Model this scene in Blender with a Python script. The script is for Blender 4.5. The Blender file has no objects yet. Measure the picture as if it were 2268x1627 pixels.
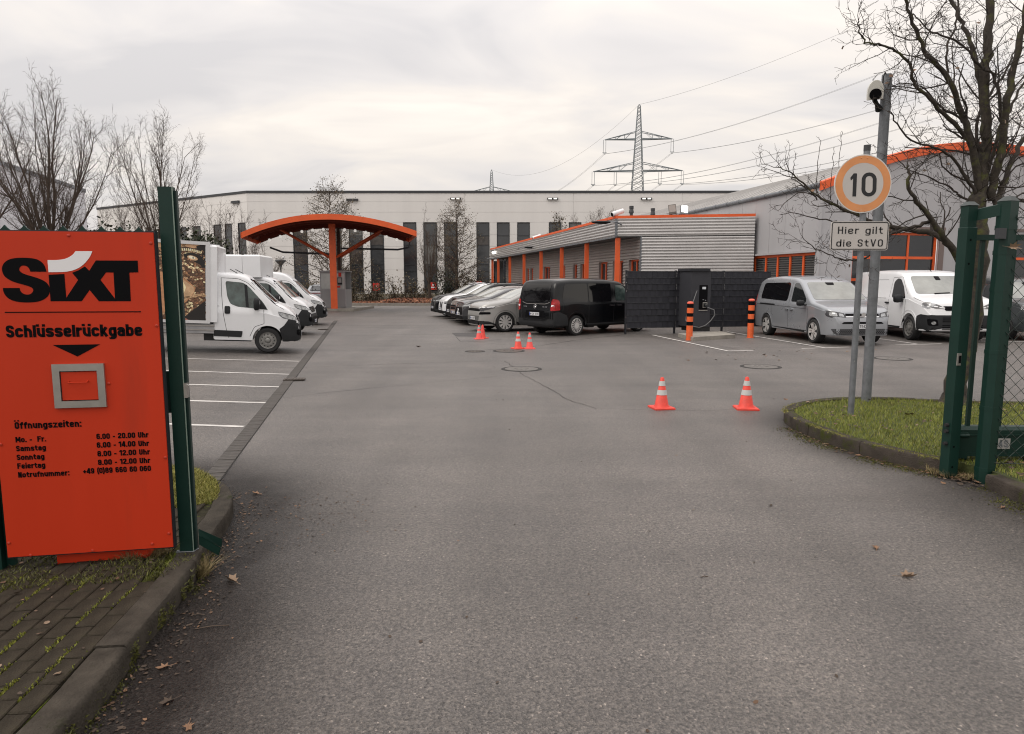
import bpy, bmesh, math, random
import numpy as np
from mathutils import Vector, Matrix
from mathutils.bvhtree import BVHTree
R = math.radians
random.seed(7)
SC = bpy.context.scene
COL = SC.collection
# ------------------------------------------------------------------ camera
H = 1.8
PITCH = math.atan(187.5/1512)
cam = bpy.data.objects.new('camera', bpy.data.cameras.new('camera'))
COL.objects.link(cam)
cam.data.sensor_width = 36
cam.data.lens = 24.0
cam.data.clip_start = .05
cam.data.clip_end = 3000
cam.location = (0, 0, H)
cam.rotation_euler = (R(90) - PITCH, 0, 0)
SC.camera = cam
# ------------------------------------------------------------------ world, sun, exposure
SUN_EL, SUN_AZ = 48, 250
w = bpy.data.worlds.new('World'); SC.world = w; w.use_nodes = True
nt = w.node_tree; N = nt.nodes; L = nt.links
N.clear()
def nn(tree, typ, **kw):
    n = tree.nodes.new(typ)
    for k, v in kw.items():
        if k in n.inputs: n.inputs[k].default_value = v
        else: setattr(n, k, v)
    return n
out = nn(nt, 'ShaderNodeOutputWorld')
sky = nn(nt, 'ShaderNodeTexSky', sky_type='NISHITA', sun_disc=False, sun_elevation=R(SUN_EL), sun_rotation=R(SUN_AZ), air_density=1.4, dust_density=3.0)
bg1 = nn(nt, 'ShaderNodeBackground', Strength=.1)
L.new(sky.outputs[0], bg1.inputs['Color'])
tc = nn(nt, 'ShaderNodeTexCoord')
sep = nn(nt, 'ShaderNodeSeparateXYZ'); L.new(tc.outputs['Generated'], sep.inputs[0])
den = nn(nt, 'ShaderNodeMath', operation='ADD'); L.new(sep.outputs[2], den.inputs[0]); den.inputs[1].default_value = .22
dmx = nn(nt, 'ShaderNodeMath', operation='MAXIMUM'); L.new(den.outputs[0], dmx.inputs[0]); dmx.inputs[1].default_value = .12
dv = []
for k in (0, 1):
    m = nn(nt, 'ShaderNodeMath', operation='DIVIDE'); L.new(sep.outputs[k], m.inputs[0]); L.new(dmx.outputs[0], m.inputs[1]); dv.append(m)
cmb = nn(nt, 'ShaderNodeCombineXYZ'); L.new(dv[0].outputs[0], cmb.inputs[0]); L.new(dv[1].outputs[0], cmb.inputs[1])
def wn(scale, detail, dist, off):
    mp = nn(nt, 'ShaderNodeMapping'); mp.inputs['Location'].default_value = off; mp.inputs['Rotation'].default_value = (0, 0, .35); mp.inputs['Scale'].default_value = (.75, 1.35, 1)
    L.new(cmb.outputs[0], mp.inputs[0])
    n = nn(nt, 'ShaderNodeTexNoise', Scale=scale, Detail=detail, Roughness=.5, Distortion=dist); L.new(mp.outputs[0], n.inputs['Vector']); return n
n1 = wn(.62, 3.5, .5, (3.1, .7, 0)); n2 = wn(1.9, 4, .7, (1, 5, 2))
mixn = nn(nt, 'ShaderNodeMath', operation='MULTIPLY_ADD'); L.new(n2.outputs[0], mixn.inputs[0]); mixn.inputs[1].default_value = .46; 
sc1 = nn(nt, 'ShaderNodeMath', operation='MULTIPLY'); L.new(n1.outputs[0], sc1.inputs[0]); sc1.inputs[1].default_value = .54
L.new(sc1.outputs[0], mixn.inputs[2])
cr = nn(nt, 'ShaderNodeValToRGB'); L.new(mixn.outputs[0], cr.inputs[0])
e = cr.color_ramp.elements
e[0].position = .40; e[0].color = (.68, .655, .655, 1)
e[1].position = .62; e[1].color = (1.03, .95, .86, 1)
x = e.new(.47); x.color = (.79, .75, .73, 1)
x = e.new(.545); x.color = (.90, .835, .775, 1)
sq = nn(nt, 'ShaderNodeMath', operation='POWER'); L.new(sep.outputs[2], sq.inputs[0]); sq.inputs[1].default_value = 2
mz = nn(nt, 'ShaderNodeMath', operation='MAXIMUM'); L.new(sep.outputs[2], mz.inputs[0]); mz.inputs[1].default_value = 0; L.new(mz.outputs[0], sq.inputs[0])
ma = nn(nt, 'ShaderNodeMath', operation='MULTIPLY_ADD'); L.new(sq.outputs[0], ma.inputs[0]); ma.inputs[1].default_value = 1.7; ma.inputs[2].default_value = 1.0
bg2 = nn(nt, 'ShaderNodeBackground'); L.new(cr.outputs[0], bg2.inputs['Color']); L.new(ma.outputs[0], bg2.inputs['Strength'])
mx = nn(nt, 'ShaderNodeMixShader', Fac=.94); L.new(bg1.outputs[0], mx.inputs[1]); L.new(bg2.outputs[0], mx.inputs[2])
L.new(mx.outputs[0], out.inputs[0])
sun = bpy.data.objects.new('sun', bpy.data.lights.new('sun', 'SUN')); COL.objects.link(sun)
sun.data.energy = 1.0; sun.data.angle = R(35); sun.data.color = (1, .95, .88)
sun.rotation_euler = (R(90 - SUN_EL), 0, R(-SUN_AZ + 180))
SC.cycles.filter_width = 1.1
vs = SC.view_settings
vs.view_transform = 'Standard'; vs.look = 'None'; vs.exposure = .05; vs.gamma = 1; vs.use_curve_mapping = False

# ------------------------------------------------------------------ survey helpers (photo pixel at 2268 wide -> place)
SP, CP = math.sin(PITCH), math.cos(PITCH)
def ray(px, py):
    u = (px - 1134)/1512; v = (813.5 - py)/1512
    return Vector((u, CP + v*SP, -SP + v*CP))
GA = Vector((-3.25, 8.4)); GD = Vector((-4.95, 23.3)).normalized()   # kerb-side gutter line
def gz(x, y):
    d = -((x - GA.x)*GD.y - (y - GA.y)*GD.x)        # distance left of the gutter
    if d <= .12: return 0.0
    f = min(1, max(0, (y - 7)/5)); f = f*f*(3 - 2*f)
    return .045*min(d - .12, 12)*f
def G(px, py, z=None):
    d = ray(px, py); zz = 0 if z is None else z
    for k in range(6):
        t = (zz - H)/d.z; p = Vector((0, 0, H)) + d*t
        if z is not None: break
        zz = gz(p.x, p.y)
    return p
def atY(px, py, Y):
    d = ray(px, py); return Vector((0, 0, H)) + d*(Y/d.y)
def onpl(px, py, p0, n):
    d = ray(px, py); o = Vector((0, 0, H)); return o + d*((p0 - o).dot(n)/d.dot(n))

# ------------------------------------------------------------------ materials
MATS = {}
def mat(name, col, rough=.6, metal=0, var=.0, vscale=3, bump=0, bscale=40, spec=.5, coat=0, emit=None, es=1, dirt=None, streak=False, trans=0):
    if name in MATS: return MATS[name]
    m = bpy.data.materials.new(name); m.use_nodes = True; MATS[name] = m
    t = m.node_tree; b = t.nodes['Principled BSDF']
    c = (*col, 1); b.inputs['Base Color'].default_value = c; b.inputs['Roughness'].default_value = rough; b.inputs['Metallic'].default_value = metal
    b.inputs['Specular IOR Level'].default_value = spec
    if coat: b.inputs['Coat Weight'].default_value = coat; b.inputs['Coat Roughness'].default_value = .05
    if trans: b.inputs['Transmission Weight'].default_value = trans; b.inputs['IOR'].default_value = 1.1
    if emit: b.inputs['Emission Color'].default_value = (*emit, 1); b.inputs['Emission Strength'].default_value = es
    if var or bump or dirt:
        tcn = nn(t, 'ShaderNodeTexCoord')
        src = tcn.outputs['Object']
        if streak:
            mp = nn(t, 'ShaderNodeMapping'); mp.inputs['Scale'].default_value = (1, 1, .12); t.links.new(src, mp.inputs[0]); src = mp.outputs[0]
    if var:
        n = nn(t, 'ShaderNodeTexNoise', Scale=vscale, Detail=5, Roughness=.6); t.links.new(src, n.inputs['Vector'])
        r = nn(t, 'ShaderNodeValToRGB'); t.links.new(n.outputs[0], r.inputs[0])
        r.color_ramp.elements[0].position = .3; r.color_ramp.elements[1].position = .72
        lo = [max(0, v*(1 - var)) for v in col]; hi = [min(1, v*(1 + var*.8)) for v in col]
        r.color_ramp.elements[0].color = (*lo, 1); r.color_ramp.elements[1].color = (*hi, 1)
        csrc = r.outputs[0]
        if dirt:
            n3 = nn(t, 'ShaderNodeTexNoise', Scale=dirt[1], Detail=6, Roughness=.65); t.links.new(src, n3.inputs['Vector'])
            r3 = nn(t, 'ShaderNodeValToRGB'); t.links.new(n3.outputs[0], r3.inputs[0]); r3.color_ramp.elements[0].position = dirt[2]; r3.color_ramp.elements[1].position = min(1, dirt[2] + .14)
            mm = nn(t, 'ShaderNodeMix', data_type='RGBA'); t.links.new(r3.outputs[0], mm.inputs['Factor']); t.links.new(csrc, mm.inputs['A']); mm.inputs['B'].default_value = (*dirt[0], 1)
            csrc = mm.outputs['Result']
        t.links.new(csrc, b.inputs['Base Color'])
        rr = nn(t, 'ShaderNodeMapRange'); t.links.new(n.outputs[0], rr.inputs[0]); rr.inputs['To Min'].default_value = max(0, rough - .08); rr.inputs['To Max'].default_value = min(1, rough + .1)
        t.links.new(rr.outputs[0], b.inputs['Roughness'])
    if bump:
        n2_ = nn(t, 'ShaderNodeTexNoise', Scale=bscale, Detail=4); t.links.new(src, n2_.inputs['Vector'])
        bp = nn(t, 'ShaderNodeBump', Strength=bump, Distance=.01); t.links.new(n2_.outputs[0], bp.inputs['Height']); t.links.new(bp.outputs[0], b.inputs['Normal'])
    return m

def asphalt_mat():
    m = bpy.data.materials.new('asphalt'); m.use_nodes = True; MATS['asphalt'] = m
    t = m.node_tree; b = t.nodes['Principled BSDF']; k = t.links.new; b.inputs['Specular IOR Level'].default_value = .5
    tcn = nn(t, 'ShaderNodeTexCoord'); P = tcn.outputs['Object']
    def noise(s, d=4, r=.6): n = nn(t, 'ShaderNodeTexNoise', Scale=s, Detail=d, Roughness=r); k(P, n.inputs['Vector']); return n
    def ramp(src, stops):
        r = nn(t, 'ShaderNodeValToRGB'); k(src, r.inputs[0]); el = r.color_ramp.elements
        el[0].position, el[0].color = stops[0][0], (*stops[0][1], 1); el[1].position, el[1].color = stops[-1][0], (*stops[-1][1], 1)
        for p, c in stops[1:-1]: q = el.new(p); q.color = (*c, 1)
        return r
    big = noise(.16, 4, .55); mid = noise(1.1, 5, .6)
    base = ramp(big.outputs[0], [(.3, (.109, .100, .094)), (.5, (.132, .121, .115)), (.7, (.157, .145, .138))])
    mult = ramp(mid.outputs[0], [(.28, (.84, .84, .85)), (.72, (1.13, 1.12, 1.1))])
    mm = nn(t, 'ShaderNodeMix', data_type='RGBA', blend_type='MULTIPLY'); mm.inputs['Factor'].default_value = 1; k(base.outputs[0], mm.inputs['A']); k(mult.outputs[0], mm.inputs['B'])
    # aggregate
    vor = nn(t, 'ShaderNodeTexVoronoi', Scale=105); k(P, vor.inputs['Vector'])
    agg = ramp(vor.outputs['Color'], [(.0, (.35, .35, .36)), (.45, (.85, .85, .85)), (.75, (1.2, 1.17, 1.13)), (.90, (1.4, 1.36, 1.3)), (.965, (3.0, 2.85, 2.7))])
    m2 = nn(t, 'ShaderNodeMix', data_type='RGBA', blend_type='MULTIPLY'); m2.inputs['Factor'].default_value = .85; k(mm.outputs['Result'], m2.inputs['A']); k(agg.outputs[0], m2.inputs['B'])
    fine = noise(48, 3, .75)
    fr = ramp(fine.outputs[0], [(.36, (.48, .48, .48)), (.64, (1.42, 1.4, 1.38))])
    m3 = nn(t, 'ShaderNodeMix', data_type='RGBA', blend_type='MULTIPLY'); m3.inputs['Factor'].default_value = .8; k(m2.outputs['Result'], m3.inputs['A']); k(fr.outputs[0], m3.inputs['B'])
    mpx = nn(t, 'ShaderNodeMapping'); mpx.inputs['Scale'].default_value = (.10, .9, 1); mpx.inputs['Rotation'].default_value = (0, 0, -.1); k(P, mpx.inputs[0])
    bnd = nn(t, 'ShaderNodeTexNoise', Scale=1.0, Detail=5, Roughness=.65); k(mpx.outputs[0], bnd.inputs['Vector']); bndr = ramp(bnd.outputs[0], [(.32, (.82, .82, .82)), (.68, (1.15, 1.15, 1.15))])
    mpy = nn(t, 'ShaderNodeMapping'); mpy.inputs['Scale'].default_value = (1.1, .05, 1); mpy.inputs['Rotation'].default_value = (0, 0, -.21); k(P, mpy.inputs[0])
    trk_ = nn(t, 'ShaderNodeTexNoise', Scale=1.0, Detail=3, Roughness=.5); k(mpy.outputs[0], trk_.inputs['Vector']); tr_ = ramp(trk_.outputs[0], [(.36, (.88, .88, .88)), (.64, (1.08, 1.08, 1.08))])
    ma_ = nn(t, 'ShaderNodeMix', data_type='RGBA', blend_type='MULTIPLY'); ma_.inputs['Factor'].default_value = 1; k(m3.outputs['Result'], ma_.inputs['A']); k(bndr.outputs[0], ma_.inputs['B'])
    mb_ = nn(t, 'ShaderNodeMix', data_type='RGBA', blend_type='MULTIPLY'); mb_.inputs['Factor'].default_value = 1; k(ma_.outputs['Result'], mb_.inputs['A']); k(tr_.outputs[0], mb_.inputs['B'])
    m3 = mb_
    # oily / damp stains and moss film
    st = noise(.55, 6, .6); sr = ramp(st.outputs[0], [(.56, (0, 0, 0)), (.70, (1, 1, 1))])
    m4 = nn(t, 'ShaderNodeMix', data_type='RGBA', blend_type='MULTIPLY'); 
    fm = nn(t, 'ShaderNodeMath', operation='MULTIPLY'); k(sr.outputs[0], fm.inputs[0]); fm.inputs[1].default_value = .38
    k(fm.outputs[0], m4.inputs['Factor']); k(m3.outputs['Result'], m4.inputs['A']); m4.inputs['B'].default_value = (.55, .54, .55, 1)
    # damp attribute painted on the ground near the kerbs (drying asphalt)
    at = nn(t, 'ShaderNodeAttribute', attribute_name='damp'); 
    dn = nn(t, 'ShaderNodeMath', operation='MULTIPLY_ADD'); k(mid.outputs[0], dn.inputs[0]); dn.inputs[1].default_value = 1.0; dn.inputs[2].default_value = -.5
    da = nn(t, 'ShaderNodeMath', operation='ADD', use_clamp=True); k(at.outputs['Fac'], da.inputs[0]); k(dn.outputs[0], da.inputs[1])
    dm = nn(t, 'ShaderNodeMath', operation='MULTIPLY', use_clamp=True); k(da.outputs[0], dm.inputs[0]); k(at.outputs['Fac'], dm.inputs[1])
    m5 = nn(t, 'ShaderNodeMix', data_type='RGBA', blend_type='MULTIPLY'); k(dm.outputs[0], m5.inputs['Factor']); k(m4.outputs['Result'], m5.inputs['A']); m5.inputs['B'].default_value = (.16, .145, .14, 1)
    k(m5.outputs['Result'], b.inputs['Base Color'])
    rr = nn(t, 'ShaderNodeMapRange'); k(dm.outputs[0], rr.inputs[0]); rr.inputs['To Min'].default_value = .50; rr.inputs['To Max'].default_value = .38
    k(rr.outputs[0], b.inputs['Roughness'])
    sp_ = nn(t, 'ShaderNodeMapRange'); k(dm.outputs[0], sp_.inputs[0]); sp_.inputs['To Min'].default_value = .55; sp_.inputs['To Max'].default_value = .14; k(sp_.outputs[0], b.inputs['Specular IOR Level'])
    bp = nn(t, 'ShaderNodeBump', Strength=.8, Distance=.008); k(vor.outputs['Distance'], bp.inputs['Height'])
    bp2 = nn(t, 'ShaderNodeBump', Strength=.9, Distance=.007); k(fine.outputs[0], bp2.inputs['Height']); k(bp.outputs[0], bp2.inputs['Normal']); k(bp2.outputs[0], b.inputs['Normal'])
    return m
asphalt_mat()
M_green = mat('green_paint', (.0035, .026, .019), .45, spec=.35, var=.12, vscale=4, bump=.04, bscale=60, dirt=((.01, .036, .027), 9, .66))
M_orange = mat('orange_paint', (.72, .105, .020), .5, var=.12, vscale=2, dirt=((.55, .09, .022), 2.5, .58))
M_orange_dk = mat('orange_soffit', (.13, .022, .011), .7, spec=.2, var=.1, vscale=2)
M_board = mat('board_orange', (.50, .034, .009), .45, spec=.25, var=.06, vscale=2, dirt=((.43, .034, .011), 2.2, .60), streak=True)
M_black = mat('black_vinyl', (.003, .003, .004), .5, spec=.08)
M_whitev = mat('white_vinyl', (.75, .74, .76), .45)
M_steel = mat('brushed_steel', (.42, .40, .38), .38, metal=.85, var=.08, vscale=12)
M_galv = mat('galvanised', (.17, .18, .195), .55, metal=.35, var=.28, vscale=9, dirt=((.10, .10, .11), 22, .62))
M_chrome = mat('chrome', (.75, .75, .76), .15, metal=1)
M_rubber = mat('rubber', (.012, .012, .013), .75, bump=.2, bscale=120)
M_plastic = mat('dark_plastic', (.012, .013, .015), .5, spec=.3, var=.15, vscale=6)
M_anth = mat('anthracite', (.024, .025, .030), .5, spec=.25, var=.1, vscale=4)
M_kerb = mat('kerb_concrete', (.050, .043, .035), .85, spec=.12, var=.4, vscale=7, bump=.9, bscale=70, dirt=((.022, .026, .010), 6, .60))
M_kerb2 = mat('kerb_concrete_mossy', (.056, .047, .040), .9, spec=.12, var=.4, vscale=6, bump=.9, bscale=70, dirt=((.045, .055, .008), 5, .52))
M_paver = mat('paver', (.036, .030, .022), .85, spec=.12, var=.45, vscale=6, bump=.8, bscale=90, dirt=((.035, .038, .012), 5, .60))
M_bed = mat('joint_moss', (.030, .027, .017), .95, spec=.1, var=.5, vscale=14, bump=.8, bscale=80, dirt=((.11, .14, .012), 3.2, .50))
M_sett = mat('gutter_stone', (.078, .071, .066), .8, spec=.25, var=.35, vscale=7, bump=.6, bscale=60)
M_line = mat('line_paint', (.52, .50, .48), .7, var=.2, vscale=5, dirt=((.2, .19, .18), 16, .60))
M_crack = mat('crack_dark', (.028, .026, .025), .9)
M_patch = mat('patch_asphalt', (.06, .056, .055), .75, var=.25, vscale=6, bump=.7, bscale=120)
M_iron = mat('cast_iron', (.085, .07, .06), .6, metal=.3, var=.3, vscale=20, bump=.5, bscale=60)
M_conc = mat('concrete', (.27, .25, .22), .85, var=.25, vscale=4, bump=.5, bscale=50, dirt=((.13, .12, .10), 4, .6))
M_soil = mat('soil', (.050, .038, .027), .95, spec=.1, var=.5, vscale=5, bump=1, bscale=30, dirt=((.05, .055, .015), 2, .5))
M_lawn = mat('lawn_soil', (.05, .06, .016), .95, var=.5, vscale=6, bump=1, bscale=40)
M_lamp_on = mat('lamp_lit', (1, 1, 1), .4, emit=(1, .95, .86), es=4)
M_lamp_soft = mat('lamp_lit_soft', (.9, .9, .85), .4, emit=(1, .95, .88), es=.5)
M_lens = mat('lamp_lens', (.55, .54, .5), .25, var=.1)
M_winglass = mat('window_glass', (.018, .020, .024), .06, spec=.7, var=.3, vscale=.6)
M_glassg = mat('tinted_pane', (.10, .12, .12), .05, spec=.8)

# ------------------------------------------------------------------ mesh building
class MB:
    def __init__(s): s.v = []; s.f = []; s.m = []; s.k = 0
    def add(s, vs, fs, k=None):
        o = len(s.v); s.v += [tuple(p) for p in vs]; s.f += [tuple(i + o for i in f) for f in fs]; s.m += [s.k if k is None else k]*len(fs); return s
    def box(s, x0, x1, y0, y1, z0, z1):
        return s.add([(x0,y0,z0),(x1,y0,z0),(x1,y1,z0),(x0,y1,z0),(x0,y0,z1),(x1,y0,z1),(x1,y1,z1),(x0,y1,z1)],
                     [(0,3,2,1),(4,5,6,7),(0,1,5,4),(1,2,6,5),(2,3,7,6),(3,0,4,7)])
    def bbox(s, x0, x1, y0, y1, z0, z1, b):          # box with chamfered top edges
        return s.add([(x0,y0,z0),(x1,y0,z0),(x1,y1,z0),(x0,y1,z0),(x0,y0,z1-b),(x1,y0,z1-b),(x1,y1,z1-b),(x0,y1,z1-b),
                      (x0+b,y0+b,z1),(x1-b,y0+b,z1),(x1-b,y1-b,z1),(x0+b,y1-b,z1)],
                     [(0,3,2,1),(0,1,5,4),(1,2,6,5),(2,3,7,6),(3,0,4,7),(4,5,9,8),(5,6,10,9),(6,7,11,10),(7,4,8,11),(8,9,10,11)])
    def prism(s, poly, z0, z1, ax='z'):
        n = len(poly)
        def P(a, b, c): return (a, b, c) if ax == 'z' else ((a, c, b) if ax == 'y' else (c, a, b))
        vs = [P(a, b, z0) for a, b in poly] + [P(a, b, z1) for a, b in poly]
        return s.add(vs, [tuple(range(n))[::-1], tuple(range(n, 2*n))] + [(i, (i+1) % n, n + (i+1) % n, n + i) for i in range(n)])
    def tube(s, pts, r, n=8, caps=True):
        pts = [Vector(p) for p in pts]; rs = r if isinstance(r, (list, tuple)) else [r]*len(pts)
        rings = []; o = len(s.v); prev = None
        for i, p in enumerate(pts):
            t = (pts[min(i+1, len(pts)-1)] - pts[max(i-1, 0)]); t = t.normalized() if t.length > 1e-9 else Vector((0, 0, 1))
            if prev is None: a = Vector((0, 0, 1)) if abs(t.z) < .9 else Vector((1, 0, 0)); u = t.cross(a).normalized()
            else: u = (prev - t*prev.dot(t)); u = u.normalized() if u.length > 1e-6 else t.orthogonal().normalized()
            prev = u; v = t.cross(u)
            s.v += [tuple(p + (u*math.cos(2*math.pi*j/n) + v*math.sin(2*math.pi*j/n))*rs[i]) for j in range(n)]
        for i in range(len(pts)-1):
            for j in range(n):
                s.f.append((o+i*n+j, o+i*n+(j+1) % n, o+(i+1)*n+(j+1) % n, o+(i+1)*n+j)); s.m.append(s.k)
        if caps:
            s.f.append(tuple(range(o, o+n))[::-1]); s.f.append(tuple(range(o+(len(pts)-1)*n, o+len(pts)*n))); s.m += [s.k, s.k]
        return s
    def lathe(s, prof, n=24, c=(0, 0, 0), ax='z', cap=True):    # prof [(r,z)]
        o = len(s.v)
        for r, z in prof:
            for j in range(n):
                a = 2*math.pi*j/n; x_, y_ = r*math.cos(a), r*math.sin(a)
                p = (x_, y_, z) if ax == 'z' else ((x_, z, y_) if ax == 'y' else (z, x_, y_))
                s.v.append((p[0]+c[0], p[1]+c[1], p[2]+c[2]))
        for i in range(len(prof)-1):
            for j in range(n): s.f.append((o+i*n+j, o+i*n+(j+1) % n, o+(i+1)*n+(j+1) % n, o+(i+1)*n+j)); s.m.append(s.k)
        if cap: s.f.append(tuple(range(o, o+n))[::-1]); s.f.append(tuple(range(o+(len(prof)-1)*n, o+len(prof)*n))); s.m += [s.k, s.k]
        return s
    def xf(s, M, start=0):
        for i in range(start, len(s.v)): s.v[i] = tuple(M @ Vector(s.v[i]))
        return s
    def mesh(s, name, mats, smooth=0):
        me = bpy.data.meshes.new(name); me.from_pydata(s.v, [], s.f)
        for m in (mats if isinstance(mats, (list, tuple)) else [mats]): me.materials.append(m)
        if any(s.m): me.polygons.foreach_set('material_index', s.m)
        bm = bmesh.new(); bm.from_mesh(me); bmesh.ops.recalc_face_normals(bm, faces=bm.faces); bm.to_mesh(me); bm.free()
        if smooth:
            me.polygons.foreach_set('use_smooth', [True]*len(me.polygons)); me.set_sharp_from_angle(angle=R(smooth))
        me.update(); return me
    def build(s, name, mats, parent=None, smooth=0, **kw):
        return link(name, s.mesh(name, mats, smooth), parent, **kw)
def link(name, me, parent=None, loc=None, rotz=None, label=None, kind=None):
    o = bpy.data.objects.new(name, me); COL.objects.link(o)
    if parent is not None: o.parent = parent
    if loc is not None: o.location = loc
    if rotz is not None: o.rotation_euler[2] = rotz
    if label: o['label'] = label
    if kind: o['kind'] = kind
    return o
def tag(o, label, cat, group=None):
    o['label'] = label; o['category'] = cat
    if group: o['group'] = group
    return o
def thing(name, label, cat, loc=(0, 0, 0), rotz=0, group=None, scale=1):
    o = bpy.data.objects.new(name, None); COL.objects.link(o); o.empty_display_size = .2
    o.location = loc; o.rotation_euler[2] = rotz; o.scale = (scale,)*3
    return tag(o, label, cat, group)
def dup(o, parent=None):
    c = o.copy(); COL.objects.link(c)
    if parent is not None: c.parent = parent
    for ch in list(o.children): dup(ch, c)
    return c
def struct(name, mb, m, smooth=0): o = mb.build(name, m, smooth=smooth); o['kind'] = 'structure'; return o
def text_mb(s, size, xs=.8, bold=.0, depth=.001, align='LEFT', space=1.0):
    cu = bpy.data.curves.new('t', 'FONT'); cu.body = s; cu.size = size; cu.offset = bold*size; cu.extrude = depth; cu.align_x = align; cu.space_character = space; cu.resolution_u = 3
    ob = bpy.data.objects.new('t', cu); COL.objects.link(ob)
    dg = bpy.context.evaluated_depsgraph_get(); me = bpy.data.meshes.new_from_object(ob.evaluated_get(dg))
    b = MB(); b.add([(v.co.x*xs, v.co.y, v.co.z) for v in me.vertices], [tuple(p.vertices) for p in me.polygons])
    bpy.data.objects.remove(ob); bpy.data.curves.remove(cu); bpy.data.meshes.remove(me)
    return b
def text_fit(s, x0, x1, zb, h, bold=.03, depth=.001, ref='H'):
    """text mesh data in the plane x,z (y is out), fitted between x0 and x1 with capital height h and baseline zb"""
    b = text_mb(s, 1, 1, bold, 0)
    xs = [v[0] for v in b.v]; lo, hi = min(xs), max(xs)
    rb = text_mb(ref, 1, 1, bold, 0); cap = max(v[1] for v in rb.v)
    sx = (x1 - x0)/(hi - lo); sz = h/cap
    o = MB(); o.add([(x0 + (v[0] - lo)*sx, 0, zb + v[1]*sz) for v in b.v], b.f)
    return o
def sheet(mb_pts, z, name, m, dz=.0): pass
# ------------------------------------------------------------------ stroke lettering (grotesk capitals, drawn as flat ribbons)
def rpath(pts, r, closed=False, n=4):
    P = [Vector(p) for p in pts]; out_ = []; m = len(P)
    for i in range(m):
        if not closed and i in (0, m-1): out_.append(P[i]); continue
        a, b, c = P[i-1], P[i], P[(i+1) % m]; d1, d2 = a-b, c-b; f1 = .5 if closed or 0 < i-1 else 1; f2 = .5 if closed or i+1 < m-1 else 1
        q = min(r, d1.length*(.49 if f1 < 1 else .95), d2.length*(.49 if f2 < 1 else .95))
        if q < 1e-4: out_.append(b); continue
        p1 = b + d1.normalized()*q; p2 = b + d2.normalized()*q
        for k in range(n+1): t = k/n; s_ = .5; out_.append(p1*(1-t)**2 + b*2*t*(1-t) + p2*t*t)
    Q = [out_[0]]
    for p in out_[1:]:
        if (p-Q[-1]).length > 1e-4: Q.append(p)
    if closed and (Q[0]-Q[-1]).length < 1e-4: Q.pop()
    return Q
def ribbon(P, t, closed, mb):
    n = len(P); V = []
    for i in range(n):
        a = P[i-1] if (closed or i > 0) else None; c = P[(i+1) % n] if (closed or i < n-1) else None
        d1 = (P[i]-a).normalized() if a is not None else (c-P[i]).normalized(); d2 = (c-P[i]).normalized() if c is not None else d1
        n1 = Vector((-d1.y, d1.x)); n2 = Vector((-d2.y, d2.x)); m = n1+n2; m = m.normalized() if m.length > 1e-3 else n1; k = min(1.6, 1/max(.3, m.dot(n1)))
        V += [tuple(P[i]+m*t/2*k), tuple(P[i]-m*t/2*k)]
    V = [(x, 0, y) for x, y in V]
    mb.add(V, [(2*i, 2*i+1, (2*i+3) % (2*n), (2*i+2) % (2*n)) for i in range(n if closed else n-1)])
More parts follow.
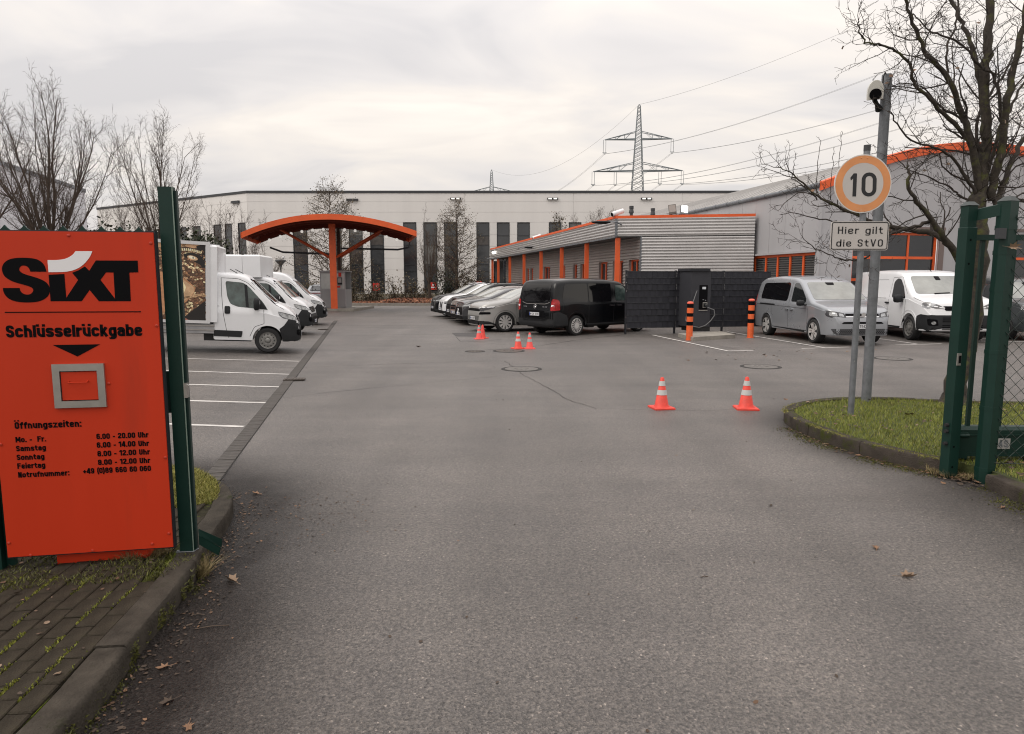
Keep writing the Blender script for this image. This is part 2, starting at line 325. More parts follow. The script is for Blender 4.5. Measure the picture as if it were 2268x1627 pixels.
def glyph(ch, t, W, X):
    a = t/2; L_, R_ = a, W-a; r = W*.5; S = []; O = lambda *p: S.append((p, False)); C = lambda *p: S.append((p, True)); w = W
    def dots(y):
        for x in (W*.5-t*.95, W*.5+t*.95): O((x, y), (x, y+t*.85))
    box = lambda h: ((L_, a), (R_, a), (R_, h-a), (L_, h-a)); 
    if ch in 'oO0Ö': h = X if ch == 'o' else 1; C(*box(h)); 
    elif ch in 'cC': h = X if ch == 'c' else 1; O((R_, .64*h), (R_, h-a), (L_, h-a), (L_, a), (R_, a), (R_, .36*h))
    elif ch == 'e': O((L_, .5*X), (R_, .5*X), (R_, X-a), (L_, X-a), (L_, a), (R_, a), (R_, .30*X))
    elif ch in 'sS': h = X if ch == 's' else 1; O((R_, .68*h), (R_, h-a), (L_, h-a), (L_, .54*h), (R_, .46*h), (R_, a), (L_, a), (L_, .32*h))
    elif ch == 'n': O((L_, 0), (L_, X)); O((L_, X-a), (R_, X-a), (R_, 0))
    elif ch == 'm': w = W*1.6; m = w/2; O((L_, 0), (L_, X)); O((L_, X-a), (m, X-a), (m, 0)); O((m, X-a), (w-a, X-a), (w-a, 0))
    elif ch == 'h': O((L_, 0), (L_, 1)); O((L_, X-a), (R_, X-a), (R_, 0))
    elif ch == 'r': w = W*.74; O((L_, 0), (L_, X)); O((L_, X*.62), (L_+t*.3, X-a*1.1), (w, X-a*1.1))
    elif ch in 'uü': O((L_, X), (L_, a), (R_, a)); O((R_, 0), (R_, X)); 
    elif ch == 'l': w = t; O((a, 0), (a, 1))
    elif ch == 'i': w = t; O((a, 0), (a, X)); O((a, X+.10), (a, X+.10+t*.85 if t > .15 else X+.10+t))
    elif ch == 'k': O((L_, 0), (L_, 1)); O((L_, .33*X), (R_, X)); O((L_+.32*(R_-L_), .55*X), (R_+.02, 0))
    elif ch == 'g': C(*box(X)); O((R_, X), (R_, -.24+a), (L_, -.24+a), (L_, -.09))
    elif ch == 'a': O((L_, .66*X), (L_, X-a), (R_, X-a), (R_, 0)); O((R_, .58*X), (L_, .52*X), (L_, a), (R_, a))
    elif ch == 'b': O((L_, 0), (L_, 1)); C(*box(X))
    elif ch == 'd': O((R_, 0), (R_, 1)); C(*box(X))
    elif ch == 't': w = W*.8; m = w*.42; O((m, .95), (m, a), (w, a)); O((0, X-a), (w, X-a))
    elif ch == 'f': w = W*.74; m = w*.45; O((m, 0), (m, 1-a), (w, 1-a)); O((0, X-a), (w, X-a))
    elif ch == 'z': r = 0; O((0, X-a), (R_, X-a), (L_, a), (W, a))
    elif ch == 'M': w = W*1.35; r = 0; O((L_, 0), (L_, 1)); O((w-a, 0), (w-a, 1)); O((L_, 1), (w/2, .28)); O((w-a, 1), (w/2, .28))
    elif ch == 'N': r = 0; O((L_, 0), (L_, 1)); O((R_, 0), (R_, 1)); O((L_, 1), (R_, 0))
    elif ch == 'F': O((L_, 0), (L_, 1)); O((L_, 1-a), (W, 1-a)); O((L_, .52), (W*.9, .52))
    elif ch == 'E': O((L_, 0), (L_, 1)); O((L_, 1-a), (W, 1-a)); O((L_, .52), (W*.9, .52)); O((L_, a), (W, a))
    elif ch == 'H': O((L_, 0), (L_, 1)); O((R_, 0), (R_, 1)); O((L_, .52), (R_, .52))
    elif ch == 'U': O((L_, 1), (L_, a), (R_, a), (R_, 1))
    elif ch == 'V': w = W*1.12; r = 0; O((a, 1), (w/2, a*.3)); O((w-a, 1), (w/2, a*.3))
    elif ch == 'T': O((W/2, 0), (W/2, 1)); O((0, 1-a), (W, 1-a))
    elif ch == 'X': r = 0; O((L_, 0), (R_, 1)); O((L_, 1), (R_, 0))
    elif ch == 'K': r = 0; O((L_, 0), (L_, 1)); O((L_, .4), (R_, 1)); O((L_+.2*W, .55), (R_, 0))
    elif ch == 'L': O((L_, 1), (L_, 0)); O((L_, a), (W, a))
    elif ch == 'P': O((L_, 0), (L_, 1)); O((L_, 1-a), (R_, 1-a), (R_, .45), (L_, .45))
    elif ch == 'R': O((L_, 0), (L_, 1)); O((L_, 1-a), (R_, 1-a), (R_, .5), (L_, .5)); O((W*.5, .5), (R_, 0))
    elif ch == 'B': O((L_, 0), (L_, 1)); C((L_, a), (R_, a), (R_, .5), (L_, .5)); C((L_, .5), (R_, .5), (R_, 1-a), (L_, 1-a))
    elif ch == 'A': r = 0; O((a, 0), (W/2, 1)); O((W-a, 0), (W/2, 1)); O((W*.2, .3), (W*.8, .3))
    elif ch == 'Y': r = 0; O((L_, 1), (W/2, .45)); O((R_, 1), (W/2, .45), (W/2, 0))
    elif ch == 'Z': r = 0; O((0, 1-a), (R_, 1-a), (L_, a), (W, a))
    elif ch == 'G': O((R_, .68), (R_, 1-a), (L_, 1-a), (L_, a), (R_, a), (R_, .48), (W*.55, .48))
    elif ch == 'I': w = t; O((a, 0), (a, 1))
    elif ch == 'D': O((L_, 0), (L_, 1)); O((L_, 1-a), (R_, 1-a), (R_, a), (L_, a))
    elif ch == '1': w = W*.72; r = 0; O((w-a, 0), (w-a, 1)); O((w-a, .92), (0, .74))
    elif ch == '2': O((L_, .68), (L_, 1-a), (R_, 1-a), (R_, .58), (L_, .22), (L_, a), (W, a))
    elif ch == '3': O((L_, .75), (L_, 1-a), (R_, 1-a), (R_, .52), (W*.4, .52)); O((W*.4, .52), (R_, .52), (R_, a), (L_, a), (L_, .28))
    elif ch == '4': r = 0; O((W*.72, 0), (W*.72, 1)); O((W*.66, 1), (L_*.6, .3)); O((0, .27), (W, .27))
    elif ch == '5': O((R_, 1-a), (L_, 1-a), (L_, .56), (R_, .6), (R_, a), (L_, a), (L_, .28))
    elif ch == '6': O((R_, .72), (R_, 1-a), (L_, 1-a), (L_, .5)); C((L_, a), (R_, a), (R_, .58), (L_, .58))
    elif ch == '7': r = 0; O((0, 1-a), (R_, 1-a), (W*.35, 0))
    elif ch == '8': C((L_, a), (R_, a), (R_, .53), (L_, .53)); C((L_, .53), (R_, .53), (R_, 1-a), (L_, 1-a))
    elif ch == '9': O((L_, .28), (L_, a), (R_, a), (R_, .5)); C((L_, .42), (R_, .42), (R_, 1-a), (L_, 1-a))
    elif ch == '.': w = t; O((a, 0), (a, t))
    elif ch == ':': w = t; O((a, 0), (a, t)); O((a, X-t), (a, X))
    elif ch == '-': w = W*.62; O((0, .38), (w, .38))
    elif ch == '+': w = W*.95; O((0, .4), (w, .4)); O((w/2, .12), (w/2, .68))
    elif ch == '(': w = W*.45; O((w, 1.08), (a, .8), (a, .1), (w, -.18))
    elif ch == ')': w = W*.45; O((0, 1.08), (w-a, .8), (w-a, .1), (0, -.18))
    elif ch == ' ': w = W*.55
    if ch == 'ü': dots(X+.09)
    if ch == 'Ö': dots(1.08)
    return S, w, r
def letter(s, x0, x1, zb, h, t=.19, W=.50, X=.76, sp=.085):
    mb = MB(); x = 0
    for ch in s:
        S, w, r = glyph(ch, t, W, X); n0 = len(mb.v)
        for pts, closed in S:
            P = rpath(pts, max(r, 0), closed) if r > 0 else [Vector(p) for p in pts]; ribbon(P, t, closed, mb)
        for i in range(n0, len(mb.v)): v = mb.v[i]; mb.v[i] = (v[0]+x, v[1], v[2])
        x += w + sp
    x -= sp; k = (x1-x0)/x
    mb.v = [(x0 + v[0]*k, 0, zb + v[2]*h) for v in mb.v]
    return mb
# ================================================================== GROUND
def pip(poly, X, Y):
    ins = np.zeros(X.shape, bool); n = len(poly)
    for i in range(n):
        x1, y1 = poly[i]; x2, y2 = poly[(i+1) % n]
        c = ((y1 > Y) != (y2 > Y)) & (X < (x2-x1)*(Y-y1)/((y2-y1) + 1e-12) + x1); ins ^= c
    return ins
KL = [(-1.72,-3),(-1.72,1.2),(-1.72,2.46),(-1.784,2.9),(-1.88,3.79),(-2.03,4.47),(-2.11,4.98),(-2.26,5.39),(-2.5,5.73),(-2.85,5.98),(-3.6,6.2),(-5,6.45),(-8,6.8)]
KR2 = [(4.17,-3),(4.17,2),(4.18,4.4),(4.18,5.3),(4.17,5.86)]
KR = [(4.10,6.24),(3.95,6.42),(3.76,6.78),(3.60,7.14),(3.50,7.76),(3.46,8.35),(3.55,8.85),(3.80,9.22),(4.2,9.6),(4.75,9.84),(5.4,9.86),(6.1,9.66),(7.0,9.45),(9,9.3),(14,9.2)]
def seg_dist(path, X, Y):
    d = np.full(X.shape, 1e9)
    for (x1, y1), (x2, y2) in zip(path[:-1], path[1:]):
        dx, dy = x2-x1, y2-y1; t = np.clip(((X-x1)*dx + (Y-y1)*dy)/(dx*dx+dy*dy), 0, 1)
        d = np.minimum(d, np.hypot(X-x1-t*dx, Y-y1-t*dy))
    return d
xs = np.unique(np.round(np.concatenate([np.arange(-90, -14, 4.), np.arange(-14, 9, .22), np.arange(9, 90, 4.)]), 3))
ys = np.unique(np.round(np.concatenate([np.arange(-30, -1, 4.), np.arange(-1, 13, .22), np.arange(13, 60, 1.), np.arange(60, 130, 5.)]), 3))
XX, YY = np.meshgrid(xs, ys)
ZZ = np.vectorize(gz)(XX, YY)
nx, ny = len(xs), len(ys)
vs_ = np.stack([XX.ravel(), YY.ravel(), ZZ.ravel()], 1)
ii = np.arange((ny-1)*(nx-1)); r_, c_ = ii//(nx-1), ii % (nx-1); a_ = r_*nx + c_
me = bpy.data.meshes.new('asphalt_yard'); me.from_pydata(vs_.tolist(), [], np.stack([a_, a_+1, a_+nx+1, a_+nx], 1).tolist()); me.materials.append(MATS['asphalt'])
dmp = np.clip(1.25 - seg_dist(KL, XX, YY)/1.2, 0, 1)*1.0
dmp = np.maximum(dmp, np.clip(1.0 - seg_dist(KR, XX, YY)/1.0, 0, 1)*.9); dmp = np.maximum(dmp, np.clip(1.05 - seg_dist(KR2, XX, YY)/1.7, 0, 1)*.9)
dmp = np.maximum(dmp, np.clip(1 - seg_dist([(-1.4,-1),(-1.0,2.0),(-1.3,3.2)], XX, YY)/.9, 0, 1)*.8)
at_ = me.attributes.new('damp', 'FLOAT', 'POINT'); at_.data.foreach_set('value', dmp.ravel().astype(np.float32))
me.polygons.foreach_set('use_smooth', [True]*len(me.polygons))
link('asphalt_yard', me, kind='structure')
struct('ground', MB().add([(-1500,-400,-.05),(1500,-400,-.05),(1500,2500,-.05),(-1500,2500,-.05)], [(0,1,2,3)]), M_soil)

def offset_path(path, d):
    out_ = []
    for i, p in enumerate(path):
        a = Vector(path[max(0, i-1)]); b = Vector(path[min(len(path)-1, i+1)]); t = (b-a).normalized(); out_.append((p[0] - t.y*d, p[1] + t.x*d))
    return out_
def resample(path, step):
    P = [Vector(p) for p in path]; L_ = [0]
    for a, b in zip(P[:-1], P[1:]): L_.append(L_[-1] + (b-a).length)
    n = max(1, int(round(L_[-1]/step))); out_ = []
    for i in range(n+1):
        s_ = L_[-1]*i/n; k = max(j for j in range(len(L_)) if L_[j] <= s_ + 1e-9); k = min(k, len(P)-2)
        out_.append(P[k].lerp(P[k+1], (s_-L_[k])/(L_[k+1]-L_[k])))
    return out_
def smooth_path(path, it=2):
    P = [Vector(p) for p in path]
    for _ in range(it):
        Q = [P[0]]
        for a, b in zip(P[:-1], P[1:]): Q += [a.lerp(b, .25), a.lerp(b, .75)]
        P = Q + [P[-1]]
    return [tuple(p) for p in P]
def kerb(name, path, side, ztop, wdt, stone, m, z0=-.06, base=None):
    root = bpy.data.objects.new(name, None); COL.objects.link(root); root['kind'] = 'structure'
    pts = resample(smooth_path(path), .1); per = max(2, int(stone/.1)); i = 0; rnd = random.Random(3)
    while i < len(pts)-1:
        j = min(i + per, len(pts)-1); seg = pts[i:j+1]
        if len(seg) >= 2:
            b = MB(); n = len(seg); jit = rnd.uniform(-.006, .006); zj = rnd.uniform(-.007, .005)
            prof = [(0, z0), (0, ztop-.05), (.002, ztop-.016), (.008, ztop-.005), (.020, ztop), (wdt-.012, ztop), (wdt, ztop-.012), (wdt, z0)]
            rings = []
            for q in range(n):
                t = (seg[min(q+1, n-1)] - seg[max(q-1, 0)]).normalized(); nr = Vector((-t.y, t.x))*side
                p = seg[q] + t*(.006 if q == 0 else (-.006 if q == n-1 else 0)) + nr*jit
                rings.append([(p.x + nr.x*a, p.y + nr.y*a, z + zj + (0 if z < ztop-.06 else rnd.uniform(-.0025, .0025))) for a, z in prof])
            k = len(prof); b.add([v for r in rings for v in r], [(q*k+c, q*k+(c+1) % k, (q+1)*k+(c+1) % k, (q+1)*k+c) for q in range(n-1) for c in range(k)] + [tuple(range(k)), tuple(range((n-1)*k, n*k))[::-1]])
            b.build('kerb_stone', m, root, smooth=35)
        i = j
    return root
kerb('kerb_by_pavement', KL, 1, .12, .15, 1.0, M_kerb)
kerb('kerb_round_lawn', KR, -1, .14, .13, .9, M_kerb2)
kerb('kerb_by_fence', KR2, -1, .13, .13, 1.0, M_kerb2)

# pavement of block pavers
inner = offset_path(smooth_path(KL), .155)
pv = MB(); pv.prism([(x, y) for x, y in inner] + [(-8, -3)], -.04, .103)
pav = struct('pavement', pv, M_bed)
rnd = random.Random(5); pm = []
for k in range(6):
    b = MB(); b.bbox(-.0965, .0965, -.0472, .0472, -.03, 0, .004 + .0005*k); pm.append(b.mesh('paver', M_paver))
inp = [(x, y) for x, y in inner] + [(-8, -3)]
cnt = 0; cand = []
hd = math.atan2(4.3-2.4, -.25)     # rows run along the kerb
ax_ = Vector((-.10, 1)).normalized(); pr = Vector((-ax_.y, ax_.x))
for i in range(-2, 40):
    for j in range(-16, 24):
        s_ = j*.2 + (.1 if i % 2 else 0); q = Vector((-1.93, 3)) + pr*(i*.1 + .06) + ax_*s_
        if q.y > 5.35 or q.y < 1.7: continue
        d_ = q - Vector((0, 0)); 
        if q.x < -2.1 and q.y > 0 and abs(q.x)/q.y > .92: continue
        if pip(inp, np.array([q.x + .02]), np.array([q.y]))[0] and pip(inp, np.array([q.x + .02]), np.array([q.y+.08]))[0]: cand.append(q)
gl = [G(px, py, .12) for px, py in [(300,1040),(400,1030),(440,1040),(478,1062),(488,1085),(478,1106),(440,1120),(380,1124),(300,1122)]]
gl = [(p.x, p.y) for p in gl]
cand = [q for q in cand if not pip(gl, np.array([q.x]), np.array([q.y]))[0]]
cand.sort(key=lambda q: q.length)
for q in cand[:300]:
    o = link('paver', pm[rnd.randrange(6)], pav, loc=(q.x, q.y, .12 + rnd.uniform(-.004, .002)), rotz=math.atan2(ax_.y, ax_.x) + rnd.uniform(-.012, .012))
    o.rotation_euler[0] = rnd.uniform(-.012, .012)
rest = MB()
for q in cand[300:]:
    o0 = len(rest.v); rest.bbox(-.0935, .0935, -.0445, .0445, -.03, 0, .005); rest.xf(Matrix.Translation((q.x, q.y, .12 + rnd.uniform(-.003, .002)))@Matrix.Rotation(math.atan2(ax_.y, ax_.x), 4, 'Z'), o0)
if rest.v: rest.build('pavers_further', M_paver, pav, kind='stuff')

# gutter of dark setts
gut = bpy.data.objects.new('gutter', None); COL.objects.link(gut); gut['kind'] = 'structure'
gb = MB(); perp = Vector((GD.y, -GD.x))
def gq(s_, off, z): q = GA + GD*s_ + perp*off; return (q.x, q.y, z)
gb.add([gq(-2.4, -.09, .004), gq(-2.4, .09, .004), gq(24.5, .09, .004), gq(24.5, -.09, .004)], [(0,1,2,3)]); gb.build('joint_bed', M_crack, gut)
sm = []
for k in range(4):
    b = MB(); b.bbox(-.084, .084, -.056, .056, .0, .008, .003); sm.append(b.mesh('gutter_stone', M_sett))
s_ = -2.35; ncnt = 0; far = MB()
while s_ < 24.4:
    q = GA + GD*s_; ang = math.atan2(-GD.x, GD.y) 
    if ncnt < 215: link('gutter_stone', sm[rnd.randrange(4)], gut, loc=(q.x, q.y, .003 + rnd.uniform(-.001, .003)), rotz=ang + rnd.uniform(-.02, .02))
    ncnt += 1; s_ += .125
# gutter grates
for px, py in ((652, 843), (716, 731)):
    p = G(px, py); b = MB(); b.box(-.19, .19, -.11, .11, 0, .02)
    for k in range(6): b.box(-.15 + k*.055, -.12 + k*.055, -.085, .085, .021, .028)
    o = b.build('drain_grate', M_iron, loc=(p.x, p.y, .012), rotz=.2); tag(o, 'small iron drain grate set in the %s part of the dark gutter strip' % ('near' if py > 800 else 'far'), 'drain grate', 'drain grates in the gutter')

# lawn
lawn_poly = offset_path(smooth_path(KR), -.12) 
lawn_poly = [(4.3, -3), (14, -3), (14, 9.0)] + lawn_poly[::-1] + [(4.31, 6.1), (4.31, 5.0)]
lw = MB(); lw.prism(lawn_poly, -.04, .118); struct('lawn_ground', lw, M_lawn)
def mats_grass(tag_, cols): return [mat('%s_%d' % (tag_, i), c, .7, var=.2, vscale=3) for i, c in enumerate(cols)]
GRN = mats_grass('grass', [(.175,.205,.030), (.225,.245,.040), (.12,.15,.025), (.28,.26,.075)])
YEL = mats_grass('dry_grass', [(.25,.235,.045), (.19,.19,.035), (.30,.26,.08), (.15,.155,.03)])
STRAW = mats_grass('straw', [(.22,.17,.08), (.15,.11,.05), (.28,.22,.11), (.09,.09,.03)])
MOSS = mats_grass('moss', [(.060,.062,.010), (.085,.088,.011), (.045,.042,.012), (.12,.12,.018)])
def blades(name, X, Y, Z, hmin, hmax, wd, mats, lean=.5, seed=1, wts=(.35,.3,.2,.15)):
    rg = np.random.default_rng(seed); n = len(X)
    a = rg.uniform(0, 2*np.pi, n); h = rg.uniform(hmin, hmax, n)*rg.uniform(.6, 1.1, n); la = rg.uniform(0, 2*np.pi, n); le = rg.uniform(.05, lean, n)*h
    dx, dy = np.cos(a)*wd/2, np.sin(a)*wd/2; mxx, myy = np.cos(la)*le*.35, np.sin(la)*le*.35; tx, ty = np.cos(la)*le, np.sin(la)*le
    V = np.empty((n, 5, 3))
    V[:,0] = np.stack([X-dx, Y-dy, Z], 1); V[:,1] = np.stack([X+dx, Y+dy, Z], 1)
    V[:,2] = np.stack([X+dx*.8+mxx, Y+dy*.8+myy, Z+h*.55], 1); V[:,3] = np.stack([X-dx*.8+mxx, Y-dy*.8+myy, Z+h*.55], 1); V[:,4] = np.stack([X+tx, Y+ty, Z+h], 1)
    i0 = np.arange(n)*5; me = bpy.data.meshes.new(name)
    me.vertices.add(n*5); me.vertices.foreach_set('co', V.reshape(-1))
    lv = np.stack([i0, i0+1, i0+2, i0+3, i0+3, i0+2, i0+4], 1).reshape(-1)
    me.loops.add(n*7); me.loops.foreach_set('vertex_index', lv.astype(np.int32))
    me.polygons.add(n*2); ls = np.stack([np.arange(n)*7, np.arange(n)*7+4], 1).reshape(-1); me.polygons.foreach_set('loop_start', ls.astype(np.int32))
    mi = np.repeat(rg.choice(4, n, p=wts), 2); me.polygons.foreach_set('material_index', mi.astype(np.int32))
    for m in mats: me.materials.append(m)
    me.update(calc_edges=True); me.validate()
    return me
def scatter(poly, n, seed=1, clump=0):
    rg = np.random.default_rng(seed); P = np.array(poly); lo, hi = P.min(0), P.max(0)
    X = rg.uniform(lo[0], hi[0], n*3); Y = rg.uniform(lo[1], hi[1], n*3)
    if clump:
        f = np.sin(X*7+np.sin(Y*5)*2)*np.sin(Y*6.3+np.cos(X*4)*2); k = rg.uniform(-1, 1, n*3) < f + clump; X, Y = X[k], Y[k]
    k = pip(poly, X, Y); return X[k][:n], Y[k][:n]
near_lawn = [p for p in [(4.33, 3.2), (6.5, 3.2), (9.5, 7), (9.5, 9.15)] + offset_path(smooth_path(KR), -.07)[::-1] + [(4.34, 6.1)] if p[0] < 9.6]
X, Y = scatter(near_lawn, 85000, 2)
me = blades('grass', X, Y, np.full(X.shape, .112), .03, .062, .006, GRN, .9, 3); link('grass', me, kind='stuff')
X, Y = scatter(near_lawn, 2500, 12); 
me = blades('grass_tall', X, Y, np.full(X.shape, .112), .06, .11, .005, GRN, .8, 4, (.4,.35,.1,.15)); link('grass_tall', me, kind='stuff')
X, Y = scatter(gl, 16000, 4); me = blades('yellow_grass', X, Y, np.full(X.shape, .108), .015, .05, .005, YEL, 1.2, 5); link('yellow_grass', me, kind='stuff')
# moss at kerb feet, moss tufts in pavement joints
def along(path, n, spread, seed, off=0, y0=-9, y1=99, dens=None):
    rg = np.random.default_rng(seed); pts = resample(path, .05); k = rg.integers(0, len(pts)-1, n)
    A = np.array([tuple(p) for p in pts]); d = A[k+1]-A[k]; d /= np.linalg.norm(d, axis=1)[:, None]
    o = off + np.abs(rg.normal(0, spread, n)); P = A[k] + d*rg.uniform(0, .05, n)[:, None] + np.stack([-d[:,1], d[:,0]], 1)*o[:, None]
    f = np.sin(P[:,1]*5.1) + .6*np.sin(P[:,1]*13 + 1) + rg.normal(0, .5, n); q = (P[:,1] > y0) & (P[:,1] < y1) & (f > (-.2 if dens is None else dens)); return P[q][:,0], P[q][:,1]
X, Y = along(smooth_path(KL), 9000, .025, 5, 0, 1.5, 4.6, .3); X2 = 2*np.interp(Y, [p[1] for p in KL[:7]], [p[0] for p in KL[:7]]) - X
me = blades('moss', X2 + .004, Y, np.full(X.shape, -.002), .006, .016, .009, MOSS, 1.0, 6); link('moss_left_kerb', me, kind='stuff')
X, Y = along(smooth_path(KR)[:60], 26000, .11, 7, 0.0, 6, 8.5, -.4)
me = blades('moss', X, Y, np.full(X.shape, .0), .004, .012, .010, MOSS, 1.0, 8); link('moss_right_kerb', me, kind='stuff')
X, Y = along(smooth_path(KR2), 12000, .12, 9, 0.0, 4.5, 5.9, -.4)
me = blades('moss', X, Y, np.full(X.shape, .0), .004, .012, .010, MOSS, 1.0, 8); link('moss_fence_kerb', me, kind='stuff')
X, Y = along(smooth_path(KR)[:60], 6000, .05, 17, 0.0, 6, 9.5, -.6); cxm, cym = X, Y
Xk, Yk = along([(p[0], p[1]) for p in offset_path(smooth_path(KR), -.05)], 9000, .03, 18, 0, 6, 9.5, -.2)
me = blades('moss', Xk, Yk, np.full(Xk.shape, .136), .006, .016, .010, YEL, 1.0, 8); link('moss_on_kerb', me, kind='stuff')
rg = np.random.default_rng(11); X = []; Y = []
for i in range(0, 16):
    for seg in range(22):
        if rg.random() < .42:
            s0 = rg.uniform(-1.4, 2.2); ln = rg.uniform(.08, .35); m = int(260*ln); q0 = np.array([-1.93, 3]) + np.array(pr)*(i*.1 + .01)
            t_ = s0 + rg.uniform(0, ln, m); P = q0 + np.outer(t_, np.array(ax_)) + np.outer(rg.normal(0, .007, m), np.array(pr)); X += P[:,0].tolist(); Y += P[:,1].tolist()
X, Y = np.array(X), np.array(Y); k = pip(inp, X, Y) & (Y < 3.75) & (Y > 1.9); X, Y = X[k], Y[k]
me = blades('joint_moss', X, Y, np.full(X.shape, .110), .012, .022, .010, mats_grass('bright_moss', [(.13,.14,.012), (.17,.175,.016), (.08,.085,.012), (.20,.20,.03)]), .9, 12); link('joint_moss', me, kind='stuff')
mp_ = [(-3.2, 3.5), (-2.0, 3.72), (-1.95, 4.05), (-2.4, 4.2), (-3.4, 4.1)]
X, Y = scatter(mp_, 4500, 13, -.1); me = blades('mossy_turf', X, Y, np.full(X.shape, .11), .01, .035, .007, MOSS, 1.3, 14); link('mossy_turf', me, kind='stuff')
rgm = np.random.default_rng(31); nM = 5200; Ym = rgm.uniform(1.9, 4.4, nM); Zm = np.abs(rgm.normal(.03, .03, nM)); fm_ = np.sin(Ym*17)+np.sin(Ym*41+1)+rgm.normal(0,.6,nM)+ (Ym < 2.75)*1.0; kk = (fm_ > .7) & (Zm < .1); Ym, Zm = Ym[kk], Zm[kk]
Xm = np.interp(Ym, [p[1] for p in KL[:7]], [p[0] for p in KL[:7]]) - .002
me = blades('moss', Xm, Ym, Zm, .006, .014, .010, MOSS, 2.5, 33); link('moss_on_kerb_face', me, kind='stuff')
# straw tufts at the post
def tuft(cx, cy, cz, n, r, hmin, hmax, mats, seed, name, label=None):
    rg = np.random.default_rng(seed); a = rg.uniform(0, 2*np.pi, n); q = r*np.sqrt(rg.uniform(0, 1, n))
    me = blades(name, cx + np.cos(a)*q, cy + np.sin(a)*q, np.full(n, cz), hmin, hmax, .004, mats, 1.9, seed); o = link(name, me)
    if label: tag(o, label, 'grass tuft')
    else: o['kind'] = 'stuff'
pb = G(432, 1262, .0)
tuft(pb.x+.03, pb.y-.08, .0, 700, .09, .04, .13, STRAW, 21, 'straw_tuft', 'dry straw-coloured grass tuft growing at the foot of the tall green post')
tuft(pb.x-.28, pb.y-.02, .11, 700, .14, .03, .09, STRAW, 22, 'low_grass_tuft', 'low dry grass between the orange sign foot and the tall green post')
pg = G(2135, 1064, 0)
tuft(pg.x, pg.y+.15, .02, 700, .22, .02, .07, STRAW, 24, 'gate_grass_tuft', 'dry grass and leaves between the two green gate posts')

# ---------------------------------------------------------------- painted lines, seams, patches
def strip(name, pts, wd, m, z=.004, step=.4, jit=0, root=None):
    P = resample([(p[0], p[1]) for p in pts], step); rr = random.Random(len(pts)*7 + int(pts[0][0]*31)); 
    if jit: P = [p + Vector((rr.uniform(-jit, jit), rr.uniform(-jit, jit))) for p in P]
    b = MB(); n = len(P); V = []
    for i, p in enumerate(P):
        t = (P[min(i+1, n-1)] - P[max(i-1, 0)]).normalized(); q = Vector((-t.y, t.x))*wd/2*(rr.uniform(.5, 1.5) if jit else 1)
        V += [(p.x+q.x, p.y+q.y, gz(p.x+q.x, p.y+q.y) + z), (p.x-q.x, p.y-q.y, gz(p.x-q.x, p.y-q.y) + z)]
    b.add(V, [(2*i, 2*i+1, 2*i+3, 2*i+2) for i in range(n-1)])
    o = b.build(name, m, root); 
    if root is None: o['kind'] = 'structure'
    return o
def pxs(l): return [tuple(G(*p)[:2]) for p in l]
for l in ([(150,789),(662,801)], [(200,816),(645,830)], [(230,847),(620,858)], [(260,884),(588,893)], [(300,937),(540,946)], [(345,772),(560,776)]):
    strip('parking_line', pxs(l), .085, M_line)
for l in ([(1444.5,742.9),(1612.4,778.6)], [(1610,778.4),(1668.4,777)], [(1611,735.7),(1824.4,770.9)], [(1774.9,772.8),(1880.6,769.6)], [(1925,748),(2030.5,762.9)], [(1983.7,765),(2085.4,762.3)], [(2070,738),(2190,752)], [(2140,757),(2330,757.5)]):
    strip('bay_line', pxs(l), .09, M_line, z=.005 if len(l) and l[0][0] in (1610, 1774.9, 1983.7, 2140) else .009)
strip('asphalt_crack', pxs([(1118,800),(1160,832),(1210,858),(1262,888),(1320,905)]), .012, M_crack, step=.12, jit=.02)
strip('asphalt_crack', pxs([(1320,905),(1480,911),(1640,908)]), .006, M_crack, step=.15, jit=.02)
strip('asphalt_crack', pxs([(1075,776),(1130,772),(1200,766),(1290,752),(1385,742)]), .03, M_crack, step=.3, jit=.03)
strip('asphalt_crack', pxs([(1440,748),(1500,757),(1570,764),(1640,775)]), .010, M_crack, step=.2, jit=.03)
strip('asphalt_crack', pxs([(1030,755),(1120,765)]), .012, M_crack, step=.2, jit=.02)
strip('asphalt_seam', pxs([(500,895),(640,880),(800,862),(1100,835)]), .010, M_patch, step=.4, jit=.03)
strip('asphalt_seam', pxs([(620,815),(900,806),(1100,800)]), .014, M_patch, step=.4, jit=.03)
strip('asphalt_seam', pxs([(740,745),(1000,740)]), .03, M_patch, step=.6, jit=.03)
p4 = pxs([(1000,738),(1062,738),(1066,746),(1010,746)])
b = MB(); b.add([(x, y, .004) for x, y in p4], [(0,1,2,3)]); struct('asphalt_patch', b, M_patch)
strip('asphalt_crack', pxs([(1010,748),(1022,758),(1070,757),(1112,752)]), .02, M_crack, step=.3, jit=.02)
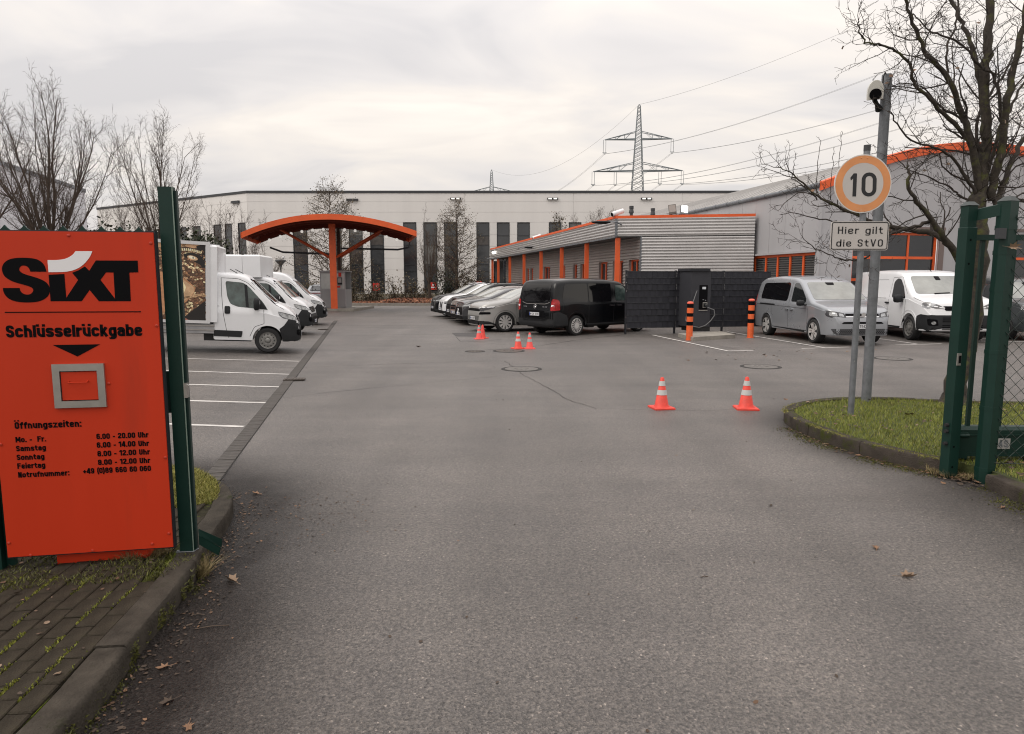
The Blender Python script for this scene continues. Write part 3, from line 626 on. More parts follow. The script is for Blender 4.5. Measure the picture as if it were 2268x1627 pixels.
# manholes
for k, (px, py, rr_) in enumerate(((1155,818,.36), (1127,778,.36), (1685,813,.36), (1977,795,.36), (1052,779,.2))):
    p = G(px, py); t = thing('manhole_cover', ('round manhole cover beside the long crack in the middle of the yard', 'flat manhole cover just in front of the two middle traffic cones', 'manhole cover between the right traffic cone and the painted bay', 'rightmost manhole cover, behind the grey camera pole', 'small worn drain cover left of the middle traffic cones')[k], 'manhole cover', (p.x, p.y, 0), k*1.1, 'manhole covers in the yard')
    fr_ = MB(); fr_.lathe([(rr_+.07, .002), (rr_+.06, .008), (rr_, .009), (rr_-.005, .003)], 32, cap=False); fr_.build('frame', M_crack, t)
    c = MB(); c.lathe([(rr_-.008, .003), (rr_-.012, .010), (.02, .010), (.0, .010)], 32, cap=False)
    for a in range(8): c.box(-.02 + .13*math.cos(a*.785), .02 + .13*math.cos(a*.785), -.02 + .13*math.sin(a*.785), .02 + .13*math.sin(a*.785), .010, .014)
    c.build('lid', M_iron if k not in (0, 2, 3) else mat('lid_concrete', (.13, .12, .112), .8, var=.25, vscale=9, bump=.4), t)
# ---------------------------------------------------------------- fallen leaves
M_leafs = [mat('fallen_leaf_%d' % i, c, .7, var=.3, vscale=20) for i, c in enumerate([(.20,.11,.06), (.10,.055,.03), (.24,.165,.11), (.055,.035,.022)])]
def leaf_mesh(s_, mi, seed):
    r2 = random.Random(seed); n = 14; V = [(0, 0, 0)]; b = MB()
    cx = r2.uniform(.6, 1.4)
    for i in range(n):
        a = 2*math.pi*i/n; rad = s_*(.55 + .45*(i % 2))*(1 + .3*math.cos(a))*r2.uniform(.8, 1.15); x_ = rad*math.cos(a); y_ = rad*.62*math.sin(a)
        V.append((x_, y_, abs(y_)*cx*.8 + .3*abs(x_)*r2.uniform(-.1, .5)))
    b.add(V, [(0, 1+i, 1+(i+1) % n) for i in range(n)]); o0 = len(b.v)
    b.add([(x_, y_, z+.0012) for x_, y_, z in V], [(0, 1+(i+1) % n, 1+i) for i in range(n)])
    b.tube([(-s_*.2, 0, .002), (-s_*1.5, .01, .004)], .0012, 3); return b
big = [(2007,1279,.055,2,'large pale brown curled leaf lying on the asphalt at the lower right'), (1940,1216,.04,0,'torn brown leaf lying above the large pale leaf on the asphalt'), (517,1289,.055,2,'rolled pale dead leaf lying beside the left kerb below the green post'), (365,1480,.035,0,'narrow brown leaf on the asphalt by the near left kerb'), (418,1612,.035,0,'faded leaf lying at the bottom edge near the left kerb'), (2220,1127,.03,0,'small brown leaf by the kerb on the far right'), (1707,1122,.025,3,'small dark leaf lying alone in the middle right of the asphalt'), (568,1095,.045,0,'orange brown leaf on the asphalt where the gutter strip starts'), (375,1555,.035,3,'dull flattened leaf on dark asphalt near the bottom left'), (926,769,.09,3,'dark leaf lying in the yard left of the traffic cones'), (1716,1130,.02,3,None)]
for i, (px, py, s_, mi, lb) in enumerate(big):
    p = G(px, py)
    if lb: tag(leaf_mesh(s_, mi, i).build('fallen_leaf', M_leafs[mi], loc=(p.x, p.y, .003), rotz=i*1.3), lb, 'leaf', 'single dead leaves on the asphalt')
lit = MB(); r3 = random.Random(9)
def put_leaf(x, y, z, s_):
    o0 = len(lit.v); a = r3.uniform(0, 6.28); lit.k = r3.choice((0, 1, 1, 3, 3, 3, 2) if z > .05 or s_ > .015 else (1, 3, 3, 3, 3, 0)); n = 6; tl = r3.uniform(-.5, .5)
    V = [(s_*math.cos(2*math.pi*i/n)*r3.uniform(.7, 1.1), s_*.6*math.sin(2*math.pi*i/n)*r3.uniform(.7, 1.1), r3.uniform(0, .4)*s_) for i in range(n)]
    lit.add(V, [tuple(range(n))]); lit.xf(Matrix.Translation((x, y, z+.003))@Matrix.Rotation(a, 4, 'Z')@Matrix.Rotation(tl, 4, 'X'), o0)
for _ in range(240): put_leaf(r3.gauss(-1.65, .28), r3.gauss(5.1, .4), 0, r3.uniform(.004, .013))
for _ in range(700):      # along left kerb foot
    y = r3.uniform(1.6, 6.1); x = np.interp(y, [p[1] for p in KL[:10]], [p[0] for p in KL[:10]]) + abs(r3.gauss(0, .12)) + .02; put_leaf(x, y, 0, r3.uniform(.005, .015))
for _ in range(260):
    p = Vector(r3.choice(resample(KR[:6], .1))); put_leaf(p.x - abs(r3.gauss(0, .07)), p.y - abs(r3.gauss(0, .05)), 0, r3.uniform(.008, .024))
for _ in range(240): put_leaf(pg.x + r3.gauss(.05, .12), pg.y + r3.gauss(.08, .12), .01, r3.uniform(.015, .035))
for _ in range(260):
    x, y = r3.uniform(3.7, 8), r3.uniform(6.8, 9.6); put_leaf(x, y, .155, r3.uniform(.012, .035))
for _ in range(240): put_leaf(r3.uniform(4.35, 5.5), r3.uniform(4.5, 6.2), .15, r3.uniform(.02, .04))
for _ in range(130):
    y = r3.uniform(2.5, 30); put_leaf(r3.uniform(-.35, .6)*y, y, 0, r3.uniform(.008, .016))
for _ in range(26): p = G(r3.uniform(1500, 1950), r3.uniform(775, 800)); put_leaf(p.x, p.y, 0, r3.uniform(.03, .06))
for _ in range(70): put_leaf(r3.uniform(-3, -1.95), r3.uniform(2, 4.3), .123, r3.uniform(.008, .02))
lit.build('leaf_litter', M_leafs, kind='stuff')
tw = MB(); 
for px, py, dx_, dy_ in ((470,1391,.16,.04), (440,1364,.07,.0), (1560,1280,.05,.01)): p = G(px, py); tw.tube([(p.x-dx_/2, p.y-dy_/2, .004), (p.x, p.y, .01), (p.x+dx_/2, p.y+dy_/2, .004)], .003, 4)
tw.build('broken_twigs', M_leafs[3], kind='stuff')
# ================================================================== VEHICLES
def paint(name, col, rough=.28, metal=0, coat=.8, spec=.5): return mat('paint_' + name, col, rough, metal=metal, coat=coat, var=.04, vscale=1.5, spec=spec)
P_white = paint('white', (.74, .75, .77), .35, 0, .5)
P_black = paint('black', (.0025, .003, .004), .16, 0, .0, .38)
P_silver = paint('silver', (.31, .325, .35), .28, .35, .6)
P_grey = paint('warm_grey', (.34, .335, .325), .32, .25, .7)
P_taupe = paint('taupe', (.26, .225, .21), .28, .4)
P_dark = paint('dark_grey', (.045, .045, .05), .28, .3)
P_slate = paint('slate', (.05, .058, .062), .3, .3)
M_glass = mat('car_glass', (.012, .014, .015), .04, spec=.9)
M_screen = mat('windscreen_glass', (.19, .20, .19), .05, spec=1, var=.35, vscale=1.6)  # grey base colour stands in for sky reflected in the screen
M_screen2 = mat('pale_windscreen_reflection', (.36, .37, .35), .05, spec=1, var=.3, vscale=1.6)  # base lightened further to paint in the grazing sky reflection and interior
M_gglass = mat('green_side_glass', (.045, .068, .064), .03, spec=.8, var=.9, vscale=3)
M_privacy = mat('privacy_glass', (.003, .003, .004), .04, spec=.5)
M_lampg = mat('headlight_glass', (.42, .43, .44), .08, metal=.5, var=.5, vscale=16)
M_lampd = mat('headlight_housing', (.05, .05, .055), .12)
M_drl = mat('light_guide', (.85, .86, .88), .15)
M_red = mat('tail_light', (.35, .012, .014), .15, var=.4, vscale=12)
M_trim = mat('bumper_plastic', (.018, .019, .021), .6, spec=.3, var=.2, vscale=3, bump=.1, bscale=150)
M_seam = mat('panel_gap', (.02, .02, .022), .7)
M_alloy = mat('alloy', (.62, .61, .60), .35, metal=.35)
M_stl = mat('steel_wheel', (.24, .235, .225), .45, metal=.5, var=.3, vscale=14)
M_hubd = mat('wheel_dark', (.012, .012, .013), .6)
M_plate = mat('plate_white', (.72, .73, .76), .4)
M_eu = mat('plate_blue', (.02, .06, .30), .4)

def rc(poly, r=.05, n=3):
    out_ = []; m = len(poly)
    for i in range(m):
        a, b, c = Vector(poly[i-1]), Vector(poly[i]), Vector(poly[(i+1) % m]); d1 = (a-b); d2 = (c-b); q = min(r, d1.length*.45, d2.length*.45)
        p1 = b + d1.normalized()*q; p2 = b + d2.normalized()*q
        for k in range(n+1): t = k/n; out_.append(tuple((1-t)**2*p1 + 2*t*(1-t)*b + t*t*p2))
    return out_
def ell(cx, cy, rx, ry, n=20): return [(cx + rx*math.cos(2*math.pi*i/n), cy + ry*math.sin(2*math.pi*i/n)) for i in range(n)]
def rect(x0, x1, z0, z1): return [(x0, z0), (x1, z0), (x1, z1), (x0, z1)]

class Body:
    def __init__(s, top, W, zb, belt, wheels=(), ra=.42, tumble=.18, rf=(.5, .32), rb=(.3, .1), re=.09, crown=.03, zc=None, nose=.05):
        s.top = sorted(top); s.W = W; s.zb = zb; s.belt = sorted(belt) if isinstance(belt, list) else [(-9, belt), (0, belt)]
        s.wheels = wheels; s.ra = ra; s.t = tumble; s.rf = rf; s.rb = rb; s.re = re; s.crown = crown; s.zc = zc if zc else ra*.83
        s.x0, s.x1 = s.top[0][0], s.top[-1][0]; s.nose = nose
        xs_ = set(np.round(np.arange(s.x0, s.x1+.001, .07), 3).tolist()) | {s.x0, s.x1}
        for k in (0.005, .015, .03, .05, .08, .12): xs_.add(s.x1-k); xs_.add(s.x0+k)
        for wx in wheels:
            xs_ = {x for x in xs_ if not (wx-ra-.03 < x < wx+ra+.03)}
            for k in range(17): xs_.add(wx + ra*math.cos(math.pi*k/16))
            xs_ |= {wx+ra+.002, wx-ra-.002}
        s.xs = sorted(xs_); V = []; n = None
        for x in s.xs:
            r = s.ring(x); n = len(r); V += [(x, y, z) for y, z in r]
        F = []
        for i in range(len(s.xs)-1):
            for j in range(n): F.append((i*n+j, i*n+(j+1) % n, (i+1)*n+(j+1) % n, (i+1)*n+j))
        F.append(tuple(range(n))); F.append(tuple(range((len(s.xs)-1)*n, len(s.xs)*n))[::-1])
        s.V, s.F = V, F
        bm = bmesh.new(); bv = [bm.verts.new(v) for v in V]; [bm.faces.new([bv[i] for i in f]) for f in F]
        bmesh.ops.recalc_face_normals(bm, faces=bm.faces); bmesh.ops.triangulate(bm, faces=[f for f in bm.faces if len(f.verts) > 4]); s.bvh = BVHTree.FromBMesh(bm); bm.free()
    def ip(s, T, x): return float(np.interp(x, [p[0] for p in T], [p[1] for p in T]))
    def zt(s, x): return sum(s.ip(s.top, x+d)*w_ for d, w_ in ((-.06, .12), (-.03, .22), (0, .32), (.03, .22), (.06, .12)))
    def ring(s, x):
        zt = s.zt(x); zl = s.zb; arch = 0
        for wx in s.wheels:
            if abs(x-wx) <= s.ra + 1e-6: arch = max(arch, s.zc + math.sqrt(max(0, s.ra**2-(x-wx)**2)))
        zl = max(zl, arch)
        W = s.W/2; d = s.x1-x
        if d < s.rf[0]: W *= 1 - s.rf[1]*((s.rf[0]-d)/s.rf[0])**2.6
        e = x-s.x0
        if e < s.rb[0]: W *= 1 - s.rb[1]*((s.rb[0]-e)/s.rb[0])**2.6
        m = min(d, e); ins = 0
        if m < s.nose: ins = s.nose*(1-math.sqrt(max(0, 1-((s.nose-m)/s.nose)**2)))
        W -= ins; zt -= ins*.8
        if not arch: zl += ins
        zbel = min(s.ip(s.belt, x), zt-.05); zbel = max(zbel, zl+.02)
        r = min(s.re, (zt-zbel)*.6)
        def wz(z):
            f = 1 - .045*max(0, min(1, (.42-z)/.25))
            v = W*f
            if z > zbel: v -= .012 + s.t*(z-zbel)
            return v
        pts = [(0, zl), (wz(zl)*.9, zl), (wz(zl), zl+.012)]
        for f in (.3, .6, .85): z = zl + (zbel-zl)*f; pts.append((wz(z), z))
        pts.append((wz(zbel)-.0, zbel)); 
        zr = zt-r
        for f in (.04, .5, 1): z = zbel + (zr-zbel)*f; pts.append((wz(z), z))
        wr = wz(zr)
        for k in (1, 2, 3): a = math.pi/2*k/3; pts.append((wr - r*1.3*(1-math.cos(a)), zr + r*math.sin(a)))
        wt = wr - r*1.3
        cr = s.crown*min(1, m/.3 + .1)
        pts += [(wt*.66, zt + cr*.55), (wt*.33, zt + cr*.9), (0, zt + cr)]
        return pts + [(-y, z) for y, z in pts[-2:0:-1]]
    def hit(s, view, a, b):
        if view == 'R': o, d = Vector((a, -4, b)), Vector((0, 1, 0))
        elif view == 'L': o, d = Vector((a, 4, b)), Vector((0, -1, 0))
        elif view == 'F': o, d = Vector((4, a, b)), Vector((-1, 0, 0))
        elif view == 'B': o, d = Vector((-12, a, b)), Vector((1, 0, 0))
        else: o, d = Vector((a, b, 6)), Vector((0, 0, -1))
        h = s.bvh.ray_cast(o, d)
        if h[0] is None or h[1].dot(d) > -.02:
            q = Vector((a, -s.W/2, b)) if view == 'R' else Vector((a, s.W/2, b)) if view == 'L' else Vector((0 if view == 'F' else s.x0, a, b)) if view in 'FB' else Vector((a, b, 2))
            h2 = s.bvh.find_nearest(q)
            if h[0] is None: h = h2
        return h[0], (h[1] if h[1].dot(d) < 0 else -h[1])
    def decal(s, name, view, poly, m, root, off=.006, st=.12, depth=.02, smooth=50, label=None):
        bm = bmesh.new(); f = bm.faces.new([bm.verts.new((a, b, 0)) for a, b in poly]); bmesh.ops.triangulate(bm, faces=[f])
        P = np.array(poly); lo, hi = P.min(0), P.max(0)
        for ax in (0, 1):
            k = math.ceil(lo[ax]/st)*st
            while k < hi[ax]:
                co = Vector((k, 0, 0)) if ax == 0 else Vector((0, k, 0)); no = Vector((1, 0, 0)) if ax == 0 else Vector((0, 1, 0))
                bmesh.ops.bisect_plane(bm, geom=bm.verts[:]+bm.edges[:]+bm.faces[:], plane_co=co, plane_no=no); k += st
        bmesh.ops.remove_doubles(bm, verts=bm.verts, dist=.002)
        bm.verts.index_update(); bm.verts.ensure_lookup_table(); b = MB(); inn = []
        for v in bm.verts:
            p, n = s.hit(view, v.co.x, v.co.y); b.v.append(tuple(p + n*off)); inn.append(tuple(p - n*depth))
        for fc in bm.faces: b.f.append(tuple(v.index for v in fc.verts)); b.m.append(0)
        n0 = len(b.v); b.v += inn
        for e in bm.edges:
            if len(e.link_faces) == 1:
                i, j = e.verts[0].index, e.verts[1].index; b.f.append((i, j, n0+j, n0+i)); b.m.append(0)
        bm.free(); return b.build(name, m, root, smooth=smooth, label=label)
    def seam(s, view, pts, root, wd=.010, m=None, name='panel_gap', off=.002):
        P = resample(pts, .08); V = []; n = len(P)
        for i, p in enumerate(P):
            t = (P[min(i+1, n-1)] - P[max(i-1, 0)]).normalized(); q = Vector((-t.y, t.x))*wd/2
            for sg in (1, -1): h, nr = s.hit(view, p.x+q.x*sg, p.y+q.y*sg); V.append(tuple(h + nr*off))
        b = MB(); b.add(V, [(2*i, 2*i+1, 2*i+3, 2*i+2) for i in range(n-1)]); return b
    def arch_ring(s, view, wx, r1, r2, m, root, name='wheel_arch_trim', off=.012, a0=-8, a1=188):
        n = 18; V = []; b = MB()
        for i in range(n+1):
            a = R(a0 + (a1-a0)*i/n)
            for r in (r1, r2): 
                h, nr = s.hit(view, wx + r*math.cos(a), max(s.zb+.01, s.zc + r*math.sin(a))); V.append(tuple(h + nr*off)) 
            V.append(tuple(h - nr*.01))
        b.add(V, [(3*i+k, 3*i+k+1, 3*i+k+4, 3*i+k+3) for i in range(n) for k in (0, 1)]); return b.build(name, m, root, smooth=60)

WH = {}
def wheel_meshes(Rw, style, tw_=.22):
    key = (round(Rw, 3), style)
    if key in WH: return WH[key]
    t = MB(); t.lathe([(Rw*.64, -tw_/2), (Rw*.9, -tw_/2-.005), (Rw*.985, -tw_/2+.02), (Rw, -tw_/2+.045), (Rw, tw_/2-.045), (Rw*.985, tw_/2-.02), (Rw*.9, tw_/2+.005), (Rw*.66, tw_/2-.002), (Rw*.64, tw_/2-.03), (Rw*.64, 0)], 36, ax='y', cap=True)
    r = MB(); y = tw_/2
    big = style in ('five', 'ten', 'multi', 'ten_grey')
    RO = Rw*(.72 if big else .66)
    rimy = y
    r.k = 0; r.lathe([(RO, rimy-.006), (RO*.985, rimy+.004), (RO*.93, rimy-.002), (RO*.92, rimy-.05)], 36, ax='y', cap=False)
    r.k = 1; r.lathe([(RO*.96, rimy-.055), (.001, rimy-.06)], 24, ax='y', cap=False)
    r.k = 0
    def spoke(a, r0, r1, w0, w1, y0, y1):
        o0 = len(r.v); r.prism([(r0, -w0), (r1, -w1), (r1, w1), (r0, w0)], y0, y1, ax='y'); r.xf(Matrix.Rotation(a, 4, 'Y'), o0)
    if style in ('five', 'ten', 'ten_grey'):
        n = 5 if style == 'five' else 10
        for k in range(n):
            a = 2*math.pi*k/n
            if style == 'five':
                for d in (-.16, .16): spoke(a+d, .03, RO*.97, .026, .034, rimy-.04, rimy-.006)
            else: spoke(a, .03, RO*.97, .018, .042*(Rw/.34), rimy-.04, rimy-.004)
        r.lathe([(.06, rimy-.03), (.055, rimy-.004), (.001, rimy-.002)], 16, ax='y', cap=False)
    elif style == 'multi':
        r.lathe([(RO*.99, rimy-.01), (RO*.94, rimy+.004), (RO*.35, rimy+.012), (.001, rimy+.012)], 36, ax='y', cap=False)
        r.k = 1
        for k in range(16): spoke(2*math.pi*k/16, RO*.42, RO*.9, .008, .021, rimy+.006, rimy+.0155)
        r.k = 0
    else:
        r.lathe([(RO*.95, rimy-.03), (RO*.82, rimy-.035), (RO*.62, rimy-.012), (RO*.36, rimy-.02), (RO*.34, rimy-.045), (.001, rimy-.045)], 32, ax='y', cap=False)
        r.k = 1
        for k in range(12):
            a = 2*math.pi*k/12; o0 = len(r.v); r.lathe([(.019, rimy-.028), (.019, rimy-.0175), (.0, rimy-.0175)], 10, ax='y', cap=False); r.xf(Matrix.Translation((RO*.73*math.cos(a), 0, RO*.73*math.sin(a))), o0)
        r.k = 0
        r.lathe([(.075, rimy-.045), (.07, rimy-.01), (.05, rimy), (.001, rimy)], 16, ax='y', cap=False)
        for k in range(5): a = 2*math.pi*k/5; r.lathe([(.012, rimy-.05), (.012, rimy-.02), (0, rimy-.02)], 6, (RO*.33*math.cos(a), 0, RO*.33*math.sin(a)), ax='y', cap=False)
    WH[key] = (t.mesh('wheel', M_rubber, 40), r.mesh('rim', [M_stl if style == 'steel' else M_alloy, M_hubd], 40)); return WH[key]
def add_wheel(root, x, y, Rw, style, steer=0):
    a, b = wheel_meshes(Rw, style); w_ = link('wheel', a, root, loc=(x, y, Rw)); w_.rotation_euler[2] = (math.pi if y < 0 else 0) + steer; link('rim', b, w_)
def mirror(root, x, y, z, m, w_=.12, h=.2, d=.16, m2=None):
    sg = 1 if y > 0 else -1; b = MB(); prof = [(-.5, .55), (-.42, .85), (-.2, 1), (.25, .95), (.5, .7)]; V = []
    for q, sc in prof:
        for k in range(12): a = 2*math.pi*k/12; V.append((x + q*w_, y + sg*d*.55 + d/2*sc*math.copysign(abs(math.cos(a))**.6, math.cos(a)), z + h/2*sc*math.copysign(abs(math.sin(a))**.6, math.sin(a))))
    b.add(V, [(i*12+j, i*12+(j+1) % 12, (i+1)*12+(j+1) % 12, (i+1)*12+j) for i in range(4) for j in range(12)] + [tuple(range(12)), tuple(range(48, 60))])
    b.tube([(x+.03, y-sg*.06, z-h*.3), (x, y+sg*d*.3, z-h*.3)], .022, 6)
    o = b.build('mirror', m, root, smooth=60)
    if m2: g = MB(); g.lathe([(.001, -w_*.5-.004), (h*.33, -w_*.5-.003)], 12, (x, y+sg*d*.55, z), ax='x', cap=False); 
    return o
def plate(root, x, y, z, face, txt, wd=.5, roll=0):
    """face +1: looks forward (+x), -1: looks backward"""
    b = MB(); b.box(-.004, .004, -wd/2, wd/2, -.055, .055); o = b.build('number_plate', M_plate, root, loc=(x, y, z)); 
    if face < 0: o.rotation_euler[2] = math.pi
    o.rotation_euler[1] = roll
    e_ = MB(); e_.box(.0045, .006, -wd/2+.004, -wd/2+.044, -.05, .05); e_.build('country_band', M_eu, o)
    t = letter(txt, -wd/2+.06, wd/2-.02, -.036, .072, .17, .55, .72, .14); V = [(.0062, v[0], v[2]) for v in t.v]; q = MB(); q.add(V, t.f); q.build('plate_text', M_black, o)
    return o
def place(root, W, h, xw, side, wy, s):
    a = math.atan2(h[1], h[0]); c, sn = math.cos(a), math.sin(a); lx, ly = s*xw, s*side*wy
    root.location = (W.x - (lx*c - ly*sn), W.y - (lx*sn + ly*c), 0); root.rotation_euler[2] = a; root.scale = (s, s, s)
def underbody(root, x0, x1, W, z0, z1, m=None):
    b = MB(); b.box(x0, x1, -W/2, W/2, z0, z1); return b.build('underbody', m or M_hubd, root)
def gaps(root, bd, views, lines, wd=.010):
    for v in views:
        for l in lines: bd.seam(v, l, root, wd).build('panel_gap', M_seam, root)
def roof_rail(root, bd, x0, x1, y, m):
    for sg in (1, -1):
        pts = []
        for k in range(7): x = x0 + (x1-x0)*k/6; h, n = bd.hit('T', x, y*sg); pts.append((x, y*sg, h.z + (.035 if 0 < k < 6 else .0)))
        MB().tube(pts, .014, 6).build('roof_rail', m, root, smooth=60)

# ---- big white vans with the dark bumper
def bx(*pts): return [((x-1212)/290, (1465-y)/290) for x, y in pts]
def boxer(root, kind, front_style=0):
    top = bx((1212,1330),(1207,1250),(1192,1200),(1178,1168),(1150,1130),(1092,1085),(1010,1050),(815,866),(790,845),(740,830),(680,824),(535,822))
    if kind == 'van': top = bx((1212,1330),(1207,1250),(1192,1200),(1178,1168),(1150,1130),(1092,1085),(1010,1050),(812,858),(760,808),(700,775),(620,756),(500,748)) + [(-5.7, 2.5), (-5.9, 2.4), (-5.95, 1.2)]
    wl = [-.886] + ([-4.6] if kind == 'van' else [])
    bd = Body(top, 2.02, .34, [(-9, 1.18), (-1.2, 1.2), (-.4, 1.0), (0, .75)], wl, .41, .13 if kind != 'van' else .08, (.75, .26), (.1, .02), .10, .03, .36, .06)
    body = MB(); body.v, body.f, body.m = bd.V, bd.F, [0]*len(bd.F); body.build('body', P_white, root, smooth=38)
    for v in 'RL':
        bd.decal('side_window', v, rc(bx((624,886),(760,893),(808,928),(868,995),(918,1050),(952,1106),(720,1090),(664,1068),(640,1010)), .06), M_gglass, root, .004)
        bd.decal('window_divider', v, bx((768,905),(790,910),(806,1092),(784,1092)), M_plastic, root, .010)
        bd.decal('mirror_base', v, bx((880,1012),(952,1106),(860,1100)), M_plastic, root, .014)
        bd.decal('door_handle', v, rc(bx((622,1088),(664,1088),(664,1150),(622,1150)), .04), M_plastic, root, .018)
        bd.decal('side_moulding', v, rc(bx((541,1284),(760,1288),(752,1338),(541,1334)), .02), M_trim, root, .014)
        bd.decal('bumper_corner', v, rc(bx((1118,1178),(1218,1204),(1222,1330),(1212,1400),(1065,1400),(1052,1300),(1046,1262),(1082,1232)), .02), M_trim, root, .016, .06)
        bd.decal('headlight', v, rc(bx((1030,1122),(1080,1132),(1150,1152),(1192,1190),(1130,1184),(1075,1166),(1048,1146)), .02), M_lampg, root, .008, .05)
        bd.decal('headlight_surround', v, rc(bx((1030,1118),(1080,1126),(1152,1146),(1196,1194),(1130,1188),(1072,1172),(1044,1150)), .02), M_lampd, root, .005, .05)
        bd.decal('screen_pillar', v, bx((806,858),(830,868),(1030,1052),(1012,1060)), M_plastic, root, .005, .06)
        mirror(root, (868-1212)/290, (1 if v == 'L' else -1)*.99, (1465-1062)/290, M_plastic, .16, .36, .2)
        sg = 1 if v == 'L' else -1; t = MB(); t.box((868-1212)/290+.05, (868-1212)/290+.085, sg*1.07-.06, sg*1.07+.06, (1465-1062)/290+.0, (1465-1062)/290+.10); t.build('mirror_indicator', M_drl, root)
    gaps(root, bd, 'RL', [bx((592,862),(598,1000),(612,1150),(640,1300),(655,1345)), bx((592,862),(720,862),(790,890),(850,945)), bx((922,1108),(925,1222)), bx((925,1222),(850,1250),(815,1330)), bx((540,1090),(582,1090)), bx((1010,1062),(1080,1100))], .012)
    bd.decal('windscreen', 'F', rc([(-.78, 1.45), (.78, 1.45), (.66, 2.05), (-.66, 2.05)], .1), M_screen if front_style else M_glass, root, .006, .1)
    bd.decal('front_bumper', 'F', rc([(-.9, .36), (.9, .36), (.86, .90), (.6, .80), (-.6, .80), (-.86, .90)], .04), M_trim, root, .014, .1)
    bd.decal('lower_grille', 'F', rc([(-.55, .45), (.55, .45), (.5, .68), (-.5, .68)], .04), M_black, root, .024, .1)
    bd.decal('grille', 'F', rc([(-.42, .86), (.42, .86), (.52, 1.06), (-.52, 1.06)], .05), M_black, root, .018, .1)
    for k in range(3): bd.decal('grille_bar', 'F', rect(-.45, .45, .89+.05*k, .905+.05*k), M_chrome, root, .026, .2)
    for sg in (1, -1): bd.decal('fog_light_recess', 'F', rc([(sg*.62, .5), (sg*.82, .52), (sg*.84, .68), (sg*.66, .66)], .03), M_black, root, .024, .1)
    plate(root, .035, 0, .52, 1, 'B AX 427')
    for sg in (1, -1): add_wheel(root, -.886, sg*.88, .36, 'steel')
    MB().tube([(-1.75, -.45, 2.22), (-1.95, -.45, 2.33)], .010, 5).build('aerial', M_black, root)
    if kind != 'van': MB().tube([(-1.62, -.1, 2.22), (-1.84, -.1, 2.33)], .010, 5).build('aerial', M_black, root)
    return bd

trk = thing('box_truck', 'nearest white box truck with a dragon picture printed on its box', 'truck', group='white vans and trucks parked on the left')
HT = Vector((.957, .285)).normalized()
W0 = G(593, 784.5)
boxer(trk, 'truck')
b = MB(); b.box(-6.75, -2.42, -1.06, 1.06, .84, 3.0); b.build('cargo_box', P_white, trk)
b = MB()
for y0, y1 in ((-1.095, -1.06), (1.06, 1.095)):
    b.box(-6.78, -2.40, y0, y1, 2.95, 3.04); b.box(-6.78, -2.40, y0, y1, .80, .88); b.box(-2.50, -2.40, y0, y1, .88, 2.95); b.box(-6.78, -6.68, y0, y1, .88, 2.95)
b.build('aluminium_edging', mat('alu_edge', (.62, .62, .63), .45, metal=.3), trk)
b = MB(); b.bbox(-2.40, -2.22, -1.08, 1.08, .84, 2.97, .05); b.build('headboard', P_white, trk)
b = MB(); b.box(-6.6, -2.3, -1.0, -.9, .52, .78); b.box(-6.6, -2.3, .9, 1.0, .52, .78); b.box(-6.6, -2.3, -.4, .4, .45, .8)
b.build('side_skirt', mat('skirt_alu', (.36, .36, .37), .5, metal=.4, var=.2), trk)
b = MB(); b.box(-6.6, -2.3, -1.03, -1.0, .60, .63); b.box(-6.6, -2.3, -1.03, -1.0, .72, .75); b.build('skirt_rail', M_steel, trk)
for x in (-5.3,):
    for sg in (1, -1): add_wheel(trk, x, sg*.9, .36, 'steel')
underbody(trk, -2.6, -1.35, 1.6, .30, .5)
b = MB(); b.box(-2.7, -2.5, -1.02, -.98, .82, .86); b.build('marker_light', mat('amber', (.7, .2, .02), .3), trk)
# dragon-like beast print: flat colours on the box side, generic
P_ = [mat('print_%d' % i, c, .45, var=v, vscale=6) for i, (c, v) in enumerate([((.085,.045,.026),.5), ((.60,.36,.20),.15), ((.85,.74,.45),.12), ((.48,.24,.12),.3), ((.012,.009,.008),.1), ((.58,.38,.22),.3), ((.30,.16,.085),.3), ((.86,.80,.62),.1), ((.38,.14,.09),.3), ((.19,.095,.055),.3)])]
pr_ = MB()
def pp(k, layer, pts): pr_.k = k; n = len(pts); y = -1.0625 - .0007*layer; q = bx(*pts); pr_.add([(x, y, z) for x, z in q], [tuple(range(n))])
def pe(k, layer, cx, cy, rx, ry, a=0, n=8): pp(k, layer, [(cx + rx*math.cos(2*math.pi*i/n)*math.cos(a) - ry*math.sin(2*math.pi*i/n)*math.sin(a), cy + rx*math.cos(2*math.pi*i/n)*math.sin(a) + ry*math.sin(2*math.pi*i/n)*math.cos(a)) for i in range(n)])
pp(0, 0, [(-640,596),(482,596),(482,1213),(-640,1213)])
pp(1, 1, [(-640,596),(482,596),(470,606),(400,640),(330,628),(240,645),(120,650),(40,640),(-640,700)])
pp(5, 1, [(330,596),(350,596),(330,630),(300,640)]); pp(4, 2, [(415,620),(478,600),(482,640),(482,820),(455,780),(440,700)])
r5 = random.Random(4)
def mouth(x, y):   # inside of the open jaw
    top_ = np.interp(x, [-640,40,130,250,290,345,410], [700,830,850,850,862,890,950]); bot = np.interp(x, [-640,40,120,200,280,345,410], [1300,1180,1180,1150,1110,1060,980]); return top_ < y < bot
for _ in range(1500):       # scales
    x, y = r5.uniform(-200, 478), r5.uniform(655, 1205)
    if mouth(x, y): continue
    band = y < 760; s_ = r5.uniform(6, 12)*(1.25 if not band else .9); sh = r5.random()
    lit_ = 1.0 if (y < 880 and x < 400) or (y > 1000 and x < 380) else .35
    pe(r5.choice([3, 5, 5, 6, 9, 2]) if sh < .75*lit_ + .1 else 9, 3, x, y, s_, s_*.72, r5.uniform(-.6, .6), 7)
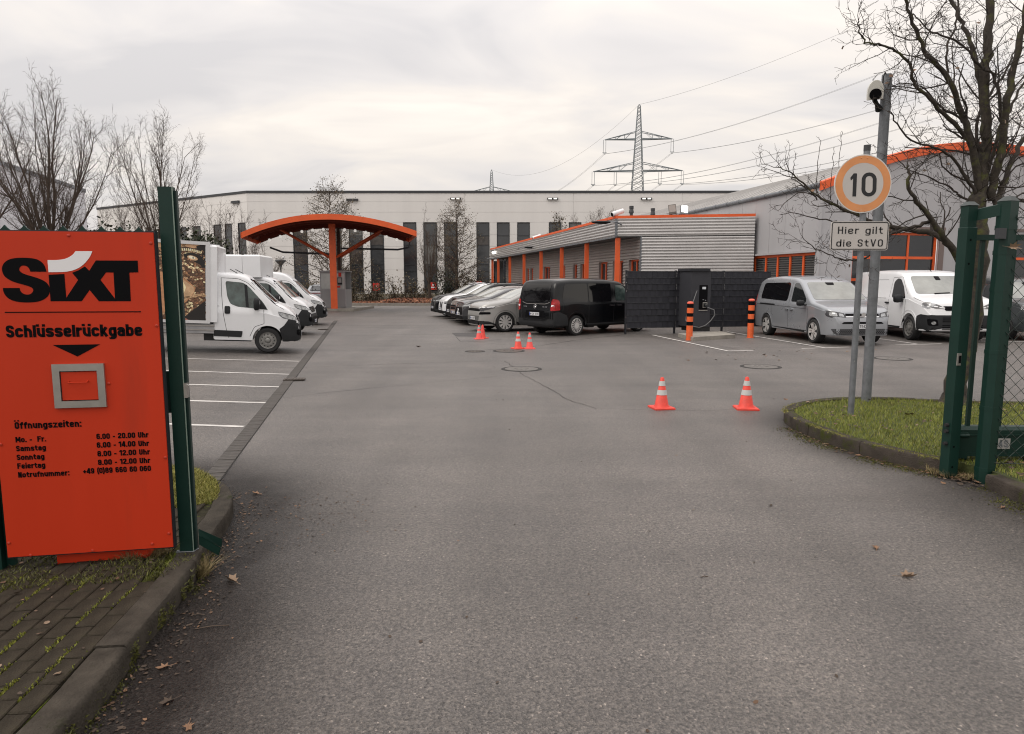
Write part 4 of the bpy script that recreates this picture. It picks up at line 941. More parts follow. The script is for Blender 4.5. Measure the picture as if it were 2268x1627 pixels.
for i in range(15):         # brow and jaw ridges
    t = i/14; pe(2 if i % 2 else 5, 5, 262+t*205, 752+t*62+10*math.sin(i), 13, 8, .3); pe(5, 5, 300+t*165, 1040-t*40, 12, 9, -.4); pe(2 if i % 3 else 7, 5, 245+t*200, 672-20*math.sin(t*3), 12, 10, 0)
    pp(4, 6, [(240+t*215, 664-22*math.sin(t*3)), (246+t*215, 664-22*math.sin(t*3)), (250+t*215, 690-22*math.sin(t*3))])
pp(4, 5, [(320,690),(380,672),(440,690),(478,740),(478,790),(430,760),(380,730),(330,712)])
pe(5, 6, 388, 716, 40, 17, .25, 16); pe(7, 7, 384, 712, 26, 11, .25, 14); pe(4, 8, 392, 714, 4, 11, 0, 10)
pp(3, 4, [(-300,800),(40,830),(130,850),(250,850),(290,862),(345,890),(410,950),(400,985),(345,1060),(280,1110),(200,1150),(120,1180),(40,1180),(-300,1200)])
pp(2, 5, [(-300,840),(40,850),(120,860),(150,900),(140,1020),(60,1070),(-300,1100)])
pp(5, 5, [(260,860),(320,890),(395,945),(398,985),(345,1045),(290,1085),(262,1060),(300,980)]); pp(2, 6, [(272,875),(318,905),(340,950),(318,1010),(285,1060),(292,960)])
pp(8, 5, [(40,770),(130,760),(130,840),(80,850),(40,840)]); pp(4, 6, [(90,745),(130,750),(130,820),(105,815)])
for a in ([(52,742),(84,738),(80,905)], [(92,740),(112,740),(100,830)], [(262,850),(288,872),(280,925)], [(66,1120),(84,1110),(110,1185)], [(118,1060),(136,1062),(140,1190),(128,1150)], [(96,1130),(106,1120),(126,1190)]): pp(7, 8, a)
pp(4, 6, [(70,1090),(120,1070),(130,1180),(90,1195)]); pp(8, 6, [(40,1060),(90,1045),(130,1050),(90,1080),(60,1090)])
pp(4, 4, [(330,1180),(482,1050),(482,1213),(300,1213)]); pp(8, 5, [(250,1190),(300,1170),(360,1213),(260,1213)])
pr_.build('printed_picture', P_, trk)
place(trk, W0, HT, -.886, -1, .99, .862)
trk.location.z = gz(W0.x, W0.y); trk.rotation_euler[1] = -.0; 
trk.rotation_mode = 'ZYX'; trk.rotation_euler = (0, R(3.0), math.atan2(HT.y, HT.x))
trk.location.z += .886*.862*0

t2 = thing('box_van', 'white box truck parked between the dragon-print truck and the high-roof van', 'truck', group='white vans and trucks parked on the left')
boxer(t2, 'truck2', 1)
b = MB(); b.bbox(-6.3, -2.40, -1.1, 1.1, .84, 3.04, .06); b.build('cargo_box', P_white, t2)
b = MB(); b.bbox(-2.39, -1.75, -1.1, 1.1, 2.20, 3.04, .06); b.build('front_box', P_white, t2); underbody(t2, -2.6, -1.35, 1.6, .30, .5)
for sg in (1, -1): add_wheel(t2, -5.0, sg*.9, .36, 'steel')
W2 = G(637, 742.5); place(t2, W2, Vector((.988, .13)).normalized(), -.886, -1, .99, .88)
t3 = thing('panel_van', 'white high-roof panel van farthest back in the left row', 'van', group='white vans and trucks parked on the left')
boxer(t3, 'van', 1); 
for sg in (1, -1): add_wheel(t3, -4.6, sg*.88, .36, 'steel')
underbody(t3, -5.8, -.3, 1.5, .30, .7)
W3 = G(677, 720.5); place(t3, W3, Vector((.975, .20)).normalized(), -.886, -1, .99, .89)
for t_, w_ in ((t2, W2), (t3, W3)): t_.location.z = gz(w_.x, w_.y)*.6

# ---- silver people carrier
def mpv(root):
    top = [(0,.62),(-.03,.80),(-.10,.90),(-.25,.99),(-.55,1.06),(-1.02,1.14),(-1.12,1.18),(-1.85,1.66),(-2.05,1.76),(-2.4,1.83),(-3.3,1.87),(-4.3,1.83),(-4.62,1.73),(-4.78,1.3),(-4.85,.9),(-4.85,.6)]
    wl = [-.88, -3.85]
    bd = Body(top, 1.80, .26, [(-9,1.06),(-3.5,1.06),(-1.1,1.03),(-.3,.9),(0,.7)], wl, .375, .20, (.6,.24), (.35,.08), .09, .03, .33, .06)
    m = MB(); m.v, m.f, m.m = bd.V, bd.F, [0]*len(bd.F); m.build('body', P_silver, root, smooth=38)
    for v in 'RL':
        bd.decal('front_side_window', v, rc([(-1.42,1.10),(-2.28,1.12),(-2.28,1.66),(-2.02,1.66),(-1.72,1.46),(-1.4,1.2)], .07), M_glass, root, .005)
        bd.decal('rear_side_window', v, rc([(-2.52,1.12),(-4.38,1.17),(-4.30,1.66),(-2.52,1.68)], .12), M_privacy, root, .005)
        bd.decal('sliding_rail', v, rc([(-3.3,.98),(-4.35,.99),(-4.35,1.03),(-3.3,1.02)], .01), M_plastic, root, .010)
        for x in (-2.18, -2.48): bd.decal('door_handle', v, rc(rect(x-.10, x+.08, .87, .915), .02), P_silver, root, .04)
        bd.decal('headlight', v, rc([(-.10,.79),(-.30,.86),(-.33,.84),(-.28,.78),(-.12,.74)], .02), M_lampd, root, .006, .05)
        bd.decal('sill_trim', v, rect(-3.45,-1.28,.27,.33), M_trim, root, .006)
        mirror(root, -1.36, (1 if v == 'L' else -1)*.93, 1.10, M_plastic, .14, .17, .22)
        for wx in wl: bd.arch_ring(v, wx, .375, .405, P_silver, root, off=.006)
        bd.decal('tail_light', v, [(-4.72,.9),(-4.84,.9),(-4.80,1.3),(-4.70,1.3)], M_red, root, .008)
    gaps(root, bd, 'RL', [[(-1.28,.34),(-1.22,.7),(-1.22,1.05)], [(-2.4,.34),(-2.4,1.7)], [(-3.5,.72),(-3.55,1.08)], [(-3.4,.66),(-3.5,.72)], [(-1.22,.93),(-2.4,.96),(-4.6,.99)]])
    bd.decal('windscreen', 'F', rc([(-.76,1.20),(.76,1.20),(.64,1.68),(-.64,1.68)], .07), M_screen, root, .006, .1)
    bd.decal('mirror_sensor', 'F', rc([(-.1,1.60),(.1,1.60),(.13,1.67),(-.13,1.67)], .02), M_black, root, .012)
    for sg in (1, -1):
        bd.decal('headlight', 'F', rc([(sg*.44,.75),(sg*.86,.79),(sg*.86,.93),(sg*.50,.86)], .02), M_lampd, root, .010, .06)
        bd.decal('headlight_lens', 'F', rc([(sg*.50,.765),(sg*.64,.775),(sg*.64,.86),(sg*.53,.845)], .02), M_lampg, root, .014, .06)
        bd.decal('headlight_lens', 'F', rc([(sg*.68,.78),(sg*.82,.795),(sg*.82,.885),(sg*.69,.865)], .02), M_lampg, root, .014, .06)
    bd.decal('grille', 'F', [(-.46,.79),(.46,.79),(.46,.85),(-.46,.85)], M_black, root, .008); bd.decal('grille_bar', 'F', rect(-.46,.46,.755,.785), M_chrome, root, .012)
    bd.decal('bumper_slot', 'F', rc([(-.58,.585),(.58,.585),(.52,.635),(-.52,.635)], .02), M_black, root, .008)
    bd.decal('lower_grille', 'F', rc([(-.72,.30),(.72,.30),(.80,.45),(-.80,.45)], .04), mat('grey_grille', (.07,.072,.078), .4, metal=.3), root, .008)
    g = MB()
    for i in range(26):
        for j in range(4):
            y = -.74 + i*.058 + (.029 if j % 2 else 0); z = .315 + j*.036; h, n = bd.hit('F', y, z); q = h + n*.010; g.add([(q.x, q.y-.022, q.z), (q.x, q.y, q.z-.012), (q.x, q.y+.022, q.z), (q.x, q.y, q.z+.012)], [(0,1,2,3)])
    g.build('grille_mesh', M_black, root)
    bd.decal('bumper_lip', 'F', rect(-.8,.8,.27,.295), P_silver, root, .012)
    MB().lathe([(.001,0),(.058,0),(.06,.008),(.001,.008)], 20, (.012,0,.82), ax='x').build('badge', M_chrome, root)
    plate(root, .03, 0, .515, 1, 'M TE4313E')
    for x in wl:
        for sg in (1, -1): add_wheel(root, x, sg*.79, .335, 'five')
    underbody(root, -4.7, -.25, 1.3, .24, .7)
    roof_rail(root, bd, -1.3, -1.31, .3, M_seam) if 0 else None
    return bd
cad = thing('people_carrier', 'silver people carrier with dark rear windows parked beside the right orange bollard', 'van', group='vans parked nose out on the right')
mpv(cad)
W1a, W1b = G(1694, 742.5), G(1797, 760.5)
hc = (W1b - W1a).normalized(); sc_ = (W1b-W1a).length/2.97
place(cad, W1b, hc, -.88, -1, .92, sc_*1.0)

# ---- mid-size white van and its dark neighbour
def midvan(root, P, front=True, lower=M_trim, wheels='steel'):
    top = [(0,.58),(-.02,.85),(-.06,1.02),(-.14,1.10),(-.3,1.16),(-.72,1.24),(-.84,1.28),(-1.50,1.76),(-1.7,1.88),(-2.1,1.95),(-3.4,1.98),(-4.7,1.95),(-4.85,1.82),(-4.93,1.0),(-4.95,.6)]
    wl = [-.88, -4.1]
    bd = Body(top, 1.95, .30, [(-9,1.16),(-1.0,1.16),(-.3,1.0),(0,.7)], wl, .40, .17, (.6,.2), (.2,.05), .10, .03, .35, .07)
    m = MB(); m.v, m.f, m.m = bd.V, bd.F, [0]*len(bd.F); m.build('body', P, root, smooth=38)
    for v in 'RL':
        bd.decal('side_window', v, rc([(-1.16,1.17),(-1.28,1.12),(-1.98,1.18),(-2.02,1.64),(-1.86,1.74),(-1.66,1.72),(-1.40,1.50)], .07), M_glass, root, .005)
        bd.decal('headlight', v, rc([(-.05,.96),(-.24,1.06),(-.32,1.05),(-.28,.96),(-.12,.90)], .03), M_lampg, root, .006, .05)
        bd.decal('bumper_corner', v, rc([(.02,.72),(-.30,.76),(-.45,.70),(-.47,.46),(-.44,.30),(.02,.28)], .02), lower, root, .012, .06)
        bd.decal('door_handle', v, rc(rect(-2.30,-2.10,1.0,1.045), .02), M_plastic, root, .035)
        bd.decal('rub_strip', v, rect(-3.55,-1.35,.31,.36), lower, root, .006)
        mirror(root, -1.30, (1 if v == 'L' else -1)*.97, 1.16, M_plastic, .16, .24, .24)
        for wx in wl: bd.arch_ring(v, wx, .40, .50, P, root, off=.010, a0=0, a1=180)
    gaps(root, bd, 'RL', [[(-1.3,.4),(-1.14,.7),(-1.12,1.14)], [(-2.2,.4),(-2.14,1.0),(-2.12,1.76)], [(-2.12,1.76),(-1.6,1.78),(-1.1,1.3)], [(-3.5,.5),(-3.5,1.75)], [(-2.3,1.15),(-4.8,1.15)], [(-2.4,1.7),(-3.3,1.7)], [(-.75,1.2),(-.3,1.1)]])
    bd.decal('windscreen', 'F', rc([(-.82,1.30),(.82,1.30),(.69,1.80),(-.69,1.80)], .09), M_screen, root, .006, .1)
    for y in (-.35, .25): bd.decal('wiper', 'F', [(y,1.29),(y+.42,1.315),(y+.42,1.33),(y,1.31)], M_black, root, .02)
    bd.decal('sensor_patch', 'F', rc(rect(-.07,.07,1.68,1.79), .02), M_black, root, .010)
    for sg in (1, -1):
        bd.decal('headlight', 'F', rc([(sg*.44,.92),(sg*.68,.915),(sg*.90,.98),(sg*.92,1.07),(sg*.84,1.09),(sg*.60,1.01)], .03), mat('smoked_lamp', (.13, .13, .135), .1, spec=.8), root, .010, .06)
        bd.decal('headlight_lens', 'F', ell(sg*.76, 1.01, .07, .045, 14), M_lampg, root, .016, .06)
        for k, (y0, y1, z) in enumerate(((.64,.86,.965),(.46,.60,.93))): bd.decal('light_guide', 'F', [(sg*y0,z-.012),(sg*y1,z),(sg*y1,z+.022),(sg*y0,z+.012)], M_drl, root, .018)
        bd.decal('fog_light_recess', 'F', rc([(sg*.62,.46),(sg*.84,.46),(sg*.86,.64),(sg*.66,.62)], .03), M_black, root, .022, .08)
        bd.decal('fog_light', 'F', ell(sg*.74, .53, .05, .045, 12), M_lampg, root, .026)
    bd.decal('grille', 'F', rc([(-.44,.86),(.44,.86),(.50,.98),(-.50,.98)], .03), M_black, root, .012)
    bd.decal('front_bumper', 'F', rc([(-.95,.30),(.95,.30),(.95,.72),(.86,.74),(-.86,.74),(-.95,.72)], .03), lower, root, .014, .1)
    for z in (.36,.41,.46,.56,.61,.66): bd.decal('grille_bar', 'F', rect(-.52,.52,z,z+.018), M_black, root, .022)
    plate(root, .04, 0, .56, 1, 'M SX 832')
    MB().tube([(-1.75,.0,1.93),(-1.95,.0,2.06)], .008, 5).build('aerial', M_black, root)
    for x in wl:
        for sg in (1, -1): add_wheel(root, x, sg*.85, .345, wheels)
    underbody(root, -4.8, -.3, 1.35, .26, .8)
    return bd
scu = thing('delivery_van', 'white delivery van with black bumper and steel wheels right of the silver people carrier', 'van', group='vans parked nose out on the right')
midvan(scu, P_white)
W4 = G(2010, 753.5); h4 = Vector((-.07, -1)).normalized(); place(scu, W4, h4, -.88, -1, .96, 1.11)
dkv = thing('dark_van', 'dark grey van partly hidden behind the green gate and chain-link fence', 'van', group='vans parked nose out on the right')
midvan(dkv, P_slate, lower=P_slate, wheels='five')
W5 = G(2222, 752); place(dkv, W5, Vector((.02, -1)).normalized(), -.88, -1, .96, 1.0)
# low dark car behind the dark van
# ---- black people-carrier van, seen from behind
def bigvan(root):
    top = [(0,.6),(-.03,.85),(-.15,1.0),(-.8,1.15),(-1.6,1.72),(-1.9,1.84),(-2.6,1.90),(-4.2,1.90),(-4.85,1.86),(-4.98,1.78),(-5.06,1.45),(-5.12,1.05),(-5.14,.7)]
    wl = [-.9, -4.10]
    bd = Body(top, 1.93, .33, [(-9,1.13),(-1.0,1.1),(-.3,.95),(0,.7)], wl, .40, .13, (.6,.22), (.35,.07), .12, .04, .35, .07)
    m = MB(); m.v, m.f, m.m = bd.V, bd.F, [0]*len(bd.F); m.build('body', P_black, root, smooth=38)
    for v in 'RL':
        bd.decal('rear_side_window', v, rc([(-4.78,1.16),(-4.62,1.74),(-3.55,1.76),(-3.55,1.13),(-4.70,1.12)], .10), M_privacy, root, .006)
        bd.decal('middle_side_window', v, rc([(-3.50,1.13),(-3.50,1.76),(-2.38,1.76),(-2.38,1.13)], .05), M_privacy, root, .006)
        bd.decal('front_side_window', v, rc([(-2.16,1.15),(-2.16,1.70),(-1.8,1.70),(-1.25,1.3),(-1.2,1.18)], .07), M_gglass, root, .006)
        for x in (-2.34, -1.98): bd.decal('door_handle', v, rc(rect(x-.12, x+.10, .98, 1.02), .02), M_chrome, root, .035)
        bd.decal('bumper_side', v, rc([(-5.14,.34),(-5.14,.80),(-4.9,.82),(-4.56,.70),(-4.50,.45),(-4.52,.34)], .02), M_trim, root, .007, .06)
        for wx in wl: bd.arch_ring(v, wx, .40, .47, M_trim, root, off=.010, a0=-5, a1=185)
        bd.decal('sill_trim', v, rect(-3.62,-1.4,.34,.40), M_trim, root, .012)
        bd.decal('tail_light', v, rc([(-4.88,.88),(-4.90,1.20),(-5.12,1.24),(-5.16,.86)], .03), M_red, root, .012, .05)
    gaps(root, bd, 'RL', [[(-2.28,.42),(-2.24,1.84)], [(-3.52,.42),(-3.52,1.86)], [(-4.75,.85),(-4.72,1.1),(-4.55,1.84)], [(-2.28,1.08),(-4.7,1.08)], [(-1.2,.45),(-1.15,1.1)]])
    bd.decal('rear_window', 'B', rc([(-.72,1.24),(-.5,1.15),(.5,1.15),(.72,1.24),(.66,1.74),(-.66,1.74)], .07), M_privacy, root, .008, .1)
    bd.decal('rear_bumper', 'B', rc([(-.93,.34),(.93,.34),(.93,.58),(.62,.58),(.6,.5),(-.6,.5),(-.62,.58),(-.93,.58)], .03), M_trim, root, .02, .1)
    bd.decal('plate_recess', 'B', rc([(-.52,.62),(.52,.62),(.46,.86),(-.46,.86)], .04), M_black, root, .004, .1)
    for sg in (1, -1): bd.decal('tail_light', 'B', rc([(sg*.78,.86),(sg*.93,.86),(sg*.93,1.24),(sg*.86,1.25),(sg*.80,1.2)], .03), M_red, root, .014, .05); bd.decal('reversing_light', 'B', rect(min(sg*.81,sg*.91), max(sg*.81,sg*.91), .99, 1.05), M_drl, root, .018)
    g = MB()
    for l in ([(-.72,.6),(-.74,1.2),(-.66,1.8),(.66,1.8),(.74,1.2),(.72,.6)],): q = bd.seam('B', l, root, .012); g.add(q.v, q.f)
    q = bd.seam('B', [(-.7,1.14),(-.5,1.08),(.5,1.08),(.7,1.14)], root, .014); 
    g.build('tailgate_gap', M_seam, root); h = MB(); h.add(q.v, q.f); h.build('window_edging', M_steel, root)
    MB().tube([(-5.11,-.45,1.19),(-5.10,.02,1.16)], .012, 5).build('rear_wiper', M_black, root)
    hb, nb = bd.hit('B', 0, .99)
    bg = MB(); n = 24
    ring_ = [(0, .062*math.cos(2*math.pi*k/n), .062*math.sin(2*math.pi*k/n)) for k in range(n+1)]; bg.tube(ring_, .007, 6, False)
    for k in range(3): a = math.pi/2 + k*2*math.pi/3; bg.tube([(0, 0, 0), (0, .06*math.cos(a), .06*math.sin(a))], [.010, .003], 5)
    bg.build('badge', M_chrome, root, loc=(hb.x-.02, 0, .99))
    for s_, y0, y1 in (('VITO', .62, .42), ('116 CDI', -.36, -.62)):
        t = letter(s_, 0, abs(y0-y1)*.9, 0, .035, .16); q = MB(); q.add([(bd.hit('B', y0 - v[0], .965 + v[2])[0].x - .007, y0 - v[0], .965 + v[2]) for v in t.v], t.f); q.build('rear_lettering', M_chrome, root)
    plate(root, -5.18, 0, .74, -1, 'M ZV 6130')
    for x in wl:
        for sg in (1, -1): add_wheel(root, x, sg*.85, .345, 'multi')
    underbody(root, -4.9, -.3, 1.35, .27, .8)
    b = MB(); b.box(-3.4, -3.1, -.8, -.6, .24, .34); b.build('jacking_bracket', M_hubd, root)
    return bd
vit = thing('passenger_van', 'black passenger van seen from behind beside the dark slat screen', 'van', group='vehicles parked in the right row')
bigvan(vit)
W6 = G(1276, 744); hv = Vector((math.sin(R(51)), math.cos(R(51)))); place(vit, W6, hv, -4.10, -1, .94, 1.0)

# ---- crossovers and cars
def suv(root, P, L_=4.55, Hh=1.64, W=1.88, style='plain', wheels='ten', clad=M_trim, hood=1.08, txt='M BK 3310', full=True, rails=False):
    k = Hh/1.64; e = -L_
    top = [(0,.55),(-.02,.80),(-.06,.93),(-.14,1.00),(-.36,hood-.01),(-.9,hood+.06),(-1.12,hood+.10),(-1.95,Hh-.10),(-2.2,Hh-.03),(-2.6,Hh),(-3.3,Hh-.01),(e+.65,Hh-.12),(e+.22,1.2*k),(e+.06,1.05),(e,.85),(e,.6)]
    wl = [-.92, -.92-2.76*L_/4.6]
    bd = Body(top, W, .24, [(-9,1.05),(-3,1.02),(-1.1,hood-.05),(-.3,.86),(0,.68)], wl, .39, .28, (.8,.30), (.7,.2), .09, .03, .34, .07)
    m = MB(); m.v, m.f, m.m = bd.V, bd.F, [0]*len(bd.F); m.build('body', P, root, smooth=38)
    for v in ('LR' if full else 'L'):
        bd.decal('side_windows', v, rc([(-1.42,hood+.03),(e+.75,1.09*k),(e+.95,1.42*k),(-3.0,Hh-.13),(-2.25,Hh-.14),(-1.95,Hh-.22)], .05), M_glass, root, .005)
        if style == 'crossover': 
            q = bd.seam(v, [(-1.34,hood+.0),(-1.98,Hh-.18),(-2.3,Hh-.10),(-3.3,Hh-.10)], root, .025, off=.012); g = MB(); g.add(q.v, q.f); g.build('window_chrome', M_chrome, root)
        for wx in wl: bd.arch_ring(v, wx, .39, .46, clad, root, off=.010, a0=-10, a1=190)
        bd.decal('sill_trim', v, rect(wl[1]+.44, wl[0]-.44, .25, .37), clad, root, .010)
        bd.decal('headlight', v, rc([(-.03,.80),(-.30,.90),(-.55,.94),(-.50,.89),(-.25,.82),(-.05,.75)], .01), M_lampd if style != 'wide' else M_lampg, root, .008, .05)
        bd.decal('lower_bumper', v, rc([(.01,.24),(.01,.42),(-.30,.40),(-.52,.32),(-.54,.24)], .02), clad, root, .008, .06)
        mirror(root, -1.45, (1 if v == 'L' else -1)*.93, hood+.06, P, .13, .15, .2)
    gaps(root, bd, 'LR' if full else 'L', [[(-1.40,.40),(-1.36,hood)], [(-2.5,.40),(-2.5,Hh-.15)], [(-.5,.93),(-1.2,hood)]])
    bd.decal('windscreen', 'F', rc([(-.74,hood+.13),(.74,hood+.13),(.60,Hh-.09),(-.60,Hh-.09)], .06), M_screen2, root, .006, .1)
    bd.decal('lower_grille', 'F', rc([(-.62,.27),(.62,.27),(.56,.42),(-.56,.42)], .03), M_black, root, .012)
    if style == 'kidney':
        for sg in (1, -1):
            bd.decal('grille_frame', 'F', rc([(sg*.03,.50),(sg*.27,.52),(sg*.31,.86),(sg*.06,.88)], .04), M_chrome, root, .012); bd.decal('grille', 'F', rc([(sg*.05,.53),(sg*.25,.55),(sg*.28,.83),(sg*.08,.85)], .04), M_black, root, .018)
    elif style == 'star':
        bd.decal('grille', 'F', rc([(-.58,.46),(.58,.46),(.46,.78),(-.46,.78)], .05), M_black, root, .012)
        bg = MB(); n = 20; bg.tube([(0, .10*math.cos(2*math.pi*q/n), .10*math.sin(2*math.pi*q/n)) for q in range(n+1)], .010, 6, False)
        for q in range(3): a = math.pi/2 + q*2*math.pi/3; bg.tube([(0,0,0),(0,.1*math.cos(a),.1*math.sin(a))], [.016,.004], 5)
        h, n_ = bd.hit('F', 0, .62); bg.build('badge', M_chrome, root, loc=(h.x+.03, 0, .62))
    elif style == 'crossover':
        bd.decal('upper_band', 'F', rc([(-.72,.765),(.72,.765),(.60,.86),(-.60,.86)], .02), M_black, root, .012)
        bd.decal('plate_panel', 'F', rc([(-.55,.44),(.55,.44),(.60,.60),(-.60,.60)], .02), mat('grey_panel', (.10,.10,.098), .5), root, .010)
        bd.decal('skid_plate', 'F', rect(-.5,.5,.245,.275), M_alloy, root, .02)
        for sg in (1, -1): bd.decal('daytime_light', 'F', [(sg*.50,.86),(sg*.90,.91),(sg*.90,.94),(sg*.52,.885)], M_drl, root, .016); bd.decal('lamp_recess', 'F', rc([(sg*.60,.64),(sg*.88,.66),(sg*.88,.74),(sg*.66,.74)], .02), M_black, root, .012)
        for z in (.30,.335,.37): bd.decal('grille_bar', 'F', rect(-.55,.55,z,z+.014), M_trim, root, .018)
    else:
        bd.decal('grille', 'F', rc([(-.50,.62),(.50,.62),(.56,.82),(-.56,.82)], .03), M_black, root, .012)
        bd.decal('grille_bar', 'F', rect(-.5,.5,.72,.735), M_chrome if style == 'wide' else M_trim, root, .018)
    for sg in (1, -1): bd.decal('headlight', 'F', rc([(sg*.52,.80),(sg*.86,.85),(sg*.88,.93),(sg*.56,.87)], .02), M_lampd if style in ('crossover',) else M_lampg, root, .012, .06)
    plate(root, .03, 0, .50, 1, txt)
    for x in wl:
        for sg in (1, -1): add_wheel(root, x, sg*.82, .365, wheels)
    underbody(root, e+.3, -.3, 1.3, .22, .7)
    if rails: roof_rail(root, bd, -2.1, e+.9, .58, rails)
    return bd
cars = [  # near -> far: place on the ground under the front centre
    (None, (-.92, -.39), P_grey, dict(style='crossover', txt='M CN 2317'), 'matt grey crossover with ten-spoke wheels nearest in the right row', .99),
    ((1016, 720), (-.94, -.34), P_dark, dict(style='star', Hh=1.60, txt='M LY 7903'), 'dark car with a star badge next to the grey crossover', .97),
    ((1005, 716), (-.94, -.34), P_taupe, dict(style='wide', Hh=1.66, txt='M LR 4401', rails=M_black), 'taupe car between the star-badged car and the black off-roader', .98),
    ((994, 711.5), (-.95, -.31), P_black, dict(style='plain', Hh=1.80, hood=1.16, txt='M EL 5502', rails=M_black), 'black off-roader between the taupe car and the white front', .97),
    ((977, 706), (-.955, -.30), P_white, dict(style='kidney', Hh=1.78, hood=1.14, txt='M KP 118', rails=M_black), 'white off-roader with double grille second from the far end', .98),
    ((959, 701.5), (-.955, -.30), P_black, dict(style='kidney', Hh=1.74, hood=1.12, txt='M KP 604', rails=M_chrome), 'black off-roader with double grille at the far end of the row', 1.0)]
for i, (px, hd_, P, kw, lb, s_) in enumerate(cars):
    t = thing('parked_car', lb, 'car', group='cars parked in the right row'); suv(t, P, **kw); h_ = Vector(hd_).normalized()
    if px is None: place(t, G(1119, 736), h_, -.92, 1, .92, s_)
    else: q = G(*px); t.location = (q.x, q.y, 0); t.rotation_euler[2] = math.atan2(h_.y, h_.x); t.scale = (s_,)*3
t = thing('parked_car', 'silver car seen from behind left of the glass kiosk', 'car'); suv(t, P_silver, style='plain', full=True); tb = t
pk = G(700, 676, 0); a = Vector((.05, 1)).normalized(); t.location = (pk.x + .3, pk.y + 4.6, 0); t.rotation_euler[2] = math.atan2(a.y, a.x)
b = MB(); b.box(-4.575, -4.555, -.7, .7, .92, .97); b.build('tail_light_bar', M_red, t); b = MB(); b.box(-4.60, -4.5, -.75, .75, .3, .52); b.build('rear_bumper', M_trim, t)
b = MB(); b.add([(-4.42,-.6,1.12),(-4.42,.6,1.12),(-4.0,.52,1.5),(-4.0,-.52,1.5)], [(0,1,2,3)]); b.xf(Matrix.Translation((-.06,0,.03))); b.build('rear_window', M_glass, t)
t = thing('parked_car', 'dark car half hidden behind the far end of the right row', 'car'); suv(t, P_dark, style='plain', full=True)
pk = G(1013, 693); t.location = (pk.x, pk.y, 0); t.rotation_euler[2] = math.atan2(-.30, -.955)
# ================================================================== BUILDINGS
M_hall = mat('hall_panel', (.72, .70, .68), .7, var=.045, vscale=.6, bump=.05, bscale=20, streak=True)
M_halld = mat('hall_joint', (.46, .44, .42), .8)
M_edge = mat('roof_edge_dark', (.035, .037, .042), .5)
M_wframe = mat('window_frame_dark', (.012, .014, .018), .5)
M_gwall = mat('grey_sheet_wall', (.40, .395, .41), .55, metal=.1, var=.06, vscale=.8, streak=True)
M_lwall = mat('left_hall_wall', (.66, .66, .70), .6, var=.05, vscale=.5)
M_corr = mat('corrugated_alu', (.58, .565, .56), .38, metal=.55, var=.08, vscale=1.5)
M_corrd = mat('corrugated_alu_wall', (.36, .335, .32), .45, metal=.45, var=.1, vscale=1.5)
M_roofg = mat('standing_seam_roof', (.34, .33, .32), .5, metal=.4, var=.15, vscale=1)
M_refl = mat('hall_glass', (.030, .033, .038), .07, spec=.8, var=.5, vscale=.35)
M_refl2 = mat('hall_glass_pale_reflection', (.12, .12, .115), .1, spec=.7, var=.6, vscale=.8); M_refl3 = mat('hall_glass_brown', (.06, .05, .045), .08, spec=.7, var=.7, vscale=.9); rpane = random.Random(12)  # pane variants: reflections and blinds painted into the glass colour
M_blind = mat('window_blind', (.22, .21, .2), .7, var=.2)
M_redsign = mat('red_sign', (.55, .03, .02), .5)

# ---- white hall across the far end (local x along the facade, y = depth into the hall)
YH = 72.0
def hall_facade(root, x0, x1, wins, zt=11.05, win_z=(.75, 7.95), rows=None, ww=None, joints=12.0):
    b = MB(); b.box(x0, x1, .06, .5, .62, zt-.05); b.build('wall', M_halld, root)
    b = MB(); b.box(x0, x1, -.02, .5, -.2, .62); b.build('plinth', M_conc, root)
    zs = [.62, 1.9, 3.1, 4.3, 5.5, 6.7, win_z[1]+.03, 9.0, 10.05, zt-.12]
    wins = sorted(wins); vert = [x0]; 
    ivs = []; cur = x0
    for a, c in wins: ivs.append((cur, a)); cur = c
    ivs.append((cur, x1)); pieces = []
    for i in range(len(zs)-1):
        za, zb_ = zs[i]+.008, zs[i+1]-.008
        if zb_ <= win_z[1] + .05: sp = ivs
        else:
            n = max(1, round((x1-x0)/joints)); sp = [(x0+(x1-x0)*k/n, x0+(x1-x0)*(k+1)/n) for k in range(n)]
        for a, c in sp:
            if c-a < .15: continue
            m = MB(); m.box(a+.008, c-.008, 0, .06, za, zb_); m.build('wall_panel', M_hall, root)
    for a, c in wins:
        f = MB(); z0, z1 = win_z
        f.box(a, a+.07, -.03, .2, z0, z1); f.box(c-.07, c, -.03, .2, z0, z1); f.box(a+.07, c-.07, -.03, .2, z1-.08, z1); f.box(a+.07, c-.07, -.03, .2, z0, z0+.08)
        zz = [z0+.08, z0+2.2, z0+2.9, z0+4.9, z1-1.35, z1-.08]
        for z in zz[1:-1]: f.box(a+.07, c-.07, -.02, .15, z-.03, z+.03)
        w_ = f.build('window', M_wframe, root)
        for q in range(len(zz)-1):
            g = MB(); g.box(a+.07, c-.07, .03, .05, zz[q]+.03, zz[q+1]-.03); g.build('pane', rpane.choice([M_refl]*9 + [M_refl2, M_refl3]), w_)
    e = MB(); e.box(x0-.05, x1+.05, -.06, .5, zt-.12, zt+.12); e.build('roof_edge', M_edge, root)
hall = thing('white_hall', 'long white industrial hall with tall dark strip windows across the back', 'building', (0, YH, 0), 0)
def hx(px): return (px-1134)/1512*(YH - 0)/1.0
c4 = lambda x: (900 + x/2.52)/1.806
c5 = lambda x: (1650 + x/2.324)/1.806
